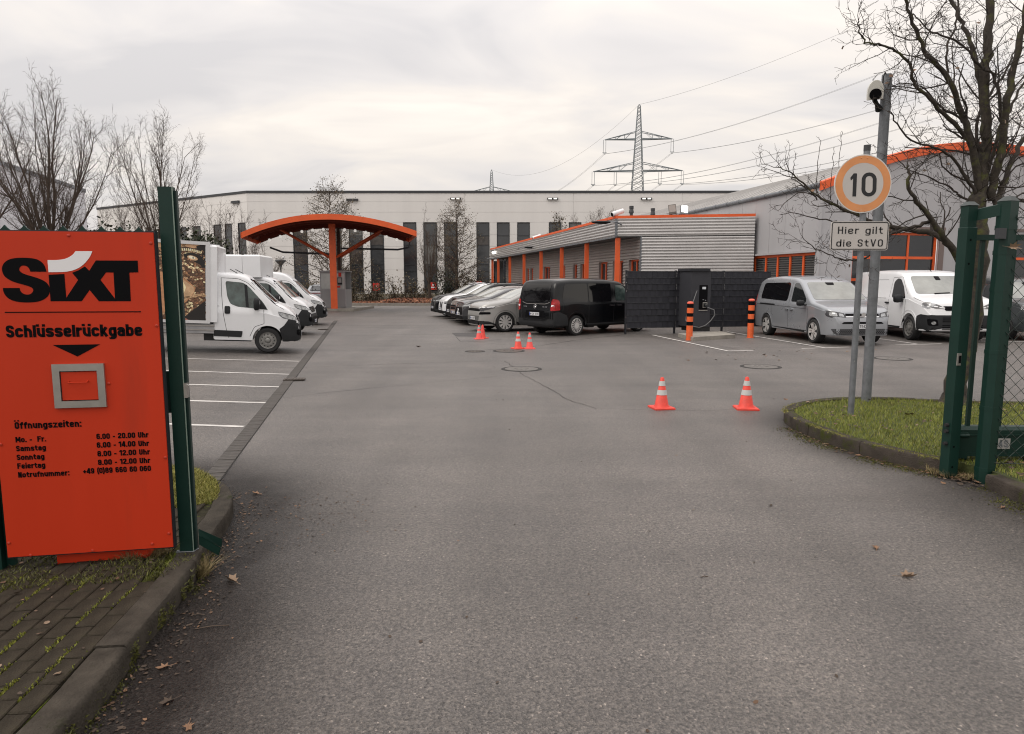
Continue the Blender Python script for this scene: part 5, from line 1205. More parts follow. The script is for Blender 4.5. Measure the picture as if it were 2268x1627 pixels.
wp = [(c4(720), c4(860)), (c4(1110), c4(1200)), (c4(1275), c4(1410)), (c4(1485), c4(1620)), (c4(1815), c4(1945)), (c4(2015), c4(2148)), (c5(304), c5(428)), (c5(600), c5(718)), (c5(787), c5(903)), (c5(973), c5(1087)), (c5(1262), c5(1376)), (c5(1445), c5(1558)), (c5(1628), c5(1740)), (1376, 1424), (1452, 1500), (1530, 1580)]
xl = (560-1134)/1512*YH
hall_facade(hall, xl, 40, [(hx(a)*1.0, hx(b_)*1.0) for a, b_ in wp])
b = MB(); b.box(xl, 40, .5, 60, 0, 10.95); b.build('hall_body', M_hall, hall)
for a in (1222, 1012, 1425):
    m = MB(); m.box(hx(a)-.55, hx(a)+.55, -.18, -.01, 10.25, 10.45); o = m.build('wall_light', M_wframe, hall); q = MB()
    for s_ in (-1, 1): q.box(hx(a)+s_*.27-.18, hx(a)+s_*.27+.18, -.195, -.18, 10.28, 10.42)
    q.build('lit_diffuser', M_lamp_soft, o)
m = MB(); m.box(hx(c4(1320))-.6, hx(c4(1320))+.6, -.2, -.01, 10.15, 10.35); m.build('wall_light', M_edge, hall)
for px, py in ((c4(1535), 636), (c4(2105), 634), (c5(620), 631)):
    z = 1.8 + (626-py)/1512*YH; x = hx(px); m = MB(); m.box(x-.35, x+.35, -.06, -.035, z-.4, z+.4); o = m.build('red_notice', M_redsign, hall)
    q = MB(); q.box(x-.22, x+.22, -.065, -.061, z-.2, z-.08); q.box(x-.1, x+.1, -.065, -.061, z+.05, z+.2); q.build('notice_print', M_whitev, o)
# angled wing of the hall going off to the left
v0 = Vector((xl, YH)); v1 = Vector((-47.5, 85)); dwing = (v0-v1); Lw = dwing.length
wing = thing('white_hall_wing', 'angled left wing of the white hall behind the bare trees', 'building', (v1.x, v1.y, 0), math.atan2(dwing.y, dwing.x))
def wx_(px):
    u = (px-1134)/1512; d2 = dwing.normalized(); # v1 + t d = s*(u,1)
    return (u*v1.y - v1.x)/(d2.x - u*d2.y)
ww_ = [(wx_(a), wx_(b_)) for a, b_ in ((413, 425), (440, 456), (484.6, 501), (509, 524), (537.8, 554))]
hall_facade(wing, -6, Lw-.02, ww_, joints=9)
b = MB(); b.box(-6, Lw-.02, .5, 30, 0, 10.9); b.build('hall_body', M_hall, wing)
m = MB(); m.box(Lw-2.4, Lw-1.2, -.2, -.01, 10.0, 10.25); m.build('wall_light', M_edge, wing)

# ---- grey hall at the far left
lh = thing('grey_left_hall', 'tall pale grey hall wall running back behind the large bare tree on the left', 'building', (-33.6, 55, 0), math.atan2(.214, -.977)+math.pi/2)
lh.rotation_euler[2] = math.atan2(-.977, .214)       # local x runs towards the camera
b = MB(); b.box(-.0, 38, -25, -.05, 0, 8.9); b.build('wall', M_halld, lh)
for i in range(36):
    b = MB(); b.box(i*1.05+.012, i*1.05+1.038, -.05, .0, .4, 8.8); b.build('wall_panel', M_lwall, lh)
b = MB(); b.box(-.06, 38, -25, .06, 8.8, 9.08); b.build('roof_edge', mat('roof_edge_grey', (.16, .17, .19), .5), lh)

# ---- low corrugated building with the orange columns
c6 = lambda x, y: ((2400 + x/2.324)/1.806, (750 + y/2.324)/1.806)
ZT = 4.64; A3 = Vector((-.2139, .9768))
cor = atY(1366, 483, 30.0); Cn = Vector((cor.x, 30.0)); Re = atY(1673, 479.2, 29.05); En = Vector((Re.x, 29.05))
Ff = Cn + A3*29.6
def corr(p0, p1, z0, z1, amp=.025, pitch=.115, out_=1):
    """horizontally ribbed sheet between two plan points"""
    d = (p1-p0); n = Vector((d.y, -d.x)).normalized()*out_; N_ = int(round((z1-z0)/pitch)); b = MB(); V = []
    zz = []
    for i in range(N_):
        z = z0 + (z1-z0)*i/N_; h = (z1-z0)/N_; zz += [(z, 0), (z+h*.32, 0), (z+h*.42, amp), (z+h*.66, amp*1.1), (z+h*.95, amp)]
    zz.append((z1, 0))
    for z, a in zz: V += [(p0.x+n.x*a, p0.y+n.y*a, z), (p1.x+n.x*a, p1.y+n.y*a, z)]
    b.add(V, [(2*i, 2*i+1, 2*i+3, 2*i+2) for i in range(len(zz)-1)])
    return b
low = thing('low_office', 'low corrugated metal office with orange columns and orange roof edge', 'building', (Cn.x, Cn.y, 0)); low_inv = Matrix.Translation((-Cn.x, -Cn.y, 0))
def LB(mb, name, m, par=low, smooth=0, **kw):
    if par is low: mb.xf(low_inv)
    return mb.build(name, m, par, smooth=smooth, **kw)
ew = (En - Cn).normalized(); ZF = 3.78
LB(corr(Ff, Cn, ZF, ZT-.10, .06, .125), 'fascia_cladding', M_corr); LB(corr(Cn, En, ZF, ZT-.10, .06, .125), 'fascia_cladding', M_corr)
wc = Cn + ew*1.08; inx = Vector((ew.x, ew.y))
LB(corr(wc, En, .2, ZF-.05, .06, .125), 'end_wall_cladding', M_corr)
wf = wc + A3*28.3
# veranda wall with window openings: t along A3 from wc
wins_t = []
def wt(px):
    u = (px-1134)/1512; return (wc.x - u*wc.y)/(u*A3.y - A3.x)
wdef = [(c6(265, 0)[0], c6(358, 0)[0], 2.05), (c6(118, 0)[0], c6(212, 0)[0], 2.0), (c6(0, 0)[0], c6(72, 0)[0], 2.0)]
wdef += [(c5(1733), c5(1812), 2.0), (c5(1562), c5(1600), 1.7), (c5(1496), c5(1530), 1.7), (c5(1395), c5(1420), 1.6), (c5(1222), c5(1280), 2.0), (c5(1100), c5(1123), 1.6), (c5(1061), c5(1085), 1.6)]
spans = []
for a, b_, h in wdef[:2] + wdef[3:]:
    t1, t0 = wt(a), wt(b_); spans.append((min(t0, t1), max(t0, t1)))
spans.sort(); Lv = 28.3; cur = 0; wz0, wz1 = 1.0, 2.80
def vseg(t0, t1, z0, z1):
    p, q = wc + A3*t0, wc + A3*t1; return corr(q, p, z0, z1, .045, .14)
allb = MB()
def addb(b): allb.add(b.v, b.f)
addb(vseg(0, Lv, wz1, ZF-.02)); addb(vseg(0, Lv, .1, wz0))
for a, c in spans + [(Lv, Lv)]:
    if a - cur > .05: addb(vseg(cur, a, wz0, wz1))
    cur = c
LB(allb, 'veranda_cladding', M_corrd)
nv = Vector((-A3.y, A3.x))       # outward (towards -x)
def lbox(t0, t1, d0, d1, z0, z1, base=None):
    base = wc if base is None else base; b = MB(); P = [base + A3*t + nv*d for t, d in ((t0, d0), (t1, d0), (t1, d1), (t0, d1))]; b.prism([(p.x, p.y) for p in P], z0, z1); return b
for a, c in spans:
    wide = (c-a) > 1.0
    fr_ = MB()
    for q in (lbox(a, a+.07, -.16, -.08, wz0, wz1), lbox(c-.07, c, -.16, -.08, wz0, wz1), lbox(a+.07, c-.07, -.16, -.08, wz1-.07, wz1), lbox(a+.07, c-.07, -.16, -.08, wz0, wz0+.07)) + ((lbox((a+c)/2-.03, (a+c)/2+.03, -.15, -.09, wz0+.07, wz1-.07),) if wide else ()): fr_.add(q.v, q.f)
    w_ = LB(fr_, 'window', M_orange)
    g = lbox(a+.07, c-.07, -.135, -.125, wz0+.07, wz1-.07); g.xf(low_inv); g.build('pane', M_winglass, w_)
    rv = MB()
    for q in (lbox(a-.0, a+.012, -.08, .025, wz0, wz1), lbox(c-.012, c, -.08, .025, wz0, wz1), lbox(a-.03, c+.03, -.08, .03, wz1, wz1+.04), lbox(a-.03, c+.03, -.08, .05, wz0-.04, wz0)): rv.add(q.v, q.f)
    rv.xf(low_inv); rv.build('reveal', M_corrd, w_)
q = lbox(-.06, .06, .0, .06, .1, ZF); LB(q, 'corner_trim', M_galv)
# body, soffit, roof
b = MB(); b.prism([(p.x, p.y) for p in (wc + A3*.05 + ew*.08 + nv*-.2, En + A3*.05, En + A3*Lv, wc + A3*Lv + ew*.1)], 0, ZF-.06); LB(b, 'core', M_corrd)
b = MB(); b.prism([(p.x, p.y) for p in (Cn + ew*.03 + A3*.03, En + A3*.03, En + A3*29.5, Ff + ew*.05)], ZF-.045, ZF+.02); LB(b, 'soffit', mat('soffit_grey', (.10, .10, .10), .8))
b = MB(); b.prism([(p.x, p.y) for p in (Cn + ew*.05 + A3*.05, En + A3*.05, En + A3*29.5, Ff + ew*.05)], ZT-.2, ZT-.12); LB(b, 'roof', M_roofg)
def capb(p0, p1, z0, z1, d0, d1):
    d = (p1-p0); n = Vector((d.y, -d.x)).normalized(); b = MB(); b.prism([tuple(p0 + n*d0), tuple(p1 + n*d0), tuple(p1 + n*d1), tuple(p0 + n*d1)], z0, z1); return b
LB(capb(Ff, Cn + Vector((-.045, -.0)), ZT-.11, ZT, -.12, .06), 'roof_edge', M_orange); LB(capb(Cn + Vector((-.05, 0)), En, ZT-.112, ZT+.004, -.12, .065), 'roof_edge', M_orange)
b = MB(); b.box(Cn.x-.07, Cn.x+.05, Cn.y-.07, Cn.y+.05, ZF-.02, ZT-.112); LB(b, 'corner_trim', M_galv)
LB(capb(Ff, Cn, ZF-.06, ZF, -.02, .05), 'gutter_rail', M_galv)
for t in (.15, 4.35, 8.7, 13.2, 17.8, 22.4, 26.9, 29.4):
    p = Cn + A3*t + nv*-.12; b = MB(); b.box(p.x-.10, p.x+.10, p.y-.10, p.y+.10, 0, ZF-.06); LB(b, 'column', M_orange)
p = wf + nv*.0; 
# black glass door front at the far end of the veranda
b = capb(Ff + A3*.05 + ew*.3, Ff + ew*1.1, .1, 3.6, 0, .05); LB(b, 'entrance_glazing', M_winglass)
# roof-top things
def rooft(px, py, Y): return atY(px, py, Y)
for k, (px, y0, y1, Y) in enumerate(((1398, 485, 457, 32.5), (1445.5, 486, 462, 33.5))):
    p0, p1 = atY(px, y0+3, Y), atY(px, y1, Y); t = thing('flue_pipe', ('taller black flue pipe left of the two on the low orange-edged roof', 'shorter black flue pipe beside the floodlights on the low roof')[k], 'flue', (p0.x, p0.y, ZT-.14), group='flue pipes on the low roof'); h = p1.z - (ZT-.14)
    MB().lathe([(.075, 0), (.075, h*.72)], 14).build('pipe', M_edge, t, smooth=40); MB().lathe([(.08, h*.58), (.12, h*.64), (.09, h*.84), (.105, h*.86), (.105, h), (.03, h)], 14).build('cowl', M_edge, t, smooth=40)
for k, (px, py, Y, lit_) in enumerate(((1488, 464, 30.2, 0), (1515, 465, 30.3, 1))):
    p = atY(px, py, Y); t = thing('floodlight', ('unlit floodlight on the low roof edge, left of the lit one', 'lit floodlight shining on the low roof edge')[k], 'floodlight', (p.x, p.y, ZT-.05), group='floodlights on the low roof'); h = p.z-ZT+.05
    a = R(-14 if k == 0 else 10); T_ = Matrix.Translation((0, -.1, h))@Matrix.Rotation(a, 4, 'Z')@Matrix.Rotation(R(-10 if k == 0 else -18), 4, 'X')@Matrix.Rotation(R(-8 if k == 0 else 8), 4, 'Y')
    b = MB(); b.box(-.16, .16, -.02, .10, -.22, .19); b.xf(T_); b.build('housing', M_galv if k else mat('flood_brown', (.09, .08, .07), .6), t)
    b = MB(); b.box(-.14, .14, -.026, -.0205, -.14, .17); b.xf(T_); b.build('glass', M_lamp_on if lit_ else mat('flood_glass', (.30, .28, .26), .25), t)
    b = MB(); b.tube([(0, 0, 0), (0, 0, h-.2)], .025, 6); b.tube([(-.22, 0, h-.2), (.22, 0, h-.2)], .02, 6); b.build('bracket', M_galv, t)
def cctv(px, py, Y, ztop, lb, ang, s_=1.0, grp='cameras on the low roof'):
    p = atY(px, py, Y); t = thing('security_camera', lb, 'camera', (p.x, p.y, ztop), group=grp); h = p.z-ztop
    b = MB(); b.tube([(0, 0, -.1), (0, 0, h*.8), (0, -.0, h)], .028*s_, 6); b.build('stem', M_whitev, t)
    T_ = Matrix.Translation((0, 0, h+.08*s_))@Matrix.Rotation(ang, 4, 'Z')@Matrix.Rotation(R(18), 4, 'Y')
    b = MB(); b.lathe([(.075*s_, -.28*s_), (.10*s_, -.26*s_), (.10*s_, .26*s_), (.06*s_, .28*s_)], 14, ax='x'); b.xf(T_); b.build('housing', M_whitev, t, smooth=40)
    b = MB(); b.lathe([(.085*s_, .262*s_), (.085*s_, .29*s_), (.01, .292*s_)], 14, ax='x'); b.xf(T_); b.build('lens', M_black, t)
cctv(1368, 476, 30.1, ZT, 'white security camera on the corner of the low orange roof edge', R(200), 1.05)
cctv(1189, 528, 44, ZT, 'small security camera midway along the low roof edge', R(170), 1.0)
def arm_lamp(px, py, Y, dx, lb, lit_=False):
    p = atY(px, py, Y); t = thing('street_light_head', lb, 'lamp', (p.x, p.y, p.z), group='lamps on the office fascia')
    b = MB(); b.tube([(dx*.5, .1, -.12), (dx*.25, 0, .0), (0, 0, 0)], .03, 6); b.build('arm', M_galv, t)
    b = MB(); n = 10; V = []
    for q, w_, h_ in ((0, .05, .05), (-.2, .12, .1), (-.5, .13, .09), (-.8, .05, .04)):
        for j in range(n): a = 2*math.pi*j/n; V.append((q*(1 if dx > 0 else -1), w_*math.cos(a), h_*math.sin(a)*(.5 if math.sin(a) > 0 else 1)))
    b.add(V, [(i*n+j, i*n+(j+1) % n, (i+1)*n+(j+1) % n, (i+1)*n+j) for i in range(3) for j in range(n)] + [tuple(range(n)), tuple(range(3*n, 4*n))]); b.build('lamp_head', M_plastic if not lit_ else M_galv, t, smooth=50)
    if lit_: MB().lathe([(.16, -.14), (.2, 0), (.1, .08)], 12, (-.2, -.05, .5)).build('lit_globe', M_lamp_on, t)
arm_lamp(1352, 492, 29.6, 1.0, 'dark lamp head on an arm at the near corner of the office fascia')
arm_lamp(1162, 548, 44.5, -.9, 'grey lamp head on the middle of the office fascia'); arm_lamp(1100, 573, 57, 1.2, 'lamp head with lit globe at the far end of the office fascia', True)

# ---- grey hall on the right with its orange-edged gable
big = thing('grey_workshop_hall', 'grey metal workshop hall with curved orange gable edge and orange doors', 'building', (11.2, 25.2, 0)); bi = Matrix.Translation((-11.2, -25.2, 0))
def BB(mb, name, m, smooth=0, par=None):
    mb.xf(bi); return mb.build(name, m, par or big, smooth=smooth)
g0 = Vector((11.2, 25.2)); Bd = Vector((.977, .214)).normalized(); Ad = Vector((-.2139, .9768)); Wg = 13.8; ze, zr_ = 5.35, 7.0
def gp(s_, d=0): p = g0 + Bd*s_ + Ad*d; return p
def zarc(s_): t = (s_/Wg)*2-1; return ze + (zr_-ze)*(1-abs(t)**2.0)
def wallseg(s0, s1, z0, z1f, d0, d1, n=1):
    b = MB(); V = []
    for i in range(n+1):
        s_ = s0 + (s1-s0)*i/n
        for d in (d0, d1):
            p = gp(s_, d); V += [(p.x, p.y, z0), (p.x, p.y, z1f(s_) if callable(z1f) else z1f)]
    b.add(V, [(4*i, 4*i+4, 4*i+5, 4*i+1) for i in range(n)] + [(4*i+2, 4*i+3, 4*i+7, 4*i+6) for i in range(n)] + [(4*i+1, 4*i+5, 4*i+7, 4*i+3) for i in range(n)] + [(0, 1, 3, 2), (4*n, 4*n+2, 4*n+3, 4*n+1)])
    return b
# doors: find s for pixels on the gable plane
def gs(px):
    u = (px-1134)/1512; return (u*g0.y - g0.x)/(Bd.x - u*Bd.y)
dz = 3.66; doors = [(gs(1879), gs(2066)), (gs(2187), gs(2187)+3.2)]
cur = 0
for a, c in doors + [(Wg, Wg)]:
    n = max(1, int(round((a-cur)/1.0)))
    for k in range(n):
        s0 = cur + (a-cur)*k/n; s1 = cur + (a-cur)*(k+1)/n; BB(wallseg(s0+.006, s1-.006, .05, lambda s_: zarc(s_)-.1, 0, .1, 2), 'wall_panel', M_gwall)
    if c > a:
        n = 3
        for k in range(n): s0 = a + (c-a)*k/n; s1 = a + (c-a)*(k+1)/n; BB(wallseg(s0+.006, s1-.006, dz, lambda s_: zarc(s_)-.1, 0, .1, 2), 'wall_panel', M_gwall)
    cur = c
M_glow = mat('lit_workshop', (.06, .03, .025), .3, var=.6, vscale=.8)
for a, c in doors:
    f = MB(); 
    def fb(s0, s1, z0, z1, d0=.12, d1=.2):
        q = wallseg(s0, s1, z0, z1, d0, d1); f.add(q.v, q.f)
    fb(a, a+.10, 0, dz); fb(c-.10, c, 0, dz); fb(a+.1, c-.1, dz-.1, dz)
    zs_ = [0, .62, 1.25, 1.9, 2.72, dz-.1]
    for z in zs_[1:-1]: fb(a+.1, c-.1, z-.05, z+.05)
    for k in (1, 2): s_ = a + (c-a)*k/3; fb(s_-.04, s_+.04, .6, dz-.1, .125, .195)
    BB(wallseg(a+.1, c-.1, 0, .6, .15, .18), 'door_base_panel', mat('reveal_brown', (.16, .12, .11), .6))
    dr = BB(f, 'sectional_door', M_orange)
    for i in range(1, 5):
        for k in range(3):
            s0 = a + (c-a)*k/3 + .04; s1 = a + (c-a)*(k+1)/3-.04; q = wallseg(max(s0, a+.1), min(s1, c-.1), zs_[i]+.05, zs_[i+1]-.05 if i < 4 else dz-.1, .155, .165); q.xf(bi); q.build('pane', M_winglass, dr)
    q = wallseg(c+.0, c+.22, 0, dz+.1, -.03, .0); BB(q, 'door_reveal', mat('reveal_brown', (.16, .12, .11), .6)); q = wallseg(a-.0, c+.22, dz+.1, dz+.2, -.05, .0); BB(q, 'door_hood', mat('reveal_brown', (.16, .12, .11), .6))
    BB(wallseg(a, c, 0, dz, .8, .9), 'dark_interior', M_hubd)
# curved orange verge
b = MB(); n = 28; V = []
for i in range(n+1):
    s_ = -.12 + (Wg+.24)*i/n; zz = zarc(max(0, min(Wg, s_)))
    for d, z in ((-.16, zz-.26), (-.16, zz+.03), (.02, zz+.06), (.02, zz-.28)): p = gp(s_, d); V.append((p.x, p.y, z))
b.add(V, [(4*i+k, 4*i+4+k, 4*i+4+(k+1) % 4, 4*i+(k+1) % 4) for i in range(n) for k in range(4)] + [(0, 1, 2, 3), (4*n, 4*n+3, 4*n+2, 4*n+1)]); BB(b, 'orange_verge', M_orange)
Ls = 34
b = MB(); V = []
for i in range(n+1):
    s_ = Wg*i/n
    for d in (0, Ls): p = gp(s_, d); V.append((p.x, p.y, zarc(s_)+.02))
b.add(V, [(2*i, 2*i+2, 2*i+3, 2*i+1) for i in range(n)]); BB(b, 'roof', M_roofg)
b = MB()
for k in range(64):
    d = .1 + k*.53; V = []
    for i in range(0, 13):
        s_ = Wg*.5*i/12; 
        for dd, zz in ((d, .02), (d+.015, .055), (d+.03, .02)): p = gp(s_, dd); V.append((p.x, p.y, zarc(s_)+zz))
    b.add(V, [(3*i+q, 3*i+3+q, 3*i+4+q, 3*i+1+q) for i in range(12) for q in (0, 1)])
BB(b, 'roof_seams', M_roofg)
pts = [gp(-.1, d) for d in (0, Ls)]; b = MB(); b.tube([(p.x, p.y, ze-.06) for p in pts], .085, 10); BB(b, 'eaves_gutter', M_galv, 40)
for k in range(26): p = gp(-.1, .4+k); b = MB(); b.tube([(p.x, p.y, ze-.06), (p.x + Ad.x*.05, p.y + Ad.y*.05, ze-.06)], .096, 10); BB(b, 'gutter_bracket', M_galv, 40)
# side wall panels + window band
def sseg(d0, d1, z0, z1, o0=-.05, o1=.05):
    b = MB(); P = [gp(o0, d0), gp(o1, d0), gp(o1, d1), gp(o0, d1)]; b.prism([(p.x, p.y) for p in P], z0, z1); return b
def sd(px):
    u = (px-1134)/1512; return (g0.x - u*g0.y)/(u*Ad.y - Ad.x)
dA, dB = sd(1792), sd(1678)
k0 = 0
while k0 < Ls:
    d0, d1 = k0, min(Ls, k0+1.05)
    if d1 <= dA or d0 >= dB: BB(sseg(d0+.006, d1-.006, .05, ze-.1), 'wall_panel', M_gwall)
    else: BB(sseg(d0+.006, d1-.006, 2.98, ze-.1), 'wall_panel', M_gwall)
    k0 += 1.05
BB(sseg(0.05, Ls, 0, ze-.15, .051, .12), 'wall_core', M_hubd)
d_ = 0; BB(sseg(math.floor(dA/1.05)*1.05, math.ceil(dB/1.05)*1.05, 2.9, 2.97, -.16, .04), 'window_hood', M_gwall)
b = MB()
nb = 5; a_0, b_0 = math.floor(dA/1.05)*1.05, math.ceil(dB/1.05)*1.05
for k in range(nb+1): d = a_0 + (b_0-a_0-.1)*k/nb; q = sseg(d, d+.09, 0, 2.9, -.04, .03); b.add(q.v, q.f)
for z in (2.8, .9): q = sseg(a_0+.09, b_0, z, z+.1, -.035, .025); b.add(q.v, q.f)
wb = BB(b, 'window_band', M_orange)
for k in range(nb):
    d0 = a_0 + (b_0-a_0-.1)*k/nb + .09; d1 = a_0 + (b_0-a_0-.1)*(k+1)/nb; q = sseg(d0, d1, .05, 2.8, .01, .02); q.xf(bi); q.build('pane', M_winglass, wb)
    s_ = MB(); 
    for i in range(20): q = sseg(d0+.03, d1-.03, 1.05+i*.088, 1.05+i*.088+.035, -.012, .008); s_.add(q.v, q.f)
    s_.xf(bi); s_.build('blind_slats', mat('blind_grey', (.09, .085, .08), .5), wb)
b = MB(); p = gp(-.06, .03); b.box(p.x-.06, p.x+.06, p.y-.08, p.y+.05, 0, ze-.3); BB(b, 'corner_trim', M_gwall)
p = gp(gs(2140), -.02); pz = 1.8 + (626-396)/1512*p.y; b = MB(); b.box(p.x-.2, p.x+.2, p.y-.3, p.y, pz-.12, pz+.12); BB(b, 'wall_floodlight', M_edge)

# ---- fuel canopy
YC = 43.0; cc = G(741, 689); can = thing('fuel_canopy', 'curved orange fuel station canopy on a tall orange column', 'canopy', (cc.x, cc.y, 0), R(12.36)); YC = cc.y
def cx_(px, Y): return (px-1134)/1512*Y - cc.x
y0_, y1_ = -2.6, 3.6; ca_, sa_ = math.cos(R(12.36)), math.sin(R(12.36))
def cxr(px): u = (px-1134)/1512/1.015; return (u*(cc.y + y0_*ca_) - cc.x + y0_*sa_)/(ca_ - u*sa_)
xl_, xr_ = cxr(535), cxr(922)
zc_ = 1.8 + (626-478)/1512*(YC+y0_); ze_ = 1.8 + (626-516)/1512*(YC+y0_); half = (xr_-xl_)/2; xm = (xl_+xr_)/2
def zr(x): t = (x-xm)/half; return zc_ - (zc_-ze_-(.12*t))*t*t
def arcb(z_in, z_out, ya, yb, name, m, par=can, n=26, x0=xl_, x1=xr_, curvy=None):
    b = MB(); V = []
    for i in range(n+1):
        x = x0 + (x1-x0)*i/n; z = zr(x)
        for y, zz in ((ya, z+z_in), (yb, z+z_in), (yb, z+z_out), (ya, z+z_out)): V.append((x, y, zz))
    b.add(V, [(4*i+k, 4*i+4+k, 4*i+4+(k+1) % 4, 4*i+(k+1) % 4) for i in range(n) for k in range(4)] + [(0, 1, 2, 3), (4*n, 4*n+3, 4*n+2, 4*n+1)]); return b.build(name, m, par, smooth=30)
arcb(-.33, 0, y0_, y0_+.06, 'front_fascia', M_orange); arcb(-.33, 0, y1_-.06, y1_, 'rear_fascia', M_orange)
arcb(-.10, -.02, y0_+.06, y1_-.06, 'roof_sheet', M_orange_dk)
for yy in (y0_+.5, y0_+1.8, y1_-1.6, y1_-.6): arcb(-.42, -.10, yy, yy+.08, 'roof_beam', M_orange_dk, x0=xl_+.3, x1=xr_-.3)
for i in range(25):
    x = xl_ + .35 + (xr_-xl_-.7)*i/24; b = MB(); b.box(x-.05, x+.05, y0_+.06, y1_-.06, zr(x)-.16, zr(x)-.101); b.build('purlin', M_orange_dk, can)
for sg, xe in ((-1, xl_), (1, xr_)): b = MB(); b.box(xe-.02 if sg > 0 else xe-.03, xe+.03 if sg > 0 else xe+.02, y0_, y1_, zr(xe)-.33, zr(xe)); b.build('end_fascia', M_orange, can)
for yy in (0, 2.4):
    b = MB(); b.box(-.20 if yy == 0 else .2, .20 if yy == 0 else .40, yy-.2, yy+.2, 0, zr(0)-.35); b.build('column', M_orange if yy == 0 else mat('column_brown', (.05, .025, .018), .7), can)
    for sg in (-1, 1):
        xe = sg*3.1; b = MB(); b.tube([(sg*.2, yy, 3.35), (xe, yy, zr(xe)-.3)], .075, 4); b.build('brace', mat('brace_orange', (.42, .065, .018), .55), can)
for i in range(13):
    x = xl_ + .9 + (xr_-xl_-1.8)*i/12; b = MB(); b.lathe([(.001, -.60), (.07, -.585), (.095, -.52), (.07, -.44), (.03, -.42)], 10, (x, y1_-1.1, zr(x)), cap=False); b.build('globe_lamp', M_lamp_soft, can, smooth=60)
b = MB(); b.tube([(xl_+.8, y1_-.2, zr(xl_)-.55), (xl_+1.6, y1_-.2, zr(xl_)-.85), (-.2, y1_-.2, zr(xl_)-.95)], .07, 6); b.tube([(xr_+.05, y1_-.2, zr(xr_)-.2), (xr_-.05, y1_-.2, zr(xr_)-.7), (xr_-.8, y1_-.2, zr(xr_)-.85), (.4, y1_-.2, zr(xr_)-.8)], .07, 6); b.build('rain_pipe', M_edge, can, smooth=40)
isl = MB(); isl.prism([(cc.x-1.6, cc.y-.6), (cc.x+1.35, cc.y-.6), (cc.x+1.5, cc.y+5), (cc.x-1.6, cc.y+5)], -.05, .16); tag(isl.build('pump_island', M_conc), 'low concrete island kerb under the orange canopy column', 'kerb')
# kiosk
ky = cc.y + .9; ka, kb = (712-1134)/1512*ky, (767.5-1134)/1512*ky; kz = 1.8 + (626-603.5)/1512*ky; kio = thing('glass_kiosk', 'small grey glazed payment kiosk beside the canopy column', 'kiosk', (ka, ky, .16)); kw = kb-ka; kh = kz-.16
M_kf = mat('kiosk_grey', (.30, .30, .31), .5)
f = MB()
for x in (0, kw*.46, kw-.06): f.box(x, x+.06, 0, .06, .1, kh)
for x in (0, kw-.06): f.box(x, x+.06, 1.6, 1.66, .1, kh)
f.box(0.06, kw-.06, 0.005, .055, kh-.09, kh); f.box(.06, kw-.06, .004, .056, 1.18, 1.24); f.build('frame', M_kf, kio)
f = MB(); f.box(-.05, kw+.05, -.06, 1.75, kh, kh+.09); f.build('roof', M_kf, kio)
for x0_, x1_ in ((.06, kw*.46), (kw*.46+.06, kw-.06)):
    f = MB(); f.box(x0_, x1_, .015, .04, .02, 1.18); f.build('lower_panel', mat('kiosk_panel', (.26, .26, .27), .5), kio)
    f = MB(); f.box(x0_, x1_, .02, .03, 1.24, kh-.09); f.build('pane', mat('kiosk_glass', (.50, .52, .515), .08, var=.25, vscale=1.2), kio)
f = MB(); f.box(kw-.06, kw, .06, 1.6, 0, 1.2); f.box(0, .06, .06, 1.6, 0, 1.2); f.box(.06, kw-.06, 1.6, 1.66, 0, kh); f.build('side_wall', M_kf, kio)
f = MB(); f.box(kw*.70, kw*.88, -.06, .0, 1.5, 1.95); f.build('payment_terminal', M_wframe, kio); f = MB(); f.box(kw*.72, kw*.86, -.066, -.061, 1.62, 1.9); f.build('screen', mat('kiosk_screen', (.35, .36, .37), .3), kio)
f = MB(); f.box(kw*.74, kw*.85, -.012, .0, 2.0, 2.25); f.build('notice', M_redsign, kio); f = MB(); f.box(kw*.56, kw*.8, -.006, .0, 1.3, 1.42); f.build('notice', M_redsign, kio)
# lamp post behind the vans
p = G(625, 668, 0); zl = 1.8 + (626-577)/1512*p.y; t = thing('lamp_post', 'slim lamp post with funnel-shaped head behind the high-roof van', 'lamp post', (p.x, p.y, 0))
MB().tube([(0, 0, 0), (0, 0, zl-.4)], .06, 8).build('pole', M_plastic, t, smooth=40); MB().lathe([(.08, zl-.75), (.14, zl-.5), (.5, zl-.12), (.5, zl), (.02, zl+.03)], 18).build('lamp_head', M_galv, t, smooth=30); MB().lathe([(.02, zl+.03), (.1, zl+.15), (.1, zl+.3), (.02, zl+.36)], 10, (.3, 0, 0)).build('lamp_cap', M_whitev, t, smooth=40)

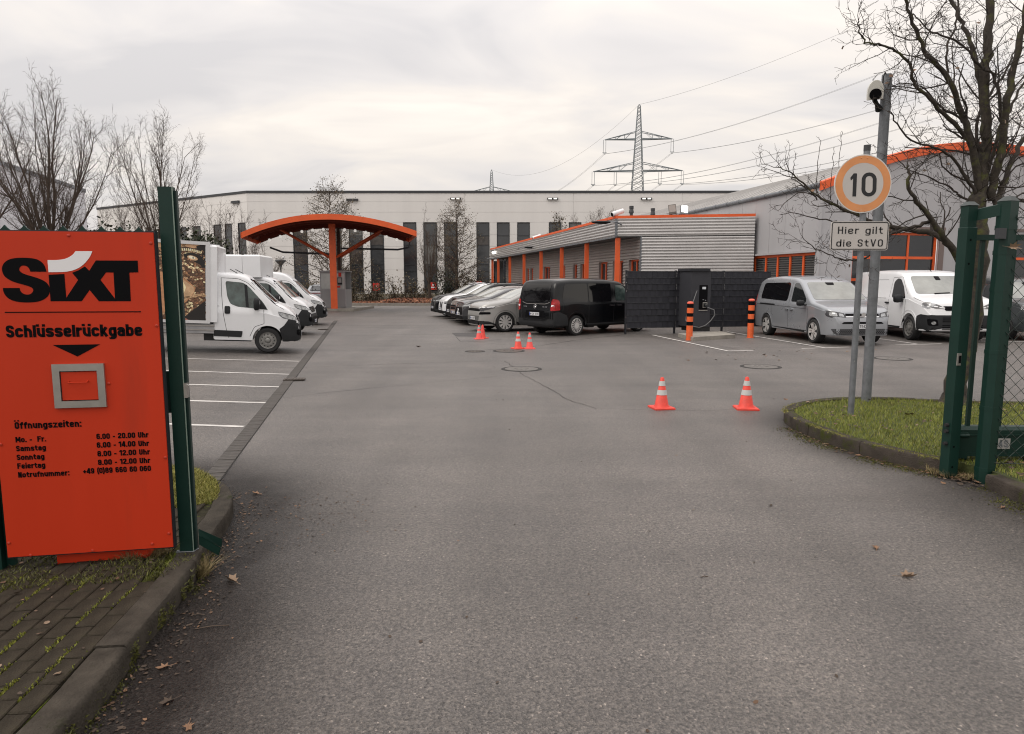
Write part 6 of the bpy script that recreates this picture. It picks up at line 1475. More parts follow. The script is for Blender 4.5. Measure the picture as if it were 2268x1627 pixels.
# ---- pylons and wires
def pylon(px, base_y, ztop, lb, cut=None):
    X_ = (px-1134)/1512*base_y; t = thing('power_pylon', lb, 'pylon', (X_, base_y, 0), R(-4), group='power pylons beyond the halls'); m = mat('pylon_steel', (.20, .225, .24), .7)  # steel colour lightened to paint in the distance haze
    b = MB(); 
    def w_(z): return max(.25, 4.2*(1-z/ztop)**.9*.62 + .3)
    zs_ = [0]; 
    while zs_[-1] < ztop-1.2: zs_.append(zs_[-1] + max(1.0, w_(zs_[-1])*.95))
    zs_.append(ztop); rr_ = .10
    for a, c in zip(zs_[:-1], zs_[1:]):
        wa, wb_ = w_(a)/1.0, w_(c)/1.0
        if c == ztop: wb_ = .05
        for sx, sy in ((-1,-1), (1,-1), (1,1), (-1,1)): b.tube([(sx*wa, sy*wa, a), (sx*wb_, sy*wb_, c)], rr_, 4, False)
        for y in (-1, 1): b.tube([(-wa, y*wa, a), (wb_, y*wb_, c)], .06, 3, False); b.tube([(wa, y*wa, a), (-wb_, y*wb_, c)], .06, 3, False)
        for x in (-1, 1): b.tube([(x*wa, -wa, a), (x*wb_, wb_, c)], .05, 3, False); b.tube([(x*wa, wa, a), (x*wb_, -wb_, c)], .05, 3, False)
    b.build('lattice_mast', m, t)
    for z, hw, rise in ((ztop*.816, 9.5, 2.0), (ztop*.646, 12.6, 2.2)):
        c_ = MB(); w0 = w_(z)
        for sg in (-1, 1):
            for yy in (-1, 1):
                c_.tube([(sg*w0, yy*w0, z), (sg*hw, 0, z)], .16, 4, False); c_.tube([(sg*w0, yy*w0, z+rise), (sg*hw, 0, z)], .10, 4, False)
                for f_ in (.35, .65): x = w0 + (hw-w0)*f_; zz = z + rise*(1-f_); c_.tube([(sg*x, yy*w0*(1-f_), z), (sg*(x+(hw-w0)*.0), yy*w0*(1-f_), zz)], .05, 3, False); c_.tube([(sg*x, yy*w0*(1-f_), z), (sg*(w0+(hw-w0)*(f_-.2)), yy*w0*(1-f_+.2), z+rise*(1-f_+.2))], .05, 3, False)
        c_.build('cross_arm', m, t)
        ins = [hw, -hw] + ([hw*.5, -hw*.5] if hw > 10 else [])
        for x in ins:
            i_ = MB(); i_.tube([(x-.35, 0, z), (x-.35, 0, z-3.6)], .06, 4); i_.tube([(x+.35, 0, z), (x+.35, 0, z-3.6)], .06, 4); i_.tube([(x-.6, 0, z-3.6), (x+.6, 0, z-3.6)], .09, 4); i_.tube([(x-.3, 0, z-3.9), (x+.3, 0, z-3.9)], .12, 4); i_.build('insulator', mat('pylon_steel', (.20, .225, .24), .7), t)
    return t, X_
p1z = 1.8 + 376/1512*200; p1, X1 = pylon(1405, 200, p1z, 'nearer lattice power pylon with two cross arms behind the white hall')
p2z = 1.8 + 241/1512*318; p2, X2 = pylon(1090, 318, p2z, 'distant pylon whose top peeps over the white hall roof')
D12 = Vector((X1-X2, 200-318)); P0 = Vector((X1, 200)) + D12*1.0; z0_ = 50
wires = [(0, 1.0, 0)] + [(s_, .816, -3.9) for s_ in (-9.5, 9.5)] + [(s_, .646, -3.9) for s_ in (-12.6, -6.3, 6.3, 12.6)]
for i, (off, fz, dz_) in enumerate(wires):
    b = MB(); pd = Vector((math.cos(R(-4)), math.sin(R(-4)))); 
    for dd in ((0,) if i == 0 else (-.2, .2)):
        A_ = Vector((X2, 318)) + pd*(off+dd); B_ = Vector((X1, 200)) + pd*(off+dd); C_ = P0 + pd*(off+dd)
        for (q0, za), (q1, zb_), sag in (((A_, p2z*fz+dz_), (B_, p1z*fz+dz_), 9), ((B_, p1z*fz+dz_), (C_, 51*fz+dz_), 3.5)):
            pts = [(q0.x+(q1.x-q0.x)*t_/20, q0.y+(q1.y-q0.y)*t_/20, za+(zb_-za)*t_/20 - sag*4*(t_/20)*(1-t_/20)) for t_ in range(21)]
            b.tube(pts, [.032 if sag == 9 else .032 - .014*k/20 for k in range(21)], 4, False)
    o = b.build('overhead_line', mat('wire', (.26, .27, .28), .7)); tag(o, ['single earth wire running over the pylon tips', 'upper left pair of conductors on the upper cross arms', 'upper right pair of conductors on the upper cross arms', 'outer left conductors on the lower cross arms', 'inner left conductors on the lower cross arms', 'inner right conductors on the lower cross arms', 'outer right conductors on the lower cross arms'][i], 'power line', 'overhead power lines')

# ================================================================== YARD FURNITURE
# ---- slat screen
M_slat = mat('screen_slat', (.034, .035, .043), .5, spec=.2, var=.12, vscale=3)
fL = G(1385.5, 741); fR_p = atY(1707, 598, 24.9); 
fa = Vector((fL.x, fL.y)); fb_ = Vector((fR_p.x, 24.9)); zf = 1.8 + (626-602)/1512*fL.y
scr = thing('slat_screen', 'dark anthracite woven slat screen fence behind the charging station', 'fence', (fa.x, fa.y, 0), math.atan2(fb_.y-fa.y, fb_.x-fa.x)); Lf = (fb_-fa).length
npn = 3; rows = 9; z0s = .22; hr = (zf-z0s)/rows; pw = Lf/npn
for k in range(npn):
    for i in range(rows):
        b = MB(); x0_, x1_ = k*pw+.03, (k+1)*pw-.03; z_ = z0s + i*hr; nseg = int((x1_-x0_)/.2); V = []
        for q in range(nseg+1):
            x = x0_ + (x1_-x0_)*q/nseg; y = .010*(1 if (q+i) % 2 else -1)
            V += [(x, y, z_+.008), (x, y, z_+hr-.008), (x, y+.006, z_+hr-.008), (x, y+.006, z_+.008)]
        b.add(V, [(4*q+c, 4*q+4+c, 4*q+4+(c+1) % 4, 4*q+(c+1) % 4) for q in range(nseg) for c in range(4)]); b.build('slat', M_slat, scr)
    wm = MB()
    for i in range(rows+1): z_ = z0s + i*hr; wm.tube([(k*pw+.02, -.018, z_), ((k+1)*pw-.02, -.018, z_)], .009, 4)
    for q in range(int(pw/.1)):
        x = k*pw + .05 + q*.1
        for i in range(rows):
            if (q+i) % 2: wm.tube([(x, -.018, z0s+i*hr), (x, -.018, z0s+(i+1)*hr)], .006, 3, False)
    wm.build('wire_grid', mat('screen_wire', (.010, .011, .014), .5), scr)
for k in range(npn+1):
    b = MB(); x = k*pw; b.box(x-.03, x+.03, -.02+.025, .065, 0, zf+.04); b.build('post', M_anth, scr)
    if k == 0:
        for z_ in (.6, 1.5, 1.8, 2.05): b = MB(); b.lathe([(.012, 0), (.001, .01)], 8, (x, .0, z_), ax='y'); b.build('clamp', M_chrome, scr)
# ---- charging station
cb = G(1575, 741); chg = thing('charging_station', 'tall dark grey electric car charging station with cable and screen', 'charger', (cb.x, cb.y, .13), 0)
def Cc(px, py): p = atY(px, py, cb.y-.38); return p.x - cb.x, p.z - .13
xlft, xrgt = Cc(1551, 0)[0], Cc(1598.5, 0)[0]; zt_ = Cc(0, 594)[1]; xlb = Cc(1546, 0)[0]
M_chg = mat('charger_grey', (.040, .041, .048), .5, spec=.2, var=.06)
d0_, d1_ = -.38, .5
b = MB(); P = [(xlft, d0_), (xrgt-.02, d0_), (xrgt, d1_), (xlft-.22, d1_-.1)]; b.prism(P, .16, zt_-.10); b.build('cabinet', M_chg, chg)
b = MB(); P2 = [(x*.9 + .01, y*.9) for x, y in P]; b.prism(P2, 0, .16); b.build('plinth', M_hubd, chg)
b = MB(); P3 = [(x + (.05 if x > 0 else -.05), y + (.04 if y > 0 else -.06)) for x, y in P]; b.prism(P3, zt_-.10, zt_-.02); b.build('top_cover', M_anth, chg)
zs0, zs1 = Cc(0, 712)[1]*0 + Cc(0, (750+1142/2.324)/1.806)[1], Cc(0, (750+910/2.324)/1.806)[1]; xa, xb = Cc((2400+1014/2.324)/1.806, 0)[0], Cc((2400+1095/2.324)/1.806, 0)[0]
b = MB(); b.box(xa, xb, d0_-.012, d0_-.001, zs0, zs1); pnl = b.build('front_panel', M_black, chg)
b = MB(); b.box(xa-.01, xb+.01, d0_-.03, d0_-.013, zs0-.02, zs0+.005); b.build('panel_ledge', M_steel, chg)
b = MB(); b.box(xa+.10, xa+.22, d0_-.016, d0_-.0125, zs1-.14, zs1-.06); b.build('screen', mat('charger_screen', (.55, .58, .62), .3), pnl)
b = MB(); b.box(xa+.12, xa+.17, d0_-.016, d0_-.0125, zs0+.34, zs0+.365); b.box(xa+.2, xa+.24, d0_-.016, d0_-.0125, zs0+.31, zs0+.345); b.build('symbols', M_galv, pnl)
sx_, sz_ = xb-.07, zs0+.17; b = MB(); b.box(sx_-.085, sx_+.065, d0_-.03, d0_-.0125, sz_-.09, sz_+.10); b.build('socket', M_steel, pnl)
b = MB(); b.box(sx_-.065, sx_+.045, d0_-.034, d0_-.031, sz_-.07, sz_+.08); b.tube([(sx_-.03, d0_-.05, sz_+.06), (sx_, d0_-.14, sz_-.02), (sx_+.02, d0_-.15, sz_-.08)], [.03, .04, .028], 10); b.build('plug', M_plastic, pnl, smooth=40)
cab_pts = [(sx_+.02, d0_-.15, sz_-.07)]
for (qx, qy) in ((1085, 1130), (1078, 1185), (1030, 1245), (980, 1295), (920, 1312), (860, 1300), (810, 1265), (792, 1235), (795, 1205), (815, 1180), (845, 1120), (870, 1060), (895, 980), (930, 880)):
    px, py = c6(qx, qy); p = atY(px, py, cb.y-.6 if qx > 800 and qy > 1000 else cb.y-.3); cab_pts.append((p.x-cb.x, p.y-cb.y, p.z-.13))
cab_pts = cab_pts[:1] + [tuple(Vector(a)*.25 + Vector(b_)*.5 + Vector(c)*.25) for a, b_, c in zip(cab_pts[:-2], cab_pts[1:-1], cab_pts[2:])] + cab_pts[-1:]
MB().tube(cab_pts, .019, 8).build('cable', mat('cable_grey', (.10, .10, .105), .45), chg, smooth=60)
lx, lz = cab_pts[-1][0], cab_pts[-1][2]
b = MB(); b.tube([(lx, -.3, lz-.12), (lx+.01, -.28, lz+.1)], [.04, .03], 8); b.build('plug_holster', M_hubd, chg, smooth=40)
b = MB(); b.box(xlft+.08, xlft+.115, d0_-.008, d0_, zs0+.04, zs0+.27); b.build('door_handle', M_hubd, chg)
pl = [c6(728, 1357), c6(860, 1385), c6(1262, 1362), c6(1180, 1338)]
pA, pB, pC, pD = [G(*q, .12) for q in ((1502, 739), (1535, 747.5), (1629, 741.5), (1597, 734))]
b = MB(); b.prism([(q.x, q.y) for q in (pA, pB, pC, pD)], -.02, .12); tag(b.build('concrete_plinth', M_conc), 'pale concrete plinth slab under the charging station', 'plinth')
def bollard(px, py, h, lb):
    p = G(px, py); t = thing('bollard', lb, 'bollard', (p.x, p.y, 0), group='orange bollards by the charging station'); r = .095
    bands = [(0, .38, M_orb), (.38, .48, M_black), (.48, .61, M_orb), (.61, .70, M_black), (.70, .835, M_orb), (.835, .94, M_black)]
    MB().lathe([(r, 0), (r, h*.94)], 20).build('post', M_plastic, t, smooth=40)
    for a, c, m in bands: MB().lathe([(r+.001, h*a+.0), (r+.004, h*a+.003), (r+.004, h*c-.003), (r+.001, h*c)], 20, cap=False).build('reflective_band', m, t, smooth=40)
    MB().lathe([(r+.003, h*.94), (r+.003, h*.975), (r*.7, h*.995), (.001, h)], 20).build('cap', M_redcap, t, smooth=40)
    MB().lathe([(r+.02, 0), (r+.02, .012), (r, .014)], 16).build('foot_plate', M_orb, t)
M_orb = mat('bollard_orange', (.74, .125, .03), .5, var=.12, vscale=6, dirt=((.5, .11, .04), 9, .60)); M_redcap = mat('bollard_cap', (.75, .12, .07), .35)
hb_ = lambda px, y0, y1: 1.8*(y0-y1)/(y0-626)
bollard(1526.5, 754, hb_(0, 754, 668), 'left orange and black striped bollard in front of the charging station')
bollard(1661.5, 748.5, hb_(0, 748.5, 662), 'right orange and black striped bollard beside the silver people carrier')
# ---- traffic cones
M_cone = mat('cone_red', (.68, .055, .035), .55, var=.2, vscale=10, dirt=((.40, .05, .035), 14, .60)); M_cone2 = mat('cone_pink', (.70, .07, .06), .55); M_cw = mat('cone_white', (.50, .51, .50), .5); M_cgr = mat('cone_grey_band', (.36, .38, .37), .5)
def cone(px, py, ytop, lb, rot, red=M_cone, band=M_cw, bands=2, tilt=0):
    p = G(px, py); h = 1.8*(py-ytop)/(py-626); s_ = h/.5; t = thing('traffic_cone', lb, 'traffic cone', (p.x, p.y, 0), rot, 'red and white traffic cones'); t.rotation_euler[1] = tilt
    b = MB(); w_ = .165*s_; b.bbox(-w_, w_, -w_, w_, 0, .032*s_, .01); b.build('base', red, t)
    rz = lambda z: (.115 - (.115-.028)*z/.47)*s_
    b = MB(); b.lathe([(rz(.02)+.02*s_, .03*s_), (rz(.03), .055*s_), (rz(.47), .49*s_), (rz(.47)*.6, .50*s_), (.001, .50*s_)], 24, cap=False); b.build('body', red, t, smooth=40)
    for a, c in ((.20, .28), (.345, .42))[:bands]: b = MB(); b.lathe([(rz(a)+.0035, a*s_+.02), (rz(c)+.0035, c*s_+.02)], 24, cap=False); b.build('band', band, t, smooth=60)
cone(1465, 905, 835, 'left of the two near traffic cones standing in the middle of the yard', .2)
cone(1652, 906, 834, 'right of the two near traffic cones, between the manhole and the lawn kerb', -.1)
cone(1147.5, 773, 735, 'brighter left cone of the middle pair behind the black van', .5)
cone(1173, 773, 737, 'paler right cone of the middle pair, with grey bands', .1, M_cone2, M_cgr)
cone(1061, 751.5, 721, 'front cone of the far pair by the grey crossover', .3, M_cone2, M_cgr)
cone(1069, 750, 719.5, 'rear unbanded-looking cone of the far pair by the grey crossover', .8, M_cone, M_cone2)
# ================================================================== SIGN BOARD (left)
b0 = Vector((-2.96, 3.84, 0)); b1 = Vector((-2.07, 4.0, 0)); ub = (b1-b0).normalized(); nb_ = Vector((ub.y, -ub.x, 0))
brd = thing('sign_board', 'orange key return board with black lettering and opening hours beside the green post', 'sign', tuple(b0), math.atan2(ub.y, ub.x))
def bl(px, py):
    p = onpl(px, py, b0, nb_) - b0; return (p.dot(ub), p.z)
BW, BZ0, BZ1 = (b1-b0).length, .197, 2.085
b = MB(); b.box(-.0, BW, 0, .012, BZ0, BZ1); b.build('panel', M_board, brd)
b = MB(); b.box(BW-.045, BW+.006, .013, .06, BZ0-.012, BZ1+.012); b.box(-.006, .04, .013, .06, BZ0-.012, BZ1+.012); b.box(.04, BW-.045, .013, .05, BZ0-.010, BZ0+.03); b.box(.04, BW-.045, .013, .05, BZ1-.03, BZ1+.006); b.build('back_frame', M_wframe, brd)
b = MB(); q0, q1 = bl(115, 1240)[0], bl(322, 1240)[0]; b.box(q0, q1, .06, .22, .10, BZ0+.05); b.build('foot', M_board, brd)
from mathutils.geometry import tessellate_polygon
def flat(par, polys, m, name, y=-.0015, conv=None, thick=.0012):
    loops = [[Vector((*(conv(*p) if conv else p), 0)) for p in pl] for pl in polys]
    tri = tessellate_polygon(loops); pts = [p for l in loops for p in l]; b = MB()
    b.add([(p.x, y, p.y) for p in pts], [tuple(t) for t in tri]); 
    n0 = 0
    for l in loops:
        n = len(l); b.add([(p.x, y, p.y) for p in l] + [(p.x, y+thick, p.y) for p in l], [(i, (i+1) % n, n+(i+1) % n, n+i) for i in range(n)])
    return b.build(name, m, par)
cl = lambda x, y: bl(x/3.24/1.806, (900 + y/3.24)/1.806)
def smoothc(pts, it=2):
    P = [Vector(p) for p in pts]
    for _ in range(it):
        Q = []; n = len(P)
        for i in range(n): a, b_ = P[i], P[(i+1) % n]; Q += [a.lerp(b_, .25), a.lerp(b_, .75)]
        P = Q
    return [tuple(p) for p in P]
def corner(pts, sharp, it=2):
    """closed outline; points listed in sharp keep their corner"""
    P = [(Vector(p), i in sharp) for i, p in enumerate(pts)]
    for _ in range(it):
        Q = []; n = len(P)
        for i in range(n):
            (a, sa), (b_, sb) = P[i], P[(i+1) % n]
            Q.append((a, True) if sa else (a.lerp(b_, .25), False))
            if not sb: Q.append((a.lerp(b_, .75), False))
            if sa: pass
        P = Q
    return [tuple(p) for p, _ in P]
S_ = [(602,610),(395,608),(380,565),(350,538),(310,527),(268,535),(246,575),(262,612),(330,645),(440,675),(540,710),(600,745),(636,790),(650,850),(640,900),(600,950),(540,985),(450,1005),(340,1009),(220,1000),(130,970),(75,925),(45,870),(38,820),(255,820),(264,858),(295,892),(345,908),(400,900),(436,858),(428,828),(400,805),(300,775),(200,750),(110,710),(50,660),(25,590),(30,530),(70,475),(140,440),(230,428),(320,427),(430,435),(500,455),(560,500),(590,555)]
flat(brd, [corner(S_, {0, 1, 23, 24})], M_black, 'logo_letter', conv=cl)
flat(brd, [[(657,991),(631,648),(835,638),(860,948),(1013,715),(935,622),(1020,590),(1100,540),(1157,597),(1243,463),(1785,465),(1793,617),(1677,620),(1697,991),(1282,991),(1162,845),(1060,991)], [(1374,618),(1472,620),(1492,960),(1303,716)]], M_black, 'logo_letters', conv=cl)
flat(brd, [corner([(617,458),(760,458),(860,440),(940,395),(980,343),(1198,343),(1170,410),(1120,480),(1050,545),(960,590),(850,612),(720,615),(630,615)], {0, 4, 5, 12})], M_whitev, 'logo_swoosh', conv=cl)
flat(brd, [[(62,1129),(1828,1121),(1828,1134),(62,1142)]], M_black, 'rule', conv=cl)
c1 = lambda x, y: bl(x/1.627/1.806, (700 + y/1.627)/1.806)
flat(brd, [[(343,1108),(653,1103),(505,1183)]], M_black, 'arrow', conv=c1)
def btext(s, a, b_, cap, conv, name='lettering', bold=.035):
    (x0, z0), (x1, z1) = conv(*a), conv(*b_); hh = abs(conv(a[0], a[1]-cap)[1] - z0)
    t = letter(s, x0, x1, z0, hh, *((.235, .60, .78, .055) if bold > .045 else (.225, .57, .77, .07))); q = MB(); q.add([(v[0], -.0016, v[2]) for v in t.v], t.f); q.build(name, M_black, brd)
btext('Schlüsselrückgabe', (85, 1463), (1848, 1450), 158, cl, bold=.05)
c2 = lambda x, y: bl(x/1.216/1.806, (1600 + y/1.216)/1.806)
btext('Öffnungszeiten:', (73, 142), (398, 138), 33, c2, bold=.045)
for s, x0, y0, x1 in (('Mo. -  Fr.',77,208,226), ('Samstag',80,251,225), ('Sonntag',83,294,218), ('Feiertag',86,336,222), ('Notrufnummer:',90,379,340), ('6.00 - 20.00 Uhr',470,192,724), ('6.00 - 14.00 Uhr',472,234,727), ('8.00 - 12.00 Uhr',475,276,731), ('8.00 - 12.00 Uhr',478,318,733), ('+49 (0)89 660 60 060',405,361,736)): btext(s, (x0, y0), (x1, y0-2), 27, c2, bold=.04)
# drop box
(fx0, fz1), (fx1, fz0) = c1(341, 1233), c1(702, 1512); fx0b, fx1b = c1(341, 1233)[0], c1(682, 1232)[0]
(ix0, iz1), (ix1, iz0) = c1(392, 1278), c1(648, 1466)
fx1 = c1(690, 1370)[0]; ix1 = c1(643, 1370)[0]; fz0 = c1(520, 1513)[1]
b = MB(); b.box(fx0, fx1, -.016, -.0, iz1, fz1); b.box(fx0, fx1, -.016, 0, fz0, iz0); b.box(fx0, ix0, -.016, 0, iz0, iz1); b.box(ix1, fx1, -.016, 0, iz0, iz1); dbx = b.build('drop_box_frame', M_steel, brd)
b = MB(); b.box(ix0+.004, ix1-.004, -.008, -.001, iz0+.005, iz1-.005); fl_ = b.build('flap', M_board, dbx)
b = MB(); b.box(ix0, ix1, -.0035, -.0005, iz0, iz1); b.build('flap_gap', M_black, dbx)
h0, h1 = c1(455, 1350), c1(578, 1346); b = MB(); b.tube([(h0[0], -.009, h0[1]+.008), (h0[0], -.026, h0[1]), (h1[0], -.026, h0[1]), (h1[0], -.009, h0[1]+.008)], .0035, 6); b.build('flap_handle', M_board, dbx)
M_riv = mat('rivet_orange', (.42, .03, .01), .4)
for px, py in ((152, 522), (334, 539), (347, 722), (241, 850), (366, 1014), (374, 1182), (337, 1205), (205, 1220), (68, 1230), (20, 1203), (2, 985)):
    x, z = bl(px, py); b = MB(); b.lathe([(.009, -.0005), (.0085, -.004), (.003, -.006), (.001, -.004)], 12, (x, 0, z), ax='y'); b.build('rivet', M_riv, brd, smooth=40)
# scalloped green fence panel behind the board
pn = thing('fence_panel', 'green fence panel with scalloped top edge behind the orange board', 'fence', tuple(b0), math.atan2(ub.y, ub.x)); pts = []; zt0 = bl(10, 513)[1] + .008
sx0 = -.2; st_ = .1005
for k in range(11):
    for j in range(8): t = j/8; pts.append((sx0 + (k+t)*st_, zt0 + .034*(2*abs(t-.5))**2.2))
pts = [p for p in pts if p[0] < .86]
b = MB(); b.prism(pts + [(pts[-1][0], .2), (sx0, .2)], .075, .085, ax='y'); b.build('sheet', M_green, pn)
b = MB(); b.box(-.16, -.045, .02, .12, 0.09, 2.0); b.build('post', M_green, pn)
b = MB(); b.box(-.045, .0, .07, .1, .02+.1, 1.1); b.build('post_lip', M_green, pn)
# ---- tall green gate post
pf = G(432, 1262, 0); pA_ = Vector((pf.x, pf.y)); zt_p = atY(370, 414, pf.y).z
gpst = thing('tall_gate_post', 'tall dark green steel gate post standing at the kerb end right of the orange board', 'post', (pf.x, pf.y, 0), R(8))
W_ = .083
b = MB(); b.box(-W_, 0, 0, .05, -.02, zt_p); b.build('channel', M_green, gpst)
b = MB(); b.box(.0015, .014, .02, .05, -.02, zt_p-.02); b.build('outer_flange', mat('green_dark', (.004, .022, .018), .5), gpst)
b = MB(); b.box(-.004, .0015, -.003, .0, 0.05, zt_p); b.build('edge_highlight', mat('green_highlight', (.20, .26, .22), .4), gpst)  # pale strip painted as the highlight along the channel's chamfer
z0 = atY(430, 1221, pf.y).z; b = MB(); b.tube([(-W_-.014, -.006, z0), (.0, -.008, z0), (.02, .03, z0+.005)], .004, 5); b.lathe([(.010, -.012), (.010, .008)], 8, (-W_-.012, 0, z0), ax='y'); b.build('clamp_band', M_galv, gpst)
z0 = atY(421, 860, pf.y).z; b = MB(); b.box(.0, .018, -.01, .03, z0-.06, z0+.03); b.lathe([(.01, -.02), (.01, .0)], 8, (.02, 0, z0+.015), ax='y'); b.build('latch', M_steel, gpst)
za, zb_ = atY(372, 915, pf.y).z, atY(372, 823, pf.y).z; b = MB(); b.box(-W_-.075, -W_-.002, .012, .04, za, zb_); b.build('connecting_plate', mat('green_dark', (.004, .022, .018), .5), gpst)
sh = [((438,1173),(490,1196),(491,1206),(438,1213)), ]
b = MB(); Y0 = pf.y + .02
def pA2(px, py, dy): p = atY(px, py, Y0+dy); return (p.x, p.y, p.z)
V = [pA2(439,1173,.0), pA2(491,1196,.10), pA2(490,1213,.10), pA2(440,1187,.0), pA2(440,1187,.005), pA2(488,1215,.0), pA2(484,1231,.0), pA2(441,1207,.005)]
b.add(V, [(0,1,2,3), (4,5,6,7)]); th = [tuple(Vector(v) + Vector((0, .008, .0))) for v in V]; b.add(th, [(3,2,1,0), (7,6,5,4)])
b.xf(Matrix.Rotation(-R(8), 4, 'Z')@Matrix.Translation((-pf.x, -pf.y, 0))); b.build('guide_shoe', M_green, gpst)
# back boards of the lock box seen between post and sign: none

# ================================================================== RIGHT GATE AND FENCE
M_cap = mat('post_cap', (.045, .055, .055), .55)
ga = G(2109, 1060, 0); gbp = G(2181, 1070, 0); zA = atY(2150, 455, ga.y).z; zB = atY(2212, 446, gbp.y).z
gts = thing('gate_guide_frame', 'green double post frame that guides the sliding gate, at the right kerb', 'gate post', (ga.x, ga.y, 0), R(12))
Mi = Matrix.Rotation(-R(12), 4, 'Z')@Matrix.Translation((-ga.x, -ga.y, 0))
b = MB(); b.bbox(-.052, .052, .0, .10, -.02, zA-.19, .004); b.build('lower_post', M_green, gts)
b = MB(); b.box(-.045, .048, .01, .095, zA-.19, zA-.0); b.build('post', M_green, gts)
b = MB(); b.add([(-.055,.0,zA),(.058,.0,zA),(.058,.105,zA),(-.055,.105,zA),(-.025,.03,zA+.035),(.028,.03,zA+.035),(.028,.075,zA+.035),(-.025,.075,zA+.035)], [(0,3,2,1),(4,5,6,7),(0,1,5,4),(1,2,6,5),(2,3,7,6),(3,0,4,7)]); b.build('post_cap', M_cap, gts)
lb_ = Mi @ Vector((gbp.x, gbp.y, 0)); pr8 = [(-.072,.0),(-.03,-.045),(.072,-.03),(.078,.05),(.0,.08),(-.06,.06)]
b = MB(); b.prism([(lb_.x+x, lb_.y+y) for x, y in pr8], -.02, zB); b.build('post', M_green, gts)
b = MB(); o0 = 0; b.add([(lb_.x+x*1.06, lb_.y+y*1.06, zB) for x, y in pr8] + [(lb_.x+x*.5, lb_.y+y*.5, zB+.04) for x, y in pr8], [tuple(range(6))[::-1], tuple(range(6, 12))] + [(i, (i+1) % 6, 6+(i+1) % 6, 6+i) for i in range(6)]); b.build('post_cap', M_cap, gts)
for py in (505, 560, 642, 780, 905, 1040):
    z = atY(2195, py, gbp.y).z; b = MB(); b.add([(lb_.x+x*1.05, lb_.y+y*1.05, z-.018) for x, y in pr8] + [(lb_.x+x*1.05, lb_.y+y*1.05, z+.018) for x, y in pr8], [tuple(range(6))[::-1], tuple(range(6, 12))] + [(i, (i+1) % 6, 6+(i+1) % 6, 6+i) for i in range(6)]); b.build('clamp_band', M_green, gts)
z0, z1 = atY(2170, 490, ga.y+.05).z, atY(2170, 465, ga.y+.05).z
b = MB(); b.add([(.048,.02,z0),(lb_.x-.06,lb_.y-.01,z0+.03),(lb_.x-.06,lb_.y+.04,z0+.03),(.048,.08,z0),(.048,.02,z1),(lb_.x-.06,lb_.y-.01,z1+.03),(lb_.x-.06,lb_.y+.04,z1+.03),(.048,.08,z1)], [(0,3,2,1),(4,5,6,7),(0,1,5,4),(1,2,6,5),(2,3,7,6),(3,0,4,7)]); b.build('top_bar', M_green, gts)
for px, py in ((2126, 532), (2122, 585), (2105, 990), (2102, 1035), (2098, 1062)):
    z = atY(px, py, ga.y).z; b = MB(); b.lathe([(.011, -.0012), (.001, -.0016)], 10, (-.012, -.001, z), ax='y', cap=False); b.build('bolt_hole', M_black, gts)
z0 = atY(2115, 795, ga.y).z; b = MB(); b.box(-.058, -.02, -.012, -.001, z0-.06, z0+.05); b.build('lock_plate', M_steel, gts); b = MB(); b.box(-.045, -.025, -.016, -.0125, z0-.04, z0+.03); b.build('lock_slot', M_black, gts)
for py in (943, 957, 984): z = atY(2100, py, ga.y).z; b = MB(); b.lathe([(.016, -.085), (.018, -.055)], 8, (0, .04, z), ax='x'); b.build('buffer', M_rubber, gts)
z0 = atY(2198, 520, gbp.y).z; b = MB(); b.box(lb_.x-.13, lb_.x-.055, lb_.y-.05, lb_.y-.01, z0-.04, z0+.05); b.build('guide_roller_box', M_edge, gts)
M_sback2 = mat('plate_grey', (.32, .31, .30), .6)
# sliding gate leaf behind
gl_ = thing('sliding_gate', 'green sliding gate leaf with vertical bars and thick lower beam, seen at its end', 'gate', (ga.x+.12, ga.y+.17, 0), R(-2)); Yg = ga.y+.17
def gzz(py): return atY(2200, py, Yg).z
zb0, zb1 = gzz(1010), gzz(946)
b = MB(); P = [(.0, zb0), (.14, zb0), (.14, zb1-.03), (.11, zb1), (.03, zb1), (0, zb1-.03)]; b.add([(.02, y, z) for y, z in P] + [(5.5, y, z) for y, z in P], [tuple(range(6)), tuple(range(6, 12))[::-1]] + [(i, (i+1) % 6, 6+(i+1) % 6, 6+i) for i in range(6)]); b.build('lower_beam', M_green, gl_)
b = MB(); b.box(.02, 5.5, -.012, .0, zb0+.0, zb0+.035); b.box(.02, 5.5, -.01, .0, zb1-.085, zb1-.07); b.build('beam_ribs', M_green, gl_)
b = MB(); b.box(-.03, .10, -.02, .15, zb0-.02, zb1-.05); b.tube([(-.06, -.02, zb1-.08), (.1, -.02, zb1-.08)], .02, 8); b.build('end_cap', M_green, gl_)
zt1 = gzz(520); b = MB(); b.box(.02, 5.5, .03, .09, zt1-.05, zt1); b.build('top_rail', M_green, gl_)
for k in range(14):
    x = .13 + k*.285; b = MB(); b.box(x-.017, x+.017, .045, .075, zb1, zt1-.05); b.build('bar', M_green, gl_)
    b = MB(); b.box(x-.017, x+.017, .045, .075, .03, zb0); b.build('bar_foot', M_green, gl_)
b = MB(); b.box(.27, .49, -.0165, -.0125, zb1-.205, zb1-.105); lbp = b.build('maker_plate', M_sback2, gl_)
t = letter('GNAS', .29, .47, zb1-.19, .07); q = MB(); q.add([(v[0], -.0172, v[2]) for v in t.v], t.f); q.build('plate_text', M_galv, gl_)
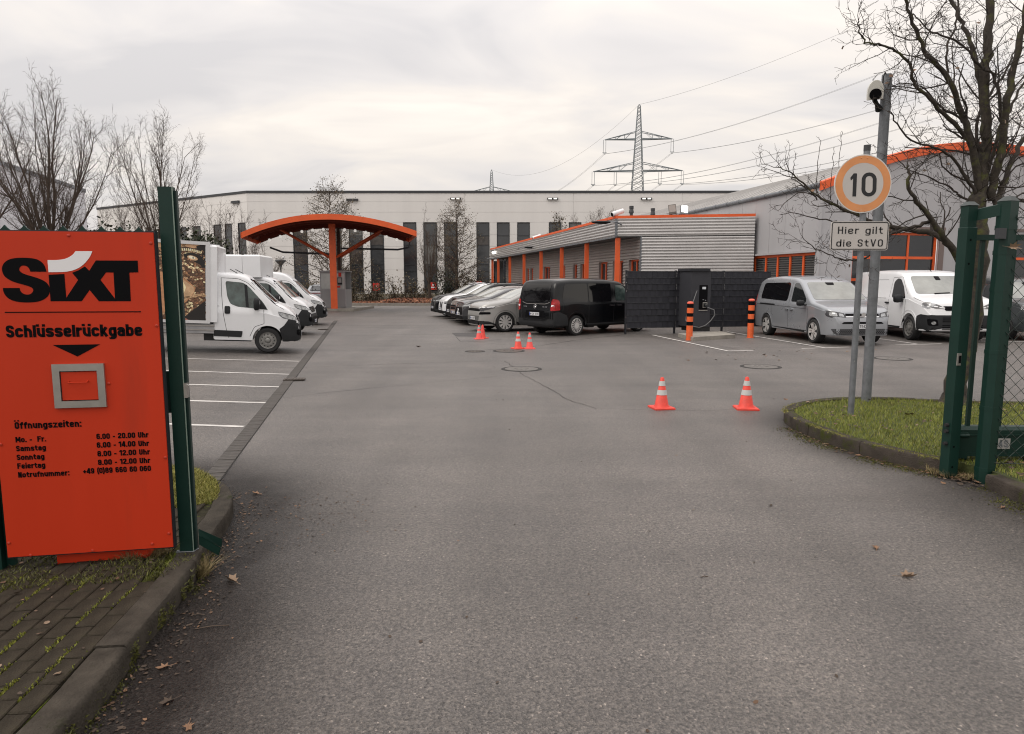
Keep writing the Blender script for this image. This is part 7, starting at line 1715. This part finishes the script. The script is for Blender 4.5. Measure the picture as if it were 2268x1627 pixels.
# chain-link fence to the right of the post
cf = thing('chain_link_fence', 'dark chain-link wire mesh fence running right from the green post', 'fence', (gbp.x+.05, gbp.y-.02, 0), R(-9)); Lc = 1.7
b = MB(); z_lo = .16; z_hi = atY(2240, 478, gbp.y).z; cell = .055; wr = .0028
import itertools
nU = int((Lc + z_hi - z_lo)/(2*cell)) + 1
def clipd(c, sg):
    pts = []
    # line z = sg*(x) + c within the rectangle
    for x in (0, Lc): z = sg*x + c; pts.append((x, z)) if z_lo <= z <= z_hi else None
    for z in (z_lo, z_hi): x = (z-c)/sg; pts.append((x, z)) if 0 < x < Lc else None
    return sorted(set(pts))[:2] if len(pts) >= 2 else None
for sg in (1, -1):
    c = z_lo - Lc*1 if sg > 0 else z_lo
    while c < z_hi + Lc:
        q = clipd(c, sg*1.12)
        if q: b.tube([(q[0][0], .004*sg, q[0][1]), (q[1][0], .004*sg, q[1][1])], wr, 3, False)
        c += cell*2
k = 0
while k*.11 < Lc: b.tube([(k*.11-.02, 0, z_hi-.03), (k*.11, 0, z_hi+.025), (k*.11+.02, 0, z_hi-.03)], .0025, 3, False); k += 1
m_w = mat('mesh_wire', (.012, .022, .018), .5); o = b.build('wire_mesh', m_w, cf, kind='stuff')
b = MB(); b.tube([(0, 0, z_hi-.02), (Lc, 0, z_hi-.02)], .004, 5); b.tube([(0, 0, z_lo+.03), (Lc, 0, z_lo+.03)], .004, 5); b.build('tension_wire', m_w, cf)
p = atY(2242, 548, gbp.y-.06); lf = leaf_mesh(.06, 2, 77); lf.xf(Matrix.Rotation(R(75), 4, 'X')); tag(lf.build('dead_leaf', M_leafs[2], loc=(p.x, p.y, p.z)), 'curled tan dead leaf caught high in the chain-link mesh', 'leaf')
b = MB(); b.tube([tuple(atY(2116, 800, ga.y+.3)), tuple(atY(2105, 850, ga.y+.6)), tuple(atY(2100, 880, ga.y+1.5)), tuple(atY(2103, 895, ga.y+2.6))], .006, 5); tag(b.build('loose_cable', M_rubber), 'thin dark cable hanging down behind the near green post to the tree foot', 'cable')

# ================================================================== ROAD SIGN AND CAMERA POLE
sp = G(1884, 920, .12); c8 = lambda x, y: ((3100 + x/1.6265)/1.806, (y/1.6265)/1.806)
YS = sp.y - .045
rs = thing('speed_limit_sign', 'round speed limit sign 10 with text plate below on a thin grey pole', 'sign', (sp.x, sp.y, .1))
def sl(x, y): px, py = c8(x, y); p = atY(px, py, YS); return (p.x - sp.x, p.z - .1)
b = MB(); ztp = atY(1916, 322, sp.y).z - .1; b.tube([(0, 0, -.1), (0, 0, ztp)], .0375, 16); b.build('pole', M_galv, rs, smooth=40); b = MB(); b.lathe([(.040, ztp-.07), (.040, ztp), (.001, ztp+.004)], 14); b.build('pole_cap', M_edge, rs)
(cx0, cz0) = sl(572, 1198); rr0 = abs(sl(572+186, 1198)[0] - cx0)
M_ring = mat('faded_ring', (.66, .27, .10), .5, var=.12, vscale=4, dirt=((.60, .36, .22), 7, .6)); M_face = mat('sign_face', (.50, .47, .45), .5, var=.06, vscale=3); M_sback = mat('sign_back', (.3, .3, .31), .5, metal=.5)
b = MB(); b.lathe([(rr0, 0), (rr0+.002, -.008), (rr0, -.012), (rr0-.012, -.012), (.001, -.012)], 48, (cx0, 0, cz0), ax='y'); b.xf(Matrix.Translation((0, YS-sp.y+.012, 0))); b.build('disc', mat('sign_border', (.62, .60, .58), .5), rs)
def ann(r0, r1, yy, m, name):
    n = 64; b = MB(); V = []
    for i in range(n): a = 2*math.pi*i/n; V += [(cx0+r0*math.cos(a), yy, cz0+r0*math.sin(a)), (cx0+r1*math.cos(a), yy, cz0+r1*math.sin(a))]
    b.add(V, [(2*i, 2*i+1, (2*i+3) % (2*n), (2*i+2) % (2*n)) for i in range(n)]); b.build(name, m, rs)
yo = YS-sp.y
ann(rr0*.715, rr0*.965, yo-.0015, M_ring, 'red_ring'); ann(.0005, rr0*.715, yo-.001, M_face, 'face')
M_ink = mat('sign_black', (.008, .008, .010), .5)
one = [(490,1158),(512,1130),(533,1130),(527,1280),(503,1280),(508,1163),(493,1176)]
flat(rs, [one], M_ink, 'numeral', y=yo-.003, conv=sl)
def rrect(x0, y0, x1, y1, r, sk=0, n=8):
    P = []
    for cx, cy, a0 in ((x1-r, y0+r, -90), (x1-r, y1-r, 0), (x0+r, y1-r, 90), (x0+r, y0+r, 180)):
        for k in range(n+1): a = R(a0 + 90*k/n); P.append((cx + r*math.cos(a) - sk*(cy + r*math.sin(a)-1200), cy + r*math.sin(a)))
    return P
flat(rs, [rrect(563,1124,660,1280,47,.03), rrect(588,1147,635,1257,23,.03)], M_ink, 'numeral', y=yo-.003, conv=sl)
for x, y in ((561,1030), (602,1029), (540,1372), (583,1374)): q = sl(x, y); b = MB(); b.lathe([(.008, yo-.004), (.001, yo-.007)], 8, (q[0], 0, q[1]), ax='y', cap=False); b.build('rivet', M_ring, rs)
(px0, pz1), (px1, pz0) = sl(368, 1442), sl(733, 1630); cxp = (px0+px1)/2
def rr2(x0, x1, z0, z1, r, n=6):
    P = []
    for cx, cz, a0 in ((x1-r, z1-r, 0), (x0+r, z1-r, 90), (x0+r, z0+r, 180), (x1-r, z0+r, 270)):
        for k in range(n+1): a = R(a0 + 90*k/n); P.append((cx + r*math.cos(a), cz + r*math.sin(a)))
    return P

b = MB(); b.prism(rr2(px0, px1, pz0, pz1, .03), yo, yo+.012, ax='y'); b.build('text_plate', M_face, rs)
flat(rs, [rr2(px0+.008, px1-.008, pz0+.008, pz1-.008, .026), rr2(px0+.018, px1-.018, pz0+.018, pz1-.018, .02)], M_ink, 'plate_border', y=yo-.002)
for s_, x0, x1, yb, cap in (('Hier gilt', 408, 700, 1523, 47), ('die StVO', 397, 700, 1606, 47)):
    (a_, z_), (c_, _) = sl(x0, yb), sl(x1, yb); hh = abs(sl(x0, yb-cap)[1]-z_); t = letter(s_, a_, c_, z_, hh, .135, .56, .72, .20); q = MB(); q.add([(v[0], yo-.0025, v[2]) for v in t.v], t.f); q.build('plate_text', M_ink, rs)
for z in (cz0+rr0*.8, cz0-rr0*.7, pz1-.03): b = MB(); b.box(-.06, .06, yo+.013, .05, z-.015, z+.015); b.build('bracket', M_galv, rs)
for py in (707, 800): z = atY(1897, py, sp.y).z-.1; b = MB(); b.lathe([(.007, -.041), (.004, -.045)], 8, (-.01, 0, z), ax='y'); b.build('screw', M_chrome, rs)
cp = G(1918, 890, .12); cpt = thing('camera_pole', 'thick grey steel pole behind the speed limit sign', 'pole', (cp.x, cp.y, .1)); zc1 = atY(1965, 166, cp.y).z - .1
b = MB(); b.tube([(0, 0, -.1), (0, 0, zc1)], .064, 18); b.build('pole', M_galv, cpt, smooth=40)
b = MB(); b.tube([(-.03, -.03, zc1), (-.07, -.08, zc1+.005), (-.10, -.1, zc1-.05), (-.10, -.09, zc1-.35)], .009, 6); b.build('cable', M_rubber, cpt)
q = atY(1938, 203, cp.y-.15); cm = thing('security_camera', 'white domed camera housing mounted near the top of the thick grey pole', 'camera', (q.x, q.y, q.z))
T_ = Matrix.Rotation(R(-24), 4, 'Z')@Matrix.Rotation(R(14), 4, 'X')
b = MB(); n = 20; V = []
for y, sc in ((-.16, 1), (-.14, 1.03), (.14, 1.0), (.17, .85)):
    for j in range(n+1): a = math.pi*j/n; V.append((.092*sc*math.cos(a), y, .125*sc*math.sin(a)*1.1))
    V += [(-.092*sc, y, -.10*sc), (.092*sc, y, -.10*sc)]
m_ = n+3; b.add(V, [(i*m_+j, i*m_+(j+1) % m_, (i+1)*m_+(j+1) % m_, (i+1)*m_+j) for i in range(3) for j in range(m_)] + [tuple(range(m_)), tuple(range(3*m_, 4*m_))]); b.xf(T_); b.build('housing', mat('camera_white', (.60, .59, .55), .4), cm, smooth=35)
b = MB(); b.lathe([(.072, -.170), (.068, -.163), (.001, -.163)], 18, (0, 0, -.035), ax='y'); b.xf(T_); b.build('lens_window', M_black, cm)
b = MB(); b.tube([(.0, .0, -.11), (.06, .05, -.15), (.13, .12, -.20)], [.03, .026, .05], 8); b.build('mount_arm', M_plastic, cm, smooth=40)

# ================================================================== TREES
M_bark = mat('bark_dark', (.045, .036, .028), .9, var=.45, vscale=14, bump=.8, bscale=50, dirt=((.07, .075, .018), 7, .52))
M_twig = mat('twig', (.040, .031, .026), .9, var=.3, vscale=9)
M_bark2 = mat('bark_grey_brown', (.062, .045, .033), .9, var=.4, vscale=9, bump=.5, bscale=40)
M_twig2 = mat('twig_brown', (.070, .050, .038), .9, var=.25, vscale=9)
M_leafd = [mat('clinging_leaf_%d' % i, c, .8) for i, c in enumerate([(.085,.07,.038), (.12,.09,.05), (.06,.056,.03), (.16,.12,.075)])]
M_ever = [mat('evergreen_%d' % i, c, .7) for i, c in enumerate([(.022,.032,.014), (.035,.045,.018), (.015,.022,.012), (.05,.055,.025)])]
class Tree:
    def __init__(s, seed): s.r = random.Random(seed); s.T = MB(); s.C = MB(); s.tips = []; s.n = 0
    def limb(s, pts, r0, r1, sides, big=False): (s.T if big else s.C).tube(pts, [r0 + (r1-r0)*i/(len(pts)-1) for i in range(len(pts))], sides, False)
    def rnd(s): return Vector((s.r.gauss(0, 1), s.r.gauss(0, 1), s.r.gauss(0, 1)))
    def path(s, p, d, L_, n, wob, up):
        pts = [p.copy()]; d = d.normalized()
        for i in range(n): d = (d + s.rnd()*wob + Vector((0, 0, up))).normalized(); p = p + d*L_/n; pts.append(p.copy())
        return pts, d
    def grow(s, p, d, L_, r, lv, o):
        n = max(2, int(o['seg'][lv])); pts, dd = s.path(p, d, L_, n, o['wob'][lv], o['up'][lv]); r1 = r*o.get('tap', .4); s.limb(pts, r, r1, 5 if lv == 0 else (4 if lv == 1 else 3), lv == 0 and o.get('big', False)); s.n += 1
        if lv >= len(o['kids']): s.tips.append(pts[-1]); return
        k = o['kids'][lv]; k = int(k*s.r.uniform(.8, 1.2)*min(1, .35 + .65*L_/o['ref'][lv])) + 1
        s.kids(pts, r, lv, k, o)
    def kids(s, pts, r, lv, k, o, start=None):
        n = len(pts)-1
        for i in range(k):
            t = o['st'][lv] + (1-o['st'][lv])*(i + s.r.random())/k if start is None else start + (1-start)*(i + s.r.random())/k; f = min(t, .999)*n; j = int(f); q = pts[j].lerp(pts[j+1], f-j); ax = (pts[j+1]-pts[j]).normalized()
            side = ax.cross(s.rnd()).normalized(); a = R(s.r.uniform(*o['ang'][lv])); d = ax*math.cos(a) + side*math.sin(a)
            s.grow(q, d, o['ref'][lv+1]*s.r.uniform(.5, 1.15)*(1-.45*t), max(o['rmin'], r*(1-.6*t)*.5), lv+1, o)
    def leaves(s, n, size, mats, spread=.25, pts=None, zlo=0):
        b = MB(); P = pts or s.tips
        for _ in range(n):
            c = s.r.choice(P) + s.rnd()*spread
            if c.z < zlo: continue
            u = s.rnd().normalized()*size*s.r.uniform(.6, 1.2); v = u.orthogonal().normalized()*u.length*.7; v.rotate(Matrix.Rotation(s.r.uniform(0, 6), 3, u.normalized())); b.k = s.r.randrange(4)
            b.add([c-u, c+v, c+u, c-v], [(0, 1, 2, 3)])
        return b
    def done(s, name, label, loc, cat='tree', group=None, mt=M_bark, mc=M_twig, leaves=None):
        t = thing(name, label, cat, loc, 0, group); off = Matrix.Translation(-Vector(loc)); s.T.xf(off); s.T.build('trunk', mt, t, smooth=60)
        if s.C.v: s.C.xf(off); s.C.build('crown', mc, t, smooth=60)
        if leaves: b, ms = leaves; b.xf(off); b.build('leaves', ms, t)
        return t
fan = dict(seg=[7, 5, 4, 3], wob=[.07, .11, .18, .25], up=[.13, .14, .10, .04], kids=[13, 9, 4], ref=[6.0, 2.2, .85, .34], st=[.08, .10, .1], ang=[(16, 38), (20, 46), (25, 60)], rmin=.0055, tap=.18)
def fan_tree(px, pyb, Y, ztop, name, label, seed, limbs, spread, group=None, o=None, hb=3.4, tr=.2, mt=M_bark2, mc=M_twig2, lf=None, cat='tree', low=None):
    T = Tree(seed); X_ = (px-1134)/1512*Y; base = Vector((X_, Y, 0)); o = dict(o or fan); sc = (ztop-hb)/6.6
    o['ref'] = [v*sc if i < 2 else v*math.sqrt(sc) for i, v in enumerate(o['ref'])]
    T.limb([base, base + Vector((.03, 0, hb*.5)), base + Vector((.0, 0, hb))], tr*1.25, tr*.85, 8, True)
    for i in range(limbs):
        a = 2*math.pi*i/limbs + T.r.uniform(-.3, .3); inc = R(T.r.uniform(6, spread) if i % 2 else T.r.uniform(spread*.5, spread)); d = Vector((math.sin(inc)*math.cos(a), math.sin(inc)*math.sin(a)*.8, math.cos(inc)))
        T.grow(base + Vector((0, 0, hb*T.r.uniform(.82, 1.0))), d, (ztop-hb)*T.r.uniform(.85, 1.05)*(1.0 - .33*inc), tr*T.r.uniform(.17, .32), 0, o)
    lv = (T.leaves(*lf[:3], *lf[3:]), lf[2]) if lf else None
    return T.done(name, label, (X_, Y, 0), cat, group, mt, mc, lv)
fan_tree(128, 650, 26, 9.5, 'bare_tree', 'large bare tree with fan of upright branches behind the orange board', 3, 16, 54, 'bare trees on the left', hb=3.0, tr=.20)
fan_tree(362, 650, 33, 10.2, 'bare_tree', 'tall bare tree behind the tall green post, second from the left', 8, 10, 30, 'bare trees on the left', hb=3.2, tr=.20)
fan_tree(-45, 650, 30, 9.5, 'bare_tree', 'bare tree cut off by the left edge of the view', 5, 8, 42, 'bare trees on the left', hb=3.0, tr=.2)
fan_tree(300, 650, 40, 7.6, 'bare_tree', 'finer bare tree standing between the two large bare trees', 11, 8, 46, 'bare trees on the left', hb=2.2, tr=.12)
small = dict(fan); small.update(kids=[9, 7, 2], ref=[4.5, 2.0, .9, .4], rmin=.009)
for i, (px, Y, z, sp_, lb, sd_) in enumerate([(478, 52, 8.6, 30, 'slender bare tree in front of the angled hall wing', 21), (538, 54, 8.2, 48, 'spreading bare tree just left of the canopy', 22), (430, 50, 7.4, 50, 'low bare tree seen just right of the tall green post', 23), (588, 56, 5.4, 70, 'low wide bare tree under the left end of the canopy', 24)]):
    fan_tree(px, 650, Y, z, 'bare_tree', lb, sd_, 7, sp_, 'slim bare trees before the white hall', small, hb=1.9, tr=.12, mc=M_twig2)
fan_tree(952, 660, 60, 7.6, 'bare_tree', 'bare tree with upright branches standing in the leaf bed before the hall', 31, 9, 40, 'slim bare trees before the white hall', small, hb=1.7, tr=.15)
# conical trees with clinging leaves
cone_o = dict(fan); cone_o.update(kids=[12, 6, 2], up=[.0, .03, .02, 0], rmin=.010)
def conical(px, Y, ztop, rad, name, label, seed, nl, mats, size=.11, z0=1.0, br=26, group='leafy trees before the white hall'):
    T = Tree(seed); X_ = (px-1134)/1512*Y; base = Vector((X_, Y, 0)); T.limb([base, base + Vector((0, 0, ztop*.5)), base + Vector((.05, 0, ztop))], .13, .02, 6, True)
    o = dict(seg=[4, 3, 2], wob=[.1, .15, .2], up=[.04, .03, 0], kids=[11, 4], ref=[rad*1.0, rad*.4, .45], st=[.15, .1], ang=[(25, 60), (25, 60)], rmin=.012)
    tips = []
    for i in range(br):
        f = (i+.5)/br; z = z0 + (ztop-z0)*f; r = rad*(1-f)**.75*T.r.uniform(.7, 1.15) + .25; a = i*2.4; d = Vector((math.cos(a), math.sin(a), .55)); T.grow(base + Vector((0, 0, z)), d, r, .035*(1-f)+.015, 0, o)
    return T.done(name, label, (X_, Y, 0), 'tree', group, M_bark2, M_twig2, (T.leaves(nl, size, mats, .16), mats))
conical(738, 58, 9.2, 4.6, 'leafy_tree', 'tall conical tree with clinging leaves rising above the canopy', 41, 5600, M_leafd, .055, br=48)
conical(1012, 61, 8.3, 3.2, 'leafy_tree', 'narrow tree with clinging leaves before the hall, right of the bare tree', 42, 3600, M_leafd, .055, br=38)
conical(1236, 63, 7.6, 1.5, 'leafy_tree', 'thin leafy treetop above the middle of the low office roof', 43, 900, M_leafd, .08, br=26)
for px, sd_, lb in ((1302, 51, 'bare treetop above the low office roof near the flue pipe'), (1330, 52, 'bare treetop nearest the security camera above the office roof')): fan_tree(px, 650, 62, 8.6, 'bare_tree', lb, sd_, 6, 30, 'treetops behind the office', small, hb=3, tr=.1)
# shrubs and hedge mass
def shrub(px, Y, w_, h, name, label, seed, n, mats, size=.1, twigs=30, cat='shrub', group=None):
    T = Tree(seed); X_ = (px-1134)/1512*Y; base = Vector((X_, Y, 0)); P = []
    for i in range(twigs):
        a = T.r.uniform(0, 6.28); d = Vector((math.cos(a)*T.r.uniform(.1, w_/h*.6), math.sin(a)*T.r.uniform(.1, .5), 1)); pts, _ = T.path(base + Vector((T.r.uniform(-.5, .5)*w_*.6, 0, 0)), d, h*T.r.uniform(.6, 1.1), 4, .15, .02); T.limb(pts, .03, .012, 3, i == 0); P += pts[1:]
    return T.done(name, label, (X_, Y, 0), cat, group, M_bark2, M_twig2, (T.leaves(n, size, mats, .28, P, .05), mats))
shrub(432, 47, 5.5, 5.0, 'evergreen_shrub', 'dark evergreen bush between the truck box and the bare trees', 61, 5200, M_ever, .13, 46)
shrub(345, 44, 4.0, 5.2, 'evergreen_shrub', 'dark evergreen bush visible between the orange board and the green post', 62, 3500, M_ever, .13, 36)
for i, (px, h, lb, n, mt_) in enumerate([(775, 3.4, 'brownish shrub just right of the glass kiosk', 900, M_leafd), (830, 1.9, 'low scrub below the second hall window right of the kiosk', 500, M_leafd), (885, 2.3, 'thin scrub between kiosk and bare tree at the hall foot', 420, M_leafd), (925, 1.6, 'low bramble left of the bare tree trunk', 500, M_leafd), (993, 2.9, 'dark green shrub right of the bare tree trunk', 900, M_ever), (1042, 2.6, 'dense shrub behind the far end of the parked cars', 1100, M_leafd), (1085, 2.2, 'shrub at the hall foot by the red notice', 600, M_leafd), (690, 2.2, 'scrub behind the silver car by the kiosk', 700, M_leafd)]):
    shrub(px, 62, 2.4, h, 'shrub', lb, 70+i, n, mt_, .09, 24, group='shrubs along the white hall')
bed = MB(); bed.prism([(-34, 53.5), (6, 53.5), (6, YH), (-34, YH)], -.03, .14); struct('planting_bed', bed, M_soil)
rg = np.random.default_rng(5)
def litter(name, x0, x1, y0, y1, n, size, mats, z, seed, hz=.1):
    r_ = random.Random(seed); b = MB()
    for _ in range(n):
        c = Vector((r_.uniform(x0, x1), r_.uniform(y0, y1), z + r_.uniform(0, hz))); u = Vector((r_.gauss(0, 1), r_.gauss(0, 1), r_.gauss(0, .5))).normalized()*size*r_.uniform(.6, 1.3); v = u.orthogonal().normalized()*u.length*.7; b.k = r_.randrange(4); b.add([c-u, c+v, c+u, c-v], [(0, 1, 2, 3)])
    return b.build(name, mats, kind='stuff')
M_red = [mat('rust_leaf_%d' % i, c, .8) for i, c in enumerate([(.22,.075,.035), (.14,.055,.03), (.28,.12,.06), (.09,.045,.03)])]
litter('leaf_bed', (860-1134)/1512*58, (1075-1134)/1512*58, 54, 64, 7000, .10, M_red, .15, 3, .25)
litter('leaf_scatter', (770-1134)/1512*56, (900-1134)/1512*56, 54, 60, 1500, .08, M_red, .14, 4, .05)
litter('bramble_mass', (775-1134)/1512*64, (1080-1134)/1512*64, 62, 66, 3200, .08, M_leafd, .15, 6, .55)
b = MB(); b.box((690-1134)/1512*53.5, 4, 53.2, 53.5, -.02, .2); struct('bed_kerb', b, M_conc)

# ---- foreground tree on the right, its limbs traced from the place
T = Tree(90); YT = 9.9
def q8(x, y, dy=0): p = atY((3100 + x/1.6265)/1.806, (y/1.6265)/1.806, YT+dy); return p
def q7(x, y, dy=0): p = atY((3000 + x/2.069)/1.806, (950 + y/2.069)/1.806, YT+dy); return p
base = G(2114, 893, .12); YT = base.y + .02
def smooth3(P):
    for _ in range(2):
        Q = [P[0]]
        for a, b_ in zip(P[:-1], P[1:]): Q += [a.lerp(b_, .25), a.lerp(b_, .75)]
        P = Q + [P[-1]]
    return P
def knob(pts, k=.012, sd=1):
    rr_ = random.Random(sd); return [p + Vector((rr_.gauss(0, k), rr_.gauss(0, k), rr_.gauss(0, k*.6))) for p in pts]
o2 = dict(seg=[5, 4, 4, 3], wob=[.22, .26, .3, .3], up=[.05, .07, .08, .05], kids=[7, 5, 3], ref=[1.5, .85, .42, .16], st=[.08, .08, .15], ang=[(30, 70), (30, 75), (30, 70)], rmin=.0032, tap=.5)
def big_limb(pl, r0, r1, kids, lv=0, sd=1, kidref=None, ks=.05):
    P = knob(smooth3(pl), .010, sd); n = len(P); rr_ = random.Random(sd+5); rad = [(r0 + (r1-r0)*(i/(n-1))**.8)*rr_.uniform(.92, 1.12) for i in range(n)]; (T.T if r0 > .03 else T.C).tube(P, rad, 9 if r0 > .03 else 6, False); o = dict(o2)
    if kids: T.kids(P, min(.03, r0*.6), lv, kids, o, ks)
    return P
big_limb([base + Vector((0,0,-.1)), G(2114, 893, .12)+Vector((0.02,0,.35)), q7(1800, 900), q7(1850, 500), q7(1890, 150), q8(1310, 1420), q8(1320, 1300)], .15, .115, 0, sd=2)
T.T.lathe([(.23, 0), (.19, .05), (.155, .16)], 12, (base.x, base.y, base.z-.03), cap=False)
L8 = [  # (points, depth drift, r0, r1, kids)
 ([(1320,1330),(1345,1150),(1378,950),(1370,700),(1362,480),(1388,300),(1402,60),(1405,-150)], .15, .085, .04, 16),
 ([(1330,1250),(1270,900),(1200,680),(1132,500),(1000,380),(930,230),(850,30),(820,-80)], -.35, .05, .014, 20),
 ([(1300,1010),(1220,860),(1080,720),(960,600),(900,520),(880,420),(800,340),(700,290),(610,285),(560,250),(540,140)], -.6, .032, .006, 20),
 ([(1375,900),(1340,600),(1320,420),(1280,290),(1220,160),(1170,60),(1120,-60)], .5, .040, .018, 14),
 ([(1400,1280),(1450,1080),(1490,900),(1510,600),(1565,400),(1610,200),(1650,-50)], -.3, .060, .03, 16),
 ([(1440,1330),(1500,1150),(1560,1020),(1640,860),(1750,700)], .4, .045, .02, 14),
 ([(1310,1290),(1230,1130),(1140,1000),(1010,950),(900,930),(800,820),(740,720)], -.5, .026, .006, 14),
 ([(1340,1180),(1300,900),(1330,700),(1440,560),(1500,480),(1560,330)], .7, .028, .010, 12),
 ([(1460,1000),(1470,700),(1450,500),(1300,420),(1250,300),(1100,230),(1000,210),(900,90)], -.2, .026, .007, 14),
 ([(1300,1330),(1210,1280),(1160,1240),(1060,1180),(960,1130),(860,1110),(760,1010)], .2, .018, .004, 9),
 ([(1390,1300),(1500,1290),(1600,1300),(1700,1330)], .1, .03, .015, 6),
 ([(1260,1330),(1380,1150),(1450,850),(1560,650),(1640,500)], .6, .032, .012, 12),
 ([(1130,500),(1110,300),(1180,200),(1185,80),(1190,-60)], .3, .018, .008, 8),
 ([(1385,1080),(1240,780),(1150,740),(1060,690),(960,560),(850,540),(760,560)], .2, .020, .005, 10)]
for i, (pl, dr, r0, r1, kd) in enumerate(L8): big_limb([q8(x, y, dr*(k/(len(pl)-1))) for k, (x, y) in enumerate(pl)], r0, r1, kd, sd=100+i)
# lower left limb and its sweep across behind the signs
big_limb([q7(1815, 420), q7(1760, 230, -.05), q7(1640, 60, -.1), q8(1080, 1510, -.15), q8(980, 1370, -.2), q8(880, 1275, -.25), q8(865, 1150, -.3), q8(860, 1080, -.3)], .062, .012, 7, sd=201, ks=.3)
big_limb([q7(1650, 60, -.1), q8(1050, 1520, .1), q8(900, 1500, .2), q8(760, 1480, .3), q8(620, 1440, .35), q8(500, 1390, .4), q8(400, 1340, .45), q8(280, 1290, .5), q8(190, 1200, .5), q8(110, 1130, .5), q8(15, 1085, .5)], .045, .005, 20, sd=202)
big_limb([q8(1010, 1440, -.1), q8(900, 1480, -.1), q8(780, 1520, -.1), q8(700, 1530, -.1), q8(560, 1490, -.1)], .03, .01, 6, sd=203)
big_limb([q7(1060, 120, .3), q7(880, 205, .3), q7(720, 172, .3), q7(600, 112, .3), q7(520, 90, .3), q7(430, 0, .3)], .016, .004, 9, sd=204)
big_limb([q8(280, 1300, .5), q8(180, 1240, .55), q8(90, 1290, .6), q8(20, 1380, .6)], .010, .003, 5, lv=1, sd=205)
big_limb([q8(400, 1440, .5), q8(230, 1420, .55), q8(120, 1380, .6), q8(30, 1400, .6)], .012, .003, 6, lv=1, sd=206)
for x, y0, y1 in ((425, 1330, 850), (288, 1270, 890), (378, 1300, 960), (128, 1160, 1000)): big_limb([q8(x-20, y0, .5), q8(x-8, (y0+y1)/2, .5), q8(x+8, y1, .5)], .006, .0028, 5, lv=2, sd=300+x)
b = MB(); rr_ = random.Random(8)
for _ in range(60):
    c = rr_.choice(T.tips); u = T.rnd().normalized()*.03; v = u.orthogonal()*.8; b.k = rr_.randrange(4); b.add([c-u, c+v, c+u, c-v], [(0,1,2,3)])
print('tree twigs', T.n)
T.done('knotty_tree', 'mossy bare tree with knotty branches behind the green gate posts', (base.x, base.y, 0), 'tree', None, M_bark, M_twig, (b, M_leafs))
